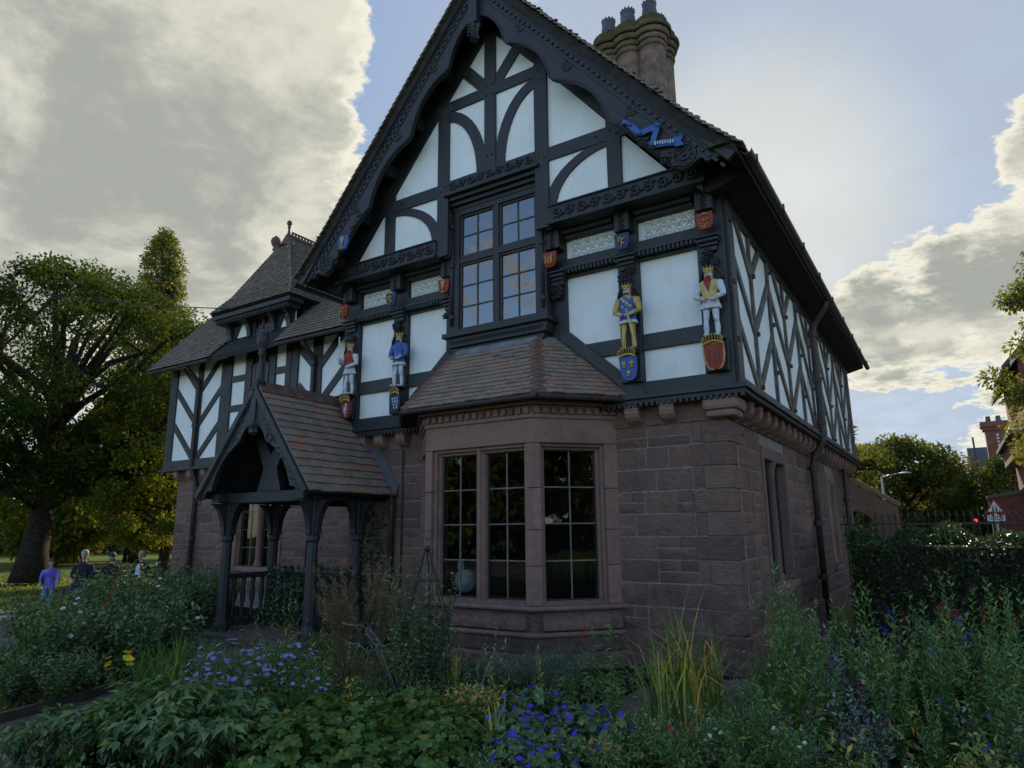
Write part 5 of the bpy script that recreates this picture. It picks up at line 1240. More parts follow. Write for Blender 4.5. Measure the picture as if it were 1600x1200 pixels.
# ================================================================ lawns, beds and paths
def sheet(name, pts, z, m_, sub=0):
    q = MB(); n = len(pts); q.add([(a, b, z) for a, b in pts], [tuple(range(n))]); o = q.build(name, m_); o['kind'] = 'structure'; return o
simple('soil', (.035, .026, .020), .98, .05, var=.5, scale=14, bs=1.0, bd=.05)
def m_gravel(t, b):
    p = wpos(t); v = t.new('ShaderNodeTexVoronoi', inp={'Vector': p, 'Scale': 55.0}); c = t.mix(t.mapr(t.noise(p, 1.2, 4), .3, .7), (.115, .10, .088), (.17, .15, .13))
    c = t.mix(.55, c, t.ramp(t.new('ShaderNodeSeparateColor', inp={0: v.outputs['Color']}).outputs[0], [(0, (.07, .062, .058)), (1, (.23, .21, .19))]))
    setp(t, b, c, .95, .1, 0, v.outputs['Distance'], 1.0, .02)
mat('gravel', m_gravel)
simple('tarmac', (.05, .05, .052), .9, .2, var=.2, scale=30)
simple('paving', (.16, .15, .14), .9, .2, var=.2, scale=12)
sheet('flower_bed', [(-10.6, 2.6), (-9.8, -.4), (-8.6, -2.0), (-6.4, -3.5), (-4.2, -4.4), (-2.7, -4.75), (-2.35, -4.6), (-2.0, -5.9), (6.5, -7.0), (8.5, -3), (8.5, 4.0), (3.5, 4.2), (3.5, .6), (-3.4, .6), (-3.5, 2.4)], -.03, 'soil')
sheet('gravel_path', [(-2.05, -5.5), (-2.4, -4.2), (-3.0, -3.1), (-4.4, -1.3), (-2.9, -1.3), (-1.6, -2.9), (-.9, -4.2), (-.2, -6.6), (-1.7, -7.4)], -.022, 'gravel')
sheet('garden_gravel', [(2.6, -2.9), (4.3, -2.6), (4.9, -1.2), (4.6, .4), (3.5, .5), (2.5, -.7)], -.022, 'gravel')
sheet('park_path', [(-6.4, -3.55), (-6.9, -6.5), (-9, -14), (-16, -30), (-22, -30), (-15, -12), (-13.4, -5), (-13.3, -1.0), (-13.2, 1.6), (-11.2, 1.7), (-10.0, -.4), (-8.7, -2.1)], -.03, 'gravel')
q = MB(); ep = [(-1.75, -6.6), (-2.03, -5.5), (-2.36, -4.3), (-2.8, -3.4)]
for a, b in zip(ep, ep[1:]):
    a, b = Vector((*a, .02)), Vector((*b, .02)); d = (b - a) / 2; q.obox((a + b) / 2, d, d.normalized().cross(Vector((0, 0, 1))) * .025, Vector((0, 0, .05)))
q = q.build('path_edging', 'frame_brown'); tag(q, 'low dark edging board between gravel path and lawn', 'edging')
# the road beyond the railings
sheet('road', [(3.0, 13), (30, 9.5), (30, 15), (9, 17.5), (9, 60), (10.5, 140), (2.5, 140), (3.0, 60), (1.5, 20)], -.035, 'tarmac')
sheet('pavement', [(3.8, 8.9), (30, 7.2), (30, 9.2), (3.8, 12.4)], .03, 'paving')
# grass blades on the near and the lit lawn
n = 60000; u = rng.random(n); X_ = -5.4 - 26 * u ** 1.3; Y_ = -6 + rng.random(n) * 26
keep = ~((X_ > -13.6) & (Y_ > -2.2 - (X_ + 13.6) * .5) & (Y_ > -8)) & ~((X_ > -13.4) & (Y_ > -30) & (X_ < -6.3))
X_, Y_ = X_[keep], Y_[keep]; n = len(X_)
P_ = np.stack([X_, Y_, np.full(n, -.06)], 1); D_ = np.stack([rng.normal(size=n) * .35, rng.normal(size=n) * .35, np.ones(n)], 1)
leafmat('grass_blade', [(0, (.05, .085, .015)), (.7, (.10, .145, .025)), (1, (.18, .16, .04))], .45)
o = obj('lawn_grass', leaf_mesh('lawn_grass', P_, D_, rng.uniform(.05, .11, n), .035, 'grass_blade', simple_=True), kind='stuff'); tag(o, 'mown park grass with sunlit stripes under the trees', 'grass')
n = 9000; a = rng.random(n); X_ = -2.5 - 4.0 * a; Y_ = -7.4 + rng.random(n) * 3.8
keep = (Y_ < -4.35 - (X_ + 2.5) * .35) & (X_ < -2.05 - (Y_ + 5.5) * .28) ; X_, Y_ = X_[keep], Y_[keep]; n = len(X_)
D_ = np.stack([rng.normal(size=n) * .4, rng.normal(size=n) * .4, np.ones(n)], 1)
o = obj('verge_grass', leaf_mesh('verge_grass', np.stack([X_, Y_, np.full(n, -.06)], 1), D_, rng.uniform(.05, .10, n), .012, 'grass_blade', simple_=True), kind='stuff'); tag(o, 'short grass beside the gravel path edging', 'grass')
n = 900; X_ = np.concatenate([rng.uniform(-24, -14, n // 2), rng.uniform(-6, 6, n // 2)]); Y_ = np.concatenate([rng.uniform(-1, 12, n // 2), rng.uniform(-6, .2, n // 2)])
D_ = np.stack([rng.normal(size=n), rng.normal(size=n), rng.normal(size=n) * .25], 1)
o = obj('fallen_leaves', leaf_mesh('fallen_leaves', np.stack([X_, Y_, np.full(n, .0)], 1), D_, rng.uniform(.05, .10, n), .05, 'yellow_fall'), kind='stuff'); tag(o, 'scattered yellow fallen leaves on lawn and bed', 'leaves')

# ================================================================ trees
dome = lambda w, lo=.3: (lambda t: w * math.sqrt(max(0, 1 - (2 * (t - .5)) ** 2)) if t > 0 else 0)
tree('oak_tree', 'broad dark oak with thick bare trunk and low spreading branches', (-23.0, 3.7, 0), 11.9, lambda t: 6.6 * math.sqrt(max(0, 1 - (1.9 * (t - .45)) ** 2)), 330, 250, .155, 'oak_leaf', .5, 5, fork=.27, clr=.85, limbs=40, lowest=.28)
tree('maple_tree', 'yellowing maple beside the chevron wing of the lodge', (-19.0, 6.4, 0), 7.6, lambda t: 3.5 * math.sqrt(max(0, 1 - (2 * (t - .47)) ** 2)), 150, 210, .16, 'maple_leaf', .2, 9, fork=.25, clr=.55, limbs=22, lowest=.18)
def spires(t): return 3.7 * min(1, t * 2.6) ** .7 * max(0, 1 - t) ** .52
pop = tree('poplar_tree', 'tall narrow poplar with upright branches rising over the oak', (-38.4, 15.8, 0), 22.4, lambda t: spires(t) if t < .97 else .1, 520, 60, .21, 'poplar_leaf', .4, 13, fork=.1, clr=.5, limbs=80, lowest=.12, trunk_to=.93, upl=4.0)
for i, (x, y, h, wd, lm, lb) in enumerate(((-45, 15, 4.4, 3.2, 'autumn_leaf', 'low orange autumn tree behind the oak trunk'), (-38, 11, 6.2, 3.4, 'maple_leaf', 'yellow green young tree between oak and maple'), (-56, 9, 4.6, 3.6, 'autumn_leaf', 'rusty orange tree on the far side of the lawn'), (-41, 24, 9, 4.5, 'far_leaf', 'dull green tree standing behind the maple'), (-50, 3, 10, 5.0, 'far_leaf', 'dark rounded tree far beyond the oak'))):
    tree('park_tree', lb, (x, y, 0), h, lambda t, wd=wd: wd * math.sqrt(max(0, 1 - (2 * (t - .5)) ** 2)), 70, 130, .36, lm, .25, 60 + i, fork=.2, clr=1.0, limbs=12, lowest=.12)
r = np.random.default_rng(3); n = 26000
A_ = r.uniform(0, 1, n); cx = -95 + 60 * A_; cy = -14 + 78 * A_; hz = r.random(n); bump = 2.3 + 1.4 * np.sin(A_ * 37) + 1.2 * np.sin(A_ * 83 + 1)
P_ = np.stack([cx + r.normal(size=n) * 1.4, cy + r.normal(size=n) * 1.4, hz * (2.6 + bump * .9)], 1)
o = obj('woodland', leaf_mesh('woodland', P_, r.normal(size=(n, 3)), r.uniform(.5, 1.0, n), .5, 'dark_leaf', simple_=True, r=r), kind='stuff'); tag(o, 'dark line of shrubs and woodland closing the far side of the park lawn', 'woodland')
# trees across the path, mirrored in the window glass
for i, (x, y, h, wd, lb) in enumerate(((-20, -33, 9, 6.5, 'broad park tree across the path, opposite the porch'), (-31, -31, 9, 7, 'broad park tree across the path, mirrored in the bay glass'), (22, -36, 11, 6, 'broad park tree across the path, opposite the corner of the lodge'), (34, -14, 11, 6, 'broad park tree beyond the flower bed, level with the side wall'))):
    tree('park_tree', lb, (x, y, 0), h, lambda t, wd=wd: wd * math.sqrt(max(0, 1 - (2 * (t - .5)) ** 2)), 110, 170, .5, 'far_leaf', .4, 80 + i, fork=.22, clr=1.2, limbs=12, lowest=.12)
n = 20000; A_ = r.uniform(0, 1, n); th = R(200) + A_ * R(155); rad = 36 + r.normal(size=n) * 1.2
P_ = np.stack([5 + rad * np.cos(th), -6 + rad * np.sin(th), r.random(n) * (2.6 + .8 * np.sin(A_ * 41) + .7 * np.sin(A_ * 97))], 1)
o = obj('shrub_belt', leaf_mesh('shrub_belt', P_, r.normal(size=(n, 3)), r.uniform(.5, 1.0, n), .55, 'dark_leaf', simple_=True, r=r), kind='stuff'); tag(o, 'dark belt of park shrubs across the path from the lodge', 'shrubs')
# right: street trees and the foliage by the red house
tree('street_tree', 'spreading tree with drooping twigs behind the railings', (2.9, 40, 0), 6.9, lambda t: 4.1 * math.sqrt(max(0, 1 - (1.9 * (t - .45)) ** 2)), 130, 300, .26, 'far_leaf', .3, 31, fork=.2, clr=.9, limbs=16, lowest=.1)
tree('street_tree', 'smaller rounded tree next to the drooping street tree', (5.0, 50, 0), 5.4, lambda t: 2.9 * math.sqrt(max(0, 1 - (1.9 * (t - .45)) ** 2)), 80, 240, .28, 'far_leaf', .25, 32, fork=.2, clr=.8, limbs=10, lowest=.1)
tree('street_tree', 'thin treetop showing past the far corner of the lodge', (1.2, 32, 0), 7.3, lambda t: 2.1 * math.sqrt(max(0, 1 - (2 * (t - .5)) ** 2)), 40, 90, .2, 'far_leaf', .2, 33, fork=.35, clr=.6, limbs=14, lowest=.3)
tree('garden_tree', 'bushy green tree growing in front of the red chimney house', (8.3, 36, 0), 5.0, lambda t: 2.6 * math.sqrt(max(0, 1 - (2 * (t - .5)) ** 2)), 60, 130, .22, 'oak_leaf', .2, 34, fork=.2, clr=.7, limbs=8, lowest=.08)
tree('creeper_tree', 'leafy autumn tree hanging over the brick gable house', (9.6, 13.2, 0), 8.8, lambda t: 2.5 * math.sqrt(max(0, 1 - (1.9 * (t - .5)) ** 2)), 210, 230, .13, 'poplar_leaf', .2, 35, fork=.2, clr=.5, limbs=24, lowest=.22)

# ================================================================ hedge, railings, street
def hedge(name, label, x0, x1, y0, y1, h, n, seed, lm='laurel_leaf', leaf=.085):
    r = np.random.default_rng(seed); root = tag(empty(name, ((x0 + x1) / 2, (y0 + y1) / 2, 0)), label, 'hedge'); cx, cy = (x0 + x1) / 2, (y0 + y1) / 2
    c = MB(); c.box(x0 - cx + .2, x1 - cx - .2, y0 - cy + .2, y1 - cy - .2, 0, h - .22); c.build('inner_growth', 'bark', root)
    f = r.random(n); P_ = np.zeros((n, 3)); P_[:, 0] = r.uniform(x0 - cx, x1 - cx, n); P_[:, 1] = r.uniform(y0 - cy, y1 - cy, n); P_[:, 2] = r.random(n) * h
    a = f < .5; b = (f >= .5) & (f < .85); c_ = f >= .85
    P_[a, 1] = y0 - cy + np.abs(r.normal(size=a.sum())) * .09; P_[b, 2] = h - np.abs(r.normal(size=b.sum())) * .09; P_[c_, 0] = np.where(r.random(c_.sum()) < .5, x0 - cx + .05, x1 - cx - .05)
    lump = .10 * np.sin(P_[:, 0] * 4.1 + 1) + .07 * np.sin(P_[:, 0] * 9.3) ; P_[:, 2] += lump * (P_[:, 2] / h) ** 2; P_[:, 1] -= (.08 * np.sin(P_[:, 0] * 5.3) + .06 * np.sin(P_[:, 2] * 7 + P_[:, 0] * 3)) * a
    D_ = r.normal(size=(n, 3)) * .8 + np.stack([np.zeros(n), -1.0 * a, 1.0 * b + .2], 1)
    obj('foliage', leaf_mesh('foliage', P_, D_, leaf * r.uniform(.7, 1.3, n), leaf * .45, lm, r=r), root); return root
hedge('laurel_hedge', 'dense dark laurel hedge in front of the iron railings', 4.15, 9.5, 4.2, 6.2, 1.62, 16000, 5)
rl = tag(empty('iron_railing', (3.7, 8.1, 0)), 'spiked dark green iron railing above the laurel hedge', 'railing')
bm = MB(); bm.tube([(0, 0, .1), (0, 0, 1.92)], .011, 6); bm.lathe([(.011, 1.90), (.022, 1.93), (.004, 2.03)], (0, 0, 0), 6); bme = bm.mesh('railing_bar', 'black_iron')
for k in range(72): inst('railing_bar', bme, rl, Matrix.Translation((k * .12, -.03 * k * .12, 0)))
for z in (1.78, .3): MB().obox((4.3, -.13, z), (4.4, -.132, 0), (0, .008, 0), (0, 0, .018)).build('rail', 'black_iron', rl)
lp = tag(empty('street_lamp', (3.15, 26.2, 0)), 'slim grey street lamp with long angled arm', 'street lamp')
simple('galv', (.42, .44, .46), .5, .4, .3, var=.1)
MB().tube([(0, 0, 0), (.0, 0, 1.2), (.02, 0, 1.25), (.05, -.2, 3.9)], [.09, .08, .06, .045], 8).build('pole', 'galv', lp, smooth=True); MB().tube([(.05, -.2, 3.88), (.35, .0, 3.98), (.75, .25, 4.06)], .03, 6).build('arm', 'galv', lp, smooth=True)
m = MB(); m.ball((.95, .36, 4.07), (.26, .14, .05), 10, 6); m.build('lamp_head', 'galv', lp, smooth=True)
# warning sign
simple('sign_red', (.45, .02, .03), .5); simple('sign_white', (.7, .7, .7), .5); simple('sign_black', (.02, .02, .025), .5)
sg = tag(empty('warning_sign', (6.85, 19.0, 0), R(-6)), 'red-bordered triangular road sign with white plate on grey post', 'road sign'); SF = Frame((0, -.05, 0), (1, 0, 0))
MB().tube([(0, 0, 0), (0, 0, 2.5)], .035, 8).build('post', 'galv', sg)
def tri(w, cz): return [(-w, cz - w * .577), (w, cz - w * .577), (0, cz + w * 1.155)]
MB().prism(tri(.27, 2.30), SF, 0, .012).build('border', 'sign_red', sg); MB().prism(tri(.195, 2.30), SF, .012, .016).build('panel', 'sign_white', sg)
m = MB(); 
for a in (-.05, .045): m.ball(SF(a, 2.30, .02), (.018, .006, .02), 6, 4); m.prism([(a - .022, 2.20), (a + .022, 2.20), (a + .015, 2.28), (a - .015, 2.28)], SF, .016, .02)
m.build('pictogram', 'sign_black', sg, kind='stuff')
MB().prism([(-.24, 1.88), (.24, 1.88), (.24, 2.08), (-.24, 2.08)], SF, 0, .012).build('plate', 'sign_white', sg)
for z in (2.015, 1.945):
    m = MB()
    for k in range(8): m.prism([(-.19 + k * .05, z - .02), (-.16 + k * .05, z - .02), (-.16 + k * .05, z + .02), (-.19 + k * .05, z + .02)], SF, .012, .015)
    m.build('plate_text', 'sign_black', sg, kind='stuff')
# traffic signal
tl = tag(empty('traffic_signal', (6.62, 34.7, 0)), 'black traffic signal showing red in the street behind the railings', 'traffic light')
MB().tube([(0, 0, 0), (0, 0, 1.6)], .05, 8).build('post', 'black_iron', tl); MB().box(-.14, .14, -.1, .1, 1.35, 2.2).build('head', 'black_iron', tl, bevel=.03)
def emis(name, c, s):
    def f(t, b): b.inputs['Base Color'].default_value = (*c, 1); b.inputs['Emission Color'].default_value = (*c, 1); b.inputs['Emission Strength'].default_value = s
    return mat(name, f)
emis('lamp_red', (1, .03, .05), 1.2)
simple('lens_dark', (.03, .04, .03), .3); 
for z, m_ in ((2.03, 'lamp_red'), (1.78, 'lens_dark'), (1.53, 'lens_dark')): MB().ball((0, -.1, z), (.085, .04, .085), 10, 6).build('lens', m_, tl, smooth=True)
# ---- brick houses across the street
def brick_f(lo, hi):
    def f(t, b):
        p = wpos(t); s = t.new('ShaderNodeSeparateXYZ', inp={0: p}); cv = t.new('ShaderNodeCombineXYZ', inp={0: t.math('ADD', s.outputs[0], s.outputs[1]), 1: s.outputs[2], 2: 0.0}).outputs[0]
        br = t.new('ShaderNodeTexBrick', inp={'Vector': cv, 'Color1': (*lo, 1), 'Color2': (*hi, 1), 'Mortar': (.22, .19, .17, 1), 'Scale': 4.4, 'Mortar Size': .018, 'Brick Width': 1.0, 'Row Height': .33})
        setp(t, b, t.mix(t.mapr(t.noise(p, 2, 4), .3, .7, 0, .4), br.outputs[0], tuple(x * .6 for x in lo)), .9, .15, 0, br.outputs[1], .3, .01)
    return f
mat('brick', brick_f((.20, .075, .05), (.27, .11, .07))); mat('brick_pale', brick_f((.26, .17, .12), (.34, .23, .17)))
simple('slate', (.075, .075, .085), .7, .3, var=.25, scale=8); simple('white_frame', (.62, .62, .6), .6)
# gabled house at the street corner
gh = tag(empty('gabled_house', (11.6, 20.9, 0)), 'tall red brick house with steep gable and pale barge edge behind the autumn tree', 'house')
m = MB(); GFr = Frame((0, 0, 0), (1, 0, 0)); m.prism([(-3.35, 0), (3.35, 0), (3.35, 7.6), (0, 11.4), (-3.35, 7.6)], GFr, -8, 0); m.build('wall', 'brick', gh)
for s in (-1, 1):
    MB().prism(fixdir([(0, 11.6), (s * 3.85, 7.25), (s * 3.85, 7.05), (0, 11.35)]), GFr, -8.2, .35).build('roof', 'slate', gh); MB().prism(fixdir([(0, 11.45), (s * 3.6, 7.36), (s * 3.6, 7.22), (0, 11.28)]), GFr, .36, .40).build('bargeboard', 'white_frame', gh)
for x, z in ((-1.6, 5.2), (1.6, 5.2), (-1.6, 1.6), (1.6, 1.6), (0, 8.4)):
    MB().prism([(x - .5, z), (x + .5, z), (x + .5, z + 1.5), (x - .5, z + 1.5)], GFr, 0, .03).build('window', 'white_frame', gh); MB().prism([(x - .42, z + .08), (x + .42, z + .08), (x + .42, z + 1.42), (x - .42, z + 1.42)], GFr, .03, .036).build('window_pane', 'glass', gh)
MB().box(-3.95, -3.35, -.1, 8, 4.85, 5.0).build('jetty_eave', 'slate', gh)
MB().box(-3.75, -3.35, .3, 7.5, 4.2, 4.85).build('side_oriel', 'brick', gh)
# boundary wall with sloping coping
bw = tag(empty('brick_wall', (9.3, 24, 0)), 'red brick boundary wall with stone coping behind the road sign', 'wall')
MB().prism([(-2.4, 0), (3, 0), (3, 3.6), (-.9, 3.4), (-1.3, 2.95), (-2.4, 2.75)], GFr, -.15, .15).build('brickwork', 'brick', bw); MB().prism([(-2.45, 2.75), (-1.28, 2.95), (-.9, 3.4), (3, 3.6), (3, 3.72), (-.98, 3.52), (-1.35, 3.06), (-2.45, 2.87)], GFr, -.2, .2).build('coping', 'paving', bw)
# red house with big chimney
rh = tag(empty('chimney_house', (9.2, 40.5, 0)), 'dark gabled house with massive red brick chimney stack', 'house')
MB().box(-2.0, 4, 0, 6, 0, 4.6).build('wall', 'brick', rh); MB().prism([(-.2, 4.85), (6.2, 4.85), (3, 6.6)], Frame((4.3, 0, 0), (0, 1, 0)), -6.6, 0).build('roof', 'slate', rh)
m = MB(); m.box(-1.45, -.05, -.5, .6, 0, 5.0); m.box(-1.35, -.35, -.4, .5, 5.0, 7.3); m.box(-1.45, -.25, -.5, .6, 7.25, 7.45); m.box(-1.55, -.15, -.6, .7, 7.45, 7.75); m.box(-.35, .25, -.3, .4, 5.0, 6.2); ck = m.build('chimney_stack', 'brick', rh)
for k in range(8): MB().obox((-.78, -.43, 5.55 + k * .2), (.06, 0, .02), (0, .04, 0), (-.02, 0, .05)).build('pale_brick', 'white_frame', ck)
for x, y in ((-1.1, .0), (-.6, .0), (-.05, .05)): MB().lathe([(.13, 0), (.15, .05), (.11, .35), (.13, .4)], (x, y, 7.72 if x < -.3 else 6.18), 10).build('chimney_pot', 'clay_pot', ck)
MB().box(-2.05, -1.95, -.4, -.3, 4.75, 6.9).build('finial_post', 'slate', rh)
for x in (.4, 1.3, 2.2): MB().box(x, x + .6, -.06, 0, 3.0, 4.2).build('plaster_panel', 'white_frame', rh)
for x in (1.05, 1.95): MB().box(x, x + .18, -.08, 0, 2.8, 4.6).build('timber', 'timber', rh)
# terrace far down the street
for k in range(2):
    th = tag(empty('terrace_house', (6.6 + k * 1.5, 76 + k * 5, 0)), ('pale terrace house end with two chimney stacks far down the street', 'brick terrace house partly hidden behind the garden tree')[k], 'house')
    MB().box(-1.7, 3, 0, 8, 0, 3.9).build('wall', 'brick_pale' if k == 0 else 'brick', th); MB().prism([(0, 3.9), (8, 3.9), (4, 5.3)], Frame((3, 0, 0), (0, 1, 0)), -4.8, .1).build('roof', 'slate', th)
    for x in (-1.1, .6):
        c = MB().box(x - .55, x + .55, 3.2, 4.2, 4.4, 6.1).build('chimney_stack', 'brick', th)
        for j in range(5): MB().lathe([(.09, 0), (.11, .04), (.08, .42)], (x - .42 + j * .21, 3.7, 6.1), 8).build('chimney_pot', 'clay_pot', c)
    for x in (-1.2, -.4, .5):
        for z in (.9, 2.5): f = MB().box(x - .22, x + .22, -.05, 0, z, z + .95).build('window', 'white_frame', th); MB().box(x - .16, x + .16, -.07, -.05, z + .06, z + .89).build('pane', 'glass', f)
# stone arch wall behind the lodge
ga = tag(empty('garden_arch', (3.2, 15.6, 0)), 'low stone arched gateway against the far end of the lodge', 'arch')
pts = [(-1.1, 0), (-.72, 0)] + [(-.72 + .62 - .62 * math.cos(t), 1.6 + .62 * math.sin(t)) for t in np.linspace(0, math.pi, 11)] + [(.52, 0), (1.1, 0), (1.1, 2.3), (.0, 3.05), (-1.1, 3.4)]
ar_ = MB().prism(fixdir(pts), GFr, -.25, .25).build('arch_stone', 'stone', ga); masonry(ar_, Frame((0, -.25, 0), (1, 0, 0)), .55, 1.08, .0, 2.3, seed=77); MB().prism(fixdir([(1.15, 2.32), (.0, 3.08), (-1.1, 3.43), (-1.1, 3.55), (.05, 3.2), (1.2, 2.42)]), GFr, -.3, .3).build('coping', 'ashlar', ga)
# overhead wire
wi = MB(); a, b = Vector((-30, -4.7, 13.4)), Vector((-9.3, 2.1, 7.45)); wi.tube([a.lerp(b, t) - Vector((0, 0, .9 * 4 * t * (1 - t))) for t in np.linspace(0, 1, 24)], .014, 5)
tag(wi.build('overhead_wire', 'black_iron'), 'thin overhead wire slanting down to the turret', 'wire')
# ================================================================ flower bed plants
def stems_leaves(r, n_st, H, spread, per, leaf, lw, curve=.25, start=.15, up=.5, hvar=.25, base=.04, taper=.5, hang=.1):
    """stems as polylines, leaves set along them; returns stem paths, P, D, L, W, tips"""
    paths, P_, D_, L_, tips = [], [], [], [], []
    for _ in range(n_st):
        a = r.random() * 2 * math.pi; o = r.random() ** .5 * spread; h = H * (1 + r.uniform(-hvar, hvar * .4)); b = np.array([base * r.normal(), base * r.normal(), -.03])
        tip = np.array([math.cos(a) * o, math.sin(a) * o, h * (1 - .25 * (o / max(spread, 1e-3)) ** 2)]); mid = np.array([tip[0] * (.5 - curve), tip[1] * (.5 - curve), tip[2] * .55])
        pts = [((1 - t) ** 2 * b + 2 * t * (1 - t) * mid + t * t * tip) for t in np.linspace(0, 1, 6)]; paths.append(pts); tips.append((pts[-1], pts[-1] - pts[-2]))
        k = max(2, int(per * r.uniform(.8, 1.2))); ph = r.random() * 6.28
        for j in range(k):
            t = start + (1 - start) * (j + r.random() * .6) / k; t = min(t, .999); p = (1 - t) ** 2 * b + 2 * t * (1 - t) * mid + t * t * tip; ax = unit(2 * (1 - t) * (mid - b) + 2 * t * (tip - mid))
            ph += 2.4; q_ = np.array([math.cos(ph), math.sin(ph), 0]); d = unit(q_ - ax * (q_ @ ax)) + ax * up * (1 + 1.2 * t) + r.normal(size=3) * .22
            P_.append(p); D_.append(d); L_.append(leaf * r.uniform(.65, 1.15) * (1 - taper * max(0, t - .45)))
    P_, D_, L_ = np.array(P_), np.array(D_), np.array(L_); return paths, P_, D_, L_, L_ * lw, tips
def stem_obj(paths, r0, root, m_='stem', name='stems', n=4):
    m = MB()
    for p in paths: m.tube(p, [r0 * (1 - .6 * i / (len(p) - 1)) for i in range(len(p))], n, False)
    return m.build(name, m_, root, smooth=True, kind='stuff')
def blades(r, n, H, W, out, lean, seg=6, ybias=0.0):
    """arching strap leaves: vertex strips"""
    vs, fs, v = [], [], []
    for i in range(n):
        a = r.random() * 2 * math.pi; h = H * r.uniform(.55, 1.1); b = np.array([r.normal() * out, r.normal() * out, -.03]); ln = lean * r.uniform(.2, 1.3); dx, dy = math.cos(a), math.sin(a); s = np.array([-dy, dx, 0]) * W * r.uniform(.6, 1.1) / 2; br = r.random() < .22; col = r.random(); o = len(vs)
        for k in range(seg + 1):
            t = k / seg; x = ln * h * t ** 2.1; z = h * (t - .45 * (ln ** 1.1) * t ** 3)
            if br and t > .6: x += (t - .6) * h * .55; z -= (t - .6) * h * 1.15
            w_ = (1 - t ** 2.6) * (0.6 + .4 * min(1, t * 4)); p = b + np.array([dx * x, dy * x, z]); vs += [p - s * w_, p + np.array([0, 0, -.12 * W]) * w_, p + s * w_]
        for k in range(seg):
            q_ = o + 3 * k; fs += [(q_, q_ + 1, q_ + 4, q_ + 3), (q_ + 1, q_ + 2, q_ + 5, q_ + 4)]; v += [col] * 2
    return vs, fs, v
def blade_mesh(name, vs, fs, v, m_):
    me = bpy.data.meshes.new(name); me.from_pydata([tuple(x) for x in vs], [], fs); me.materials.append(MATS[m_]); at = me.attributes.new('v', 'FLOAT', 'FACE'); at.data.foreach_set('value', v); me.polygons.foreach_set('use_smooth', [True] * len(me.polygons)); me.update(); return me
def flower_mesh(name, pm, n, L_, w_, cup=.3, layers=1, centre='yellow_petal', cr=.12):
    r = np.random.default_rng(5); P_, D_, N_ = [], [], []
    for l in range(layers):
        for k in range(n):
            a = 2 * math.pi * k / n + l * .4; P_.append((0, 0, .002 * l)); D_.append((math.cos(a), math.sin(a), cup + .25 * l)); N_.append((-cup * math.cos(a), -cup * math.sin(a), 1))
    me = leaf_mesh(name, P_, D_, L_, w_, [pm, centre], nrm=np.array(N_), droop=.08, r=r, wide=.6)
    bmh = bmesh.new(); bmh.from_mesh(me); g = bmesh.ops.create_uvsphere(bmh, u_segments=6, v_segments=4, radius=L_ * cr * 1.6)
    for v in g['verts']: v.co.z = v.co.z * .6 + L_ * .08; 
    for f in bmh.faces:
        if all(v in set(g['verts']) for v in f.verts): f.material_index = 1
    bmh.to_mesh(me); bmh.free(); return me
def spike_mesh(name, pm, H, n, L_, seed):
    r = np.random.default_rng(seed); t = r.random(n); a = r.random(n) * 6.28; P_ = np.stack([.012 * np.cos(a), .012 * np.sin(a), H * t], 1); D_ = np.stack([np.cos(a), np.sin(a), .25 + .5 * t], 1)
    return leaf_mesh(name, P_, D_, L_ * (1.1 - .6 * t), L_ * .55, pm, r=r)
def put_flowers(root, me, tips, name='flower', r=rng, sc=(.8, 1.2), tilt=.5):
    for p, d in tips:
        d = unit(np.asarray(d, float)) + r.normal(size=3) * tilt * .5 + np.array([.1, -.35, .25]) * tilt; q_ = Vector(d).to_track_quat('Z', 'Y').to_matrix().to_4x4(); s = r.uniform(*sc)
        inst(name, me, root, Matrix.Translation(Vector(p)) @ q_ @ Matrix.Scale(s, 4))
def proto(name, seed, **k):
    root = empty(name); r = np.random.default_rng(seed); lm = k.pop('lm'); sr = k.pop('sr', .005); sm = k.pop('sm', 'stem'); fn = k.pop('fn', 'foliage'); fold = k.pop('fold', .3); droop = k.pop('droop', .2)
    paths, P_, D_, L_, W_, tips = stems_leaves(r, **k); stem_obj(paths, sr, root, sm); obj(fn, leaf_mesh(fn, P_, D_, L_, W_, lm, r=r, fold=fold, droop=droop), root); return root, tips, r
def spot_words(x, y):
    if x < -5.5: return 'before the wing wall'
    if y > -1.7 and x < -1.9: return 'by the porch step'
    if x < -1.9: return 'near the path edging'
    if x < 1.0 and y < -3.9: return 'beside the gravel path'
    if x < 2.2 and y > -2.65: return 'under the bay window'
    if 2.2 <= x < 4.2 and y > -2.65: return 'near the house corner'
    if x >= 4.0 and y > .3: return 'before the laurel hedge'
    if x >= 4.0 and y > -1.55: return 'along the side wall'
    if x >= 4.0: return 'out from the house corner'
    return 'in the open middle of the bed'
def place(protos, spots, label, cat, group, sz=.12):
    rr = random.Random(len(spots) * 7 + len(label)); used = set()
    for i, (x, y, s) in enumerate(spots):
        if s <= 0: continue
        p = protos[i % len(protos)]; lb = label if group is None or len(spots) < 4 else label + ' ' + spot_words(x, y)
        o = p if i % len(protos) not in used and i < len(protos) else copy_tree(p); used.add(i % len(protos))
        o.location = (x, y, -.03); o.rotation_euler = (rr.uniform(-.05, .05), rr.uniform(-.05, .05), rr.uniform(0, 6.28)); k = s * rr.uniform(1 - sz, 1 + sz); o.scale = (k, k, k * rr.uniform(.92, 1.08)); tag(o, lb, cat, group)
PL = {}
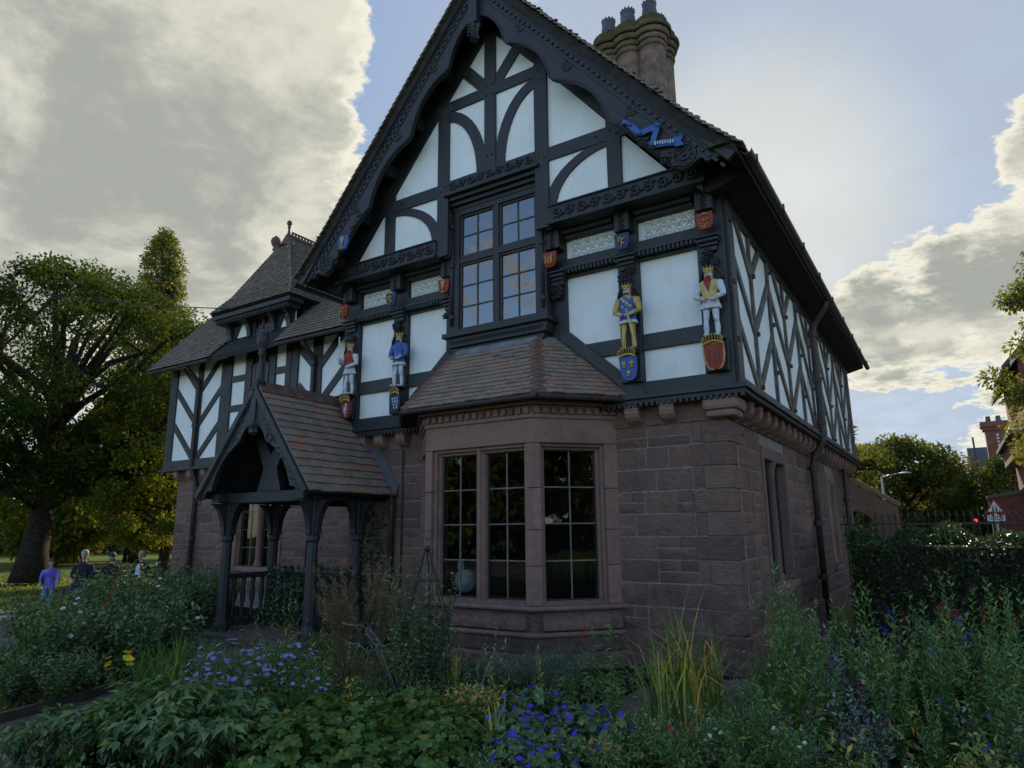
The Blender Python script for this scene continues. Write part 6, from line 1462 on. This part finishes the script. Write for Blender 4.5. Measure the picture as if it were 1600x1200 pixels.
# -- glossy leafy shrubs left of the porch
ps = []
for i in range(3):
    root, tips, r = proto('leafy_shrub', 100 + i, n_st=46, H=.98, spread=.62, per=20, leaf=.105, lw=.52, lm='shrub_leaf', curve=.1, up=.35, sr=.006, sm='twig', hvar=.35, start=.2); ps.append(root)
    if i == 1: put_flowers(root, flower_mesh('flower', 'white_petal', 5, .035, .03), tips[:6], r=r)
place(ps, [(-3.5, -4.36, .8), (-3.72, -3.89, .9), (-3.75, -3.47, 1.0), (-3.35, -3.24, .95), (-3.5, -2.75, .9), (-6.22, -2.63, 1.05), (-6.05, -2.18, 1.1), (-5.83, -1.68, 1.1), (-5.55, -1.25, 1.1), (-8.6, -1.0, 1.1), (-8.9, -.21, 1.15), (-8.6, .52, 1.1), (-6.06, -.55, 1.1), (-8.4, 1.23, 1.1), (-4.6, -2.3, .9), (-7.4, -1.5, 1.1), (-7.2, -.6, 1.15), (-7.0, .6, 1.2), (-4.9, -3.0, 1.0), (-4.3, -3.7, .9), (-6.9, -3.0, .85), (-5.6, -3.3, .95)], 'glossy leafy shrub', 'shrub', 'leafy shrubs beside the porch')
place([copy_tree(ps[0])], [(-2.35, -4.55, .55), (-2.6, -4.25, .6), (-2.92, -4.72, .55), (-3.2, -5.0, .5)], 'small low leafy shrub', 'shrub', 'low shrubs by the path edging')
# -- peonies
ps = []
for i in range(3):
    root = empty('peony'); r = np.random.default_rng(130 + i); P_, D_, L_, N_, paths = [], [], [], [], []
    for s in range(27):
        a = r.random() * 6.28; o = r.uniform(.05, .34); h = r.uniform(.26, .46); tip = np.array([math.cos(a) * o, math.sin(a) * o, h]); paths.append([np.array([0, 0, -.02]), tip * np.array([.4, .4, .6]), tip]); ra = np.array([math.cos(a), math.sin(a), .1])
        for k in range(7):
            th = a + (k - 3) * .48; d = np.array([math.cos(th), math.sin(th), .25 - .12 * abs(k - 3) - .15]); P_.append(tip + r.normal(size=3) * .012); D_.append(d + r.normal(size=3) * .12); L_.append(r.uniform(.09, .16) * (1 - .07 * abs(k - 3))); N_.append((r.normal() * .25, r.normal() * .25, 1))
    stem_obj(paths, .006, root); obj('foliage', leaf_mesh('foliage', P_, D_, L_, np.array(L_) * .40, 'peony_leaf', nrm=np.array(N_), r=r, fold=.35, droop=.25), root); ps.append(root)
place(ps, [(-.23, -4.88, 1.0), (.24, -4.88, 1.05), (.31, -4.65, 1.0), (-.32, -4.4, .9), (.8, -4.81, 1.0), (.1, -5.23, .9), (-.23, -5.35, .9), (-.39, -5.54, .8), (.47, -5.17, 1.0), (-.62, -5.58, .7), (-.53, -5.06, .75), (-.81, -5.23, .65), (.62, -4.45, .95), (.95, -5.1, 1.0), (1.2, -4.95, .95)], 'peony clump with broad divided dark green leaves', 'plant', 'peonies by the gravel path')
# -- asters
ps = []; fm = flower_mesh('flower', 'purple_petal', 16, .024, .008, .15, 1)
for i in range(2):
    root, tips, r = proto('aster', 150 + i, n_st=60, H=.62, spread=.36, per=16, leaf=.06, lw=.2, lm='aster_leaf', curve=.1, up=.6, sr=.0028, hvar=.3)
    ex = [(p + r.normal(size=3) * .035, d) for p, d in tips for _ in range(2)]; sel = [t for t in ex if r.random() < .42]; put_flowers(root, fm, sel, r=r, sc=(.85, 1.35)); ps.append(root)
place(ps, [(-.73, -3.87, 1.0), (-.85, -3.49, 1.05), (-.08, -3.76, 1.0), (-.41, -3.24, .9), (-.02, -4.22, .8), (.41, -3.72, .8), (-.45, -4.1, .8)], 'bushy aster covered in lilac daisy flowers', 'flowers', 'asters before the porch')
# -- iris clumps
ps = []
for i in range(2):
    r = np.random.default_rng(170 + i); root = empty('iris_clump'); obj('leaves', blade_mesh('leaves', *blades(r, 110, .72, .022, .09, .55), 'strap_leaf'), root); ps.append(root)
place(ps, [(-1.93, -3.8, 1.0), (-1.83, -3.56, 1.1), (-1.76, -3.34, 1.0), (-1.27, -4.04, .8)], 'dark green clump of upright arching sword leaves', 'plant', 'iris clumps between shrubs and asters')
# -- feather grass
root = empty('feather_grass'); r = np.random.default_rng(190); obj('leaves', blade_mesh('leaves', *blades(r, 160, .62, .007, .06, .9), 'plume'), root)
paths = []; P_, D_, L_ = [], [], []
for s in range(30):
    a = R(200) + r.normal() * .9; ln = r.uniform(.1, .45); h = r.uniform(.85, 1.25); tip = np.array([math.cos(a) * ln, math.sin(a) * ln * .6, h]); mid = tip * np.array([.25, .25, .6]); pts = [((1 - t) ** 2 * np.array([0, 0, -.02]) + 2 * t * (1 - t) * mid + t * t * tip) for t in np.linspace(0, 1, 8)]; paths.append(pts)
    for j in range(90):
        t = r.uniform(.62, 1.0); p = (1 - t) ** 2 * 0 + 2 * t * (1 - t) * mid + t * t * tip; P_.append(p + r.normal(size=3) * .012); D_.append((tip - mid) + r.normal(size=3) * .25); L_.append(r.uniform(.03, .06))
stem_obj(paths, .0025, root, 'plume'); obj('plumes', leaf_mesh('plumes', P_, D_, L_, .007, 'plume', simple_=True, r=r), root)
place([root], [(-.30, -2.49, 1.15), (.10, -2.45, 1.05), (-.62, -2.35, .9)], 'tall feather grass with straw coloured plumes', 'grass', 'feather grasses before the bay')
# -- geranium mounds with lobed leaves
ps = []; fmg = flower_mesh('flower', 'violet_blue_petal', 5, .026, .028, .25, 1, 'white_petal', .05)
for i in range(4):
    root = empty('geranium'); r = np.random.default_rng(210 + i); P_, D_, L_, N_, paths, tips = [], [], [], [], [], []
    for s in range(115):
        a = r.random() * 6.28; o = r.random() ** .5 * .36; h = .34 * (1 - (o / .46) ** 2) * r.uniform(.65, 1.1) + .04; c = np.array([math.cos(a) * o, math.sin(a) * o, h]); paths.append([np.array([c[0] * .2, c[1] * .2, -.02]), c * np.array([.6, .6, .7]), c]); nn = unit(np.array([c[0] * 1.2, c[1] * 1.2, .6]) + r.normal(size=3) * .2); t1 = unit(np.cross(nn, np.array([0, 0, 1]) + r.normal(size=3) * .1)); t2 = np.cross(nn, t1); sz = r.uniform(.034, .066)
        for k in range(6): th = 2 * math.pi * k / 6.6; P_.append(c); D_.append(math.cos(th) * t1 + math.sin(th) * t2); L_.append(sz); N_.append(nn)
        tips.append((c + np.array([0, 0, .05]), nn))
    stem_obj(paths, .003, root); obj('foliage', leaf_mesh('foliage', P_, D_, L_, np.array(L_) * .78, 'bright_leaf' if i < 2 else 'shrub_leaf', nrm=np.array(N_), r=r, fold=.2, droop=.1, wide=.62), root); ps.append(root)
    if i >= 2: put_flowers(root, fmg, [t for t in tips if r.random() < .28], r=r, sc=(.9, 1.4))
place(ps[:2], [(1.2, -4.4, 1.0), (1.24, -4.1, 1.0), (1.4, -3.9, 1.0), (1.79, -3.95, 1.05), (1.8, -3.57, 1.0), (1.96, -4.27, 1.05), (1.76, -4.47, 1.0), (2.22, -3.69, 1.0), (2.32, -4.06, 1.0), (2.6, -3.89, .9), (1.27, -4.69, 1.0), (.7, -4.2, .8), (.72, -3.78, .8), (1.39, -3.26, .8), (1.6, -4.75, 1.0), (2.1, -4.6, 1.0), (2.5, -4.3, 1.0)], 'bright green geranium mound with lobed leaves', 'plant', 'green geranium mounds')
place(ps[2:], [(2.53, -3.13, 1.0), (2.64, -2.85, 1.0), (2.93, -2.99, .9), (2.89, -3.55, 1.0), (2.65, -3.61, .95), (3.22, -3.35, .9), (3.0, -3.95, .95)], 'geranium mound dotted with violet blue flowers', 'flowers', 'blue flowering geraniums')
# -- yellowing leafy perennials
root, tips, r = proto('yellowing_perennial', 230, n_st=34, H=.42, spread=.3, per=12, leaf=.1, lw=.4, lm='yellowing_leaf', up=.4)
put_flowers(root, flower_mesh('flower', 'pink_petal', 7, .02, .012), tips[:10], r=r)
place([root], [(2.2, -3.12, 1.0), (1.92, -3.06, .9), (1.68, -2.97, .8), (1.82, -3.34, .8), (3.4, -3.6, .7)], 'yellowing perennial with faded pink flower heads', 'plant', 'yellowing perennials')
# -- lavender
root, tips, r = proto('lavender', 240, n_st=150, H=.42, spread=.36, per=14, leaf=.045, lw=.14, lm='grey_leaf', up=1.0, sr=.002, curve=.05)
place([root], [(1.38, -1.72, 1.0), (1.57, -1.44, 1.1), (1.92, -1.56, .9), (1.1, -1.72, .8), (1.75, -1.2, 1.0)], 'silvery grey lavender bush', 'bush', 'lavender under the bay')
# -- lilies
ps = []
for i in range(2):
    root, tips, r = proto('lily', 250 + i, n_st=2, H=.82, spread=.08, per=58, leaf=.13, lw=.14, lm='aster_leaf', up=.25, sr=.006, curve=.02, droop=.5); ps.append(root)
place(ps, [(2.64, -2.15, 1.0), (2.91, -2.11, 1.05), (3.2, -2.3, .55), (2.9, -2.36, .7), (2.45, -2.3, .6)], 'upright lily stem ringed with narrow leaves', 'plant', 'lily stems by the wall')
# -- tall strap plants by the corner
ps = []
for i in range(2):
    r = np.random.default_rng(260 + i); root = empty('montbretia'); obj('leaves', blade_mesh('leaves', *blades(r, 38, 1.15, .027, .10, .5), 'yellowing_leaf'), root); ps.append(root)
place(ps, [(3.37, -1.96, 1.0), (3.48, -1.65, 1.0), (3.21, -1.93, .8), (3.54, -1.34, .7)], 'tall sword leaved clump turning yellow', 'plant', 'sword leaved clumps at the corner')
r = np.random.default_rng(266); root = empty('sword_leaf_tuft'); obj('leaves', blade_mesh('leaves', *blades(r, 18, .6, .030, .03, .55), 'yellowing_leaf'), root)
place([root], [(2.62, -3.75, .95), (.83, -2.01, .85)], 'small tuft of sword leaves among the geraniums', 'plant', 'sword leaf tufts')
# -- spired leafy perennials on the right
ps = []
for i in range(4):
    root, tips, r = proto('spire_perennial', 270 + i, n_st=18, H=1.28, spread=.30, per=48, leaf=.09, lw=.30, lm='spire_leaf', curve=.05, up=.55, sr=.0045, hvar=.5, start=.08, taper=.55, base=.1); ps.append(root)
place(ps, [(4.46, -1.97, .8), (4.68, -2.22, .72), (4.26, -1.44, .92), (4.47, -1.06, 1.0), (4.93, -1.49, .92), (5.11, -2.13, .72), (5.43, -1.77, .8), (5.75, -1.91, .84), (5.14, -1.14, .9), (5.66, -.84, .95), (5.92, -.89, .98), (4.34, -2.83, .5), (4.13, -.6, 1.05), (6.05, -1.6, .9), (5.4, -2.6, .52)], 'tall bushy perennial with leafy upright spires', 'plant', 'leafy spires at the house side', .22)
ps = []
for i in range(2):
    root, tips, r = proto('sage_bush', 280 + i, n_st=42, H=.82, spread=.42, per=18, leaf=.075, lw=.45, lm=('grey_leaf', 'shrub_leaf')[i], curve=0, up=.45, sr=.005, hvar=.45, sm='twig'); ps.append(root)
    put_flowers(root, spike_mesh('flower_spike', ('magenta_petal', 'violet_blue_petal')[i], .12, 26, .018, 7 + i), tips[:8], 'flower_spike', r=r, tilt=.15)
place(ps, [(4.75, -1.75, .9), (5.3, -1.45, 1.0), (5.0, -2.65, .7), (5.8, -2.4, .8), (4.6, -2.75, .6), (5.4, -.75, 1.1), (6.15, -2.2, .85), (4.7, -.7, 1.1)], 'rounded sage bush with thin flower spikes', 'bush', 'sage bushes at the house side', .2)
ps = []
for i in range(2):
    root, tips, r = proto('broadleaf_weed', 284 + i, n_st=12, H=.7, spread=.3, per=12, leaf=.15, lw=.42, lm=('bright_leaf', 'yellowing_leaf')[i], curve=0, up=.35, sr=.006, hvar=.5, droop=.4); ps.append(root)
place(ps, [(4.55, -2.35, .7), (5.6, -2.75, .7), (5.15, -1.75, .9), (4.95, -3.0, .6), (3.05, -2.6, .5), (.6, -3.35, .6), (-1.1, -3.5, .6), (2.3, -3.3, .5), (-2.2, -3.2, .7)], 'loose plant with long drooping broad leaves', 'plant', 'broad leaved plants in the bed', .25)
# -- low filling plants
ps = []
for i in range(2):
    root, tips, r = proto('bedding_plant', 290 + i, n_st=40, H=.44, spread=.32, per=14, leaf=.06, lw=.3, lm='aster_leaf' if i else 'spire_leaf', up=.5, sr=.003); ps.append(root)
    put_flowers(root, flower_mesh('flower', 'white_petal' if i else 'pink_petal', 5, .016, .013), tips[:5], r=r)
place(ps, [(3.45, -3.29, 1.0), (3.6, -3.04, .9), (3.87, -3.12, 1.0), (4.01, -2.79, .9), (4.01, -2.24, .8), (3.33, -2.75, .6), (3.16, -3.85, .9), (4.25, -3.0, .8), (3.81, -1.25, .8), (3.79, -.5, .9), (3.5, -3.75, 1.0), (3.95, -3.5, 1.0), (4.3, -3.35, .9), (4.6, -3.2, .9), (2.9, -4.3, 1.0), (3.3, -4.25, 1.0), (4.95, -3.1, .9), (5.3, -3.0, .9), (5.7, -2.95, .9), (.2, -3.3, .9), (.5, -3.0, .9), (.9, -3.3, .9), (1.1, -2.8, .9), (-.5, -2.9, .9), (-1.1, -2.95, .9), (-1.3, -2.4, .9), (-.8, -2.1, .9), (-2.1, -2.1, .9), (2.2, -2.5, .8), (-1.9, -2.8, .8), (1.5, -2.35, .7), (.3, -2.0, .9), (-.4, -1.5, .9), (-1.4, -1.4, .9), (-2.2, -1.2, .9), (.9, -1.35, .7)], 'low bedding plant with small pale flowers', 'plant', 'low bedding plants', .35)
ps = []
for i in range(3):
    root, tips, r = proto('meadow_stem', 295 + i, n_st=9, H=.8, spread=.3, per=16, leaf=.085, lw=.2, lm=('aster_leaf', 'yellowing_leaf', 'strap_leaf')[i], up=.6, sr=.003, hvar=.5, curve=-.1); ps.append(root)
    put_flowers(root, flower_mesh('flower', ('white_petal', 'pink_petal', 'magenta_petal')[i], 7, .014, .008), tips[:4], r=r)
place(ps, [(-1.2, -3.1, 1.0), (-.2, -2.9, .9), (.45, -2.6, 1.0), (1.15, -2.45, .9), (1.7, -2.5, .8), (2.1, -2.1, .8), (.2, -3.4, .8), (2.4, -2.7, .75), (1.0, -3.0, .8), (-1.8, -2.4, 1.0), (-2.3, -1.7, .9), (-1.0, -1.9, 1.0), (3.1, -2.9, .6), (3.6, -3.3, .6), (4.1, -3.2, .6), (-.3, -1.7, .9), (.5, -1.5, .8), (4.15, -1.9, .8), (3.9, -.9, .9), (1.5, -3.2, .7), (-.9, -4.3, .6), (.3, -4.3, .6), (2.0, -3.5, .6), (2.7, -3.3, .6)], 'loose wiry plant with tiny flower heads', 'plant', 'loose wiry border plants', .25)
# -- calendulas, salvias
root, tips, r = proto('calendula', 300, n_st=16, H=.3, spread=.16, per=9, leaf=.07, lw=.3, lm='bright_leaf', up=.5, sr=.004); put_flowers(root, flower_mesh('flower', 'orange_petal', 16, .026, .009, .15, 2, 'orange_petal'), tips[:3], r=r, sc=(.9, 1.2))
place([root], [(.85, -4.95, 1.05), (.0, -5.5, .9), (-.2, -5.0, .9), (1.0, -4.6, .9)], 'calendula with a few orange daisy flowers', 'flowers', 'orange calendulas')
root, tips, r = proto('evening_primrose', 302, n_st=4, H=.55, spread=.2, per=10, leaf=.07, lw=.3, lm='bright_leaf', up=.5, sr=.004); put_flowers(root, flower_mesh('flower', 'yellow_petal', 5, .045, .042, .3), [(p + np.array([0, 0, -.05 * k]), d) for p, d in tips for k in range(2)], r=r, sc=(.9, 1.2))
place([root], [(-1.75, -4.25, 1.0)], 'single plant with large pale yellow flowers beside the path', 'flowers', None)
sp = spike_mesh('flower_spike', 'red_petal', .17, 46, .028, 4)
root, tips, r = proto('red_salvia', 305, n_st=9, H=.95, spread=.3, per=22, leaf=.07, lw=.35, lm='shrub_leaf', up=.5, sr=.004); put_flowers(root, sp, tips[:4], 'flower_spike', r=r, tilt=.1)
place([root], [(5.25, 1.26, 1.0), (5.85, 1.3, .95), (4.66, -1.7, .62), (3.86, -3.2, .4), (-5.63, -2.3, .95), (-6.6, -1.6, 1.0)], 'salvia with slim red flower spikes', 'flowers', 'red salvias')
root, tips, r = proto('red_salvia', 306, n_st=2, H=.72, spread=.05, per=14, leaf=.06, lw=.35, lm='shrub_leaf', up=.5, sr=.004); put_flowers(root, sp, tips[:1], 'flower_spike', r=r, tilt=.05)
place([root], [(2.22, -1.6, 1.0)], 'single red salvia spike under the bay sill', 'flowers', None)
# -- yellow leaves among the right-hand plants
n = 60; r = np.random.default_rng(310); P_ = np.stack([r.uniform(4.3, 6.2, n), r.uniform(-3.3, -2.2, n), r.uniform(.12, .5, n)], 1)
tag(obj('yellow_leaves', leaf_mesh('yellow_leaves', P_, r.normal(size=(n, 3)) + np.array([0, -.4, .2]), r.uniform(.05, .085, n), .03, 'yellow_fall', r=r, droop=.35, fold=.5), kind='stuff'), 'yellow autumn leaves caught among the spired plants', 'leaves')
# -- obelisk with climbing rose
ob = tag(empty('garden_obelisk', (.86, -2.5, 0)), 'slim black metal obelisk holding the climbing rose', 'plant support')
for k in range(6):
    a = k * math.pi / 3; MB().tube([(.30 * math.cos(a), .30 * math.sin(a), -.05), (.25 * math.cos(a), .25 * math.sin(a), .8), (.03 * math.cos(a), .03 * math.sin(a), 1.5)], .007, 5).build('rod', 'black_iron', ob)
for z, q_ in ((.35, .285), (.8, .25), (1.2, .14)): MB().ring((0, 0, z), (1, 0, 0), (0, 1, 0), q_, .006, 16, 5).build('hoop', 'black_iron', ob)
MB().ball((0, 0, 1.53), .035, 8, 6).build('knob', 'black_iron', ob, smooth=True)
root, tips, r = proto('climbing_rose', 320, n_st=70, H=1.55, spread=.44, per=30, leaf=.062, lw=.55, lm='shrub_leaf', curve=-.25, up=.2, sr=.006, sm='twig', hvar=.45, start=.25, taper=.2)
place([root], [(.80, -2.46, 1.0)], 'straggling climbing rose with yellowing leaves on the obelisk', 'shrub', None, .01)
root = empty('dead_stem'); m = MB(); r = np.random.default_rng(322)
for s in range(4):
    a = R(170) + r.normal() * .5; p = np.array([0, 0, 0.0]); pts = [p]
    for k in range(5): p = p + np.array([math.cos(a) * .09, math.sin(a) * .06, (.19 if k < 3 else .05) + r.normal() * .03]); a += r.normal() * .25; pts.append(p)
    m.tube(pts, [.004, .0035, .003, .003, .0025, .0015], 5)
    for k in (3, 4, 5):
        for _ in range(2): q_ = pts[k] + np.array([r.normal() * .08 - .05, r.normal() * .05, r.uniform(.0, .09)]); m.tube([pts[k], (pts[k] + q_) / 2 + r.normal(size=3) * .01, q_], [.003, .0025, .0015], 4)
m.build('twigs', 'pale_twig', root, smooth=True)
place([root], [(.62, -2.6, .95), (1.3, -2.2, .7)], 'bleached dead branching flower stem', 'plant', 'dead flower stems')
# -- ivy on the porch balustrade
r = np.random.default_rng(330); n = 1500; t = r.random(n); P_ = np.stack([-4.7 + 2.0 * t, -.12 + r.normal(size=n) * .06, r.uniform(.15, 1.15, n) ** 1.0], 1); n2 = 700; P2 = np.stack([-2.62 + r.normal(size=n2) * .06, r.uniform(-.1, .45, n2), r.uniform(.2, 2.1, n2)], 1); P_ = np.concatenate([P_, P2])
tag(obj('ivy', leaf_mesh('ivy', P_, r.normal(size=(len(P_), 3)) + np.array([0, -.8, 0]), r.uniform(.05, .09, len(P_)), .06, 'dark_leaf', r=r), kind='stuff'), 'ivy creeping through the porch balustrade', 'ivy')
# -- leaf litter and seedlings that cover the soil
n = 26000; r = np.random.default_rng(340); X_ = r.uniform(-6.4, 6.3, n); Y_ = r.uniform(-6.3, .2, n)
bad = ((X_ > -2.3 - (Y_ + 5) * .45) & (X_ < -.9 - (Y_ + 5) * .5) & (Y_ > -6)) | ((X_ > 2.7) & (X_ < 4.5) & (Y_ > -2.5)) | ((Y_ > -.9) & (X_ > -5.2) & (X_ < 2.2)) | ((X_ < -2.2) & (Y_ < -4.3)) | ((X_ < -2.2 ) & (Y_ < -3.0 + (X_ + 2.2) * -.1 - 1.0)); X_, Y_ = X_[~bad], Y_[~bad]; n = len(X_)
D_ = r.normal(size=(n, 3)) * .7 + np.array([0, 0, .8])
tag(obj('ground_cover', leaf_mesh('ground_cover', np.stack([X_, Y_, r.uniform(-.02, .14, n)], 1), D_, r.uniform(.04, .10, n), r.uniform(.015, .04, n), 'shrub_leaf', r=r), kind='stuff'), 'low green ground cover filling the flower bed', 'ground cover')

# ================================================================ people by the lawn
PM = ['coat', 'trousers', 'face', 'hair']
simple('face', (.45, .28, .21), .6, .3); simple('hair', (.05, .035, .025), .7, .3); simple('fair_hair', (.35, .24, .12), .7, .3); simple('grey_hair', (.3, .29, .28), .7, .3)
simple('navy_coat', (.02, .025, .04), .8); simple('black_coat', (.012, .012, .014), .8); simple('white_top', (.55, .58, .62), .8); simple('violet_coat', (.16, .14, .50), .8, var=.5, scale=5); simple('jeans', (.04, .07, .14), .85); simple('light_jeans', (.12, .25, .42), .85); simple('shoe', (.02, .02, .02), .6)
def person(loc, rz, H, seated, coat, legs, hair, label, turn=0.0, top=None):
    root = tag(empty('person', loc, rz), label, 'person', None); m = MB(); k = H / 1.7
    def S(p): return tuple(c * k for c in p)
    hz = .50 if seated else .86; hip = (0, .12 if seated else 0, hz)
    for s in (-1, 1):
        if seated: leg = [(s * .09, .10, hz), (s * .11, -.12, hz + .03), (s * .115, -.36, hz), (s * .11, -.37, .28), (s * .11, -.36, .07)]
        else: leg = [(s * .09, 0, hz), (s * .1, -.01, .66), (s * .1, -.02, .46), (s * .1, .01, .26), (s * .1, .02, .07)]
        m.tube([S(p) for p in leg], [.085 * k, .078 * k, .06 * k, .055 * k, .042 * k], 10); f_ = leg[-1]; m.ball(S((f_[0], f_[1] - .07, .045)), S((.045, .12, .045)), 10, 7)
        b = hz + .52; y0 = hip[1]; el = (s * .24, y0 - .06, b - .27); ha = (s * .12, y0 - .26, b - .36) if seated else (s * .22, y0 - .1, b - .48)
        m.tube([S((s * .17, y0, b)), S((s * .215, y0 - .01, b - .12)), S(el), S(((el[0] + ha[0]) / 2, (el[1] + ha[1]) / 2, (el[2] + ha[2]) / 2)), S(ha)], [.058 * k, .052 * k, .045 * k, .04 * k, .03 * k], 10); m.ball(S((ha[0], ha[1] - .03, ha[2])), S((.035, .05, .022)), 8, 6)
        for j in range(4): m.tube([S((ha[0] - .026 + .017 * j, ha[1] - .06, ha[2])), S((ha[0] - .026 + .017 * j, ha[1] - .105 - (.012 if j in (1, 2) else 0), ha[2] - .02))], .0085 * k, 5)
        m.tube([S((ha[0] - s * .03, ha[1] - .02, ha[2])), S((ha[0] - s * .055, ha[1] - .06, ha[2] - .005))], .0095 * k, 5)
    y0 = hip[1]
    m.lathe([(r_ * k, z * k) for r_, z in ((.13, hz - .06), (.165, hz), (.15, hz + .16), (.16, hz + .30), (.185, hz + .44), (.17, hz + .53), (.08, hz + .585), (.055, hz + .60))], (0, y0 * k, 0), 16, 1, .68)
    m.tube([S((0, y0, hz + .56)), S((0, y0 - .01, hz + .68))], .052 * k, 10); hc = (0, y0 - .02, hz + .77); m.ball(S(hc), S((.075, .092, .115)), 14, 10); m.ball(S((0, hc[1] - .095, hc[2] - .015)), S((.014, .02, .024)), 6, 5); m.ball(S((0, hc[1] - .06, hc[2] - .085)), S((.03, .025, .02)), 6, 5)
    for s in (-1, 1): m.ball(S((s * .076, hc[1] + .01, hc[2] - .01)), S((.012, .02, .03)), 6, 5)
    def pick(x, y, z):
        x, y, z = x / k, y / k, z / k
        if z > hz + .61: return 2
        if abs(x) > .08 and y < y0 - (.24 if seated else .09) and z < hz + .2 and z > hz - (.02 if not seated else -.09) and (not seated or y < y0 - .26): return 2
        if z < .09: return 3
        return 0 if z > hz - .02 + (.06 if seated and y < y0 - .15 else 0) else 1
    remeshed('body', m, .018 * k, [coat, legs, 'face', 'shoe'], pick, root, 2)
    h = MB(); h.ball(S((0, hc[1] + .012, hc[2] + .045)), S((.092, .105, .098)), 12, 8); h.ball(S((0, hc[1] + .05, hc[2] - .05)), S((.075, .06, .11)), 10, 7); h.build('hair', hair, root, smooth=True)
    e = MB()
    for s in (-1, 1): e.ball(S((s * .03, hc[1] - .082, hc[2] + .012)), S((.011, .008, .008)), 6, 4)
    e.build('eyes', 'hair', root)
    if top: t = MB(); t.lathe([(.10 * k, (hz + .16) * k), (.12 * k, (hz + .3) * k), (.11 * k, (hz + .5) * k), (.05 * k, (hz + .56) * k)], (0, (y0 - .062) * k, 0), 12, .8, .72); t.build('shirt', top, root, smooth=True)
    return root
bdir = math.atan2(.76, 1.15)
bn = tag(empty('park_bench', (-12.25, .98, 0), bdir), 'wooden park bench with three people by the lawn', 'bench')
simple('bench_wood', (.12, .08, .05), .8)
for y in (-.22, -.08, .06, .2): MB().box(-1.1, 1.1, y, y + .11, .42, .455).build('seat_slat', 'bench_wood', bn, bevel=.006)
for z in (.58, .70, .82): MB().box(-1.1, 1.1, .34, .37, z, z + .09).build('back_slat', 'bench_wood', bn, bevel=.006)
for x in (-1.0, 1.0):
    for y in (-.18, .33): MB().box(x - .035, x + .035, y - .035, y + .035, -.05, .42 if y < 0 else .9).build('leg', 'bench_wood', bn)
def on_bench(t): return (-12.25 + t * math.cos(bdir), .98 + t * math.sin(bdir), -.03)
person(on_bench(-.70), bdir + .3, 1.66, True, 'navy_coat', 'jeans', 'grey_hair', 'seated person in dark coat with grey hair on the bench')
person(on_bench(-.05), bdir - .1, 1.58, True, 'black_coat', 'jeans', 'hair', 'seated person in black coat with dark hair on the bench')
person(on_bench(.68), bdir - .2, 1.62, True, 'black_coat', 'jeans', 'fair_hair', 'seated person with fair hair in black jacket over pale top', top='white_top')
person((-11.4, -.75, -.03), R(60), 1.2, False, 'violet_coat', 'light_jeans', 'hair', 'small person in violet coat and light jeans standing on the path')
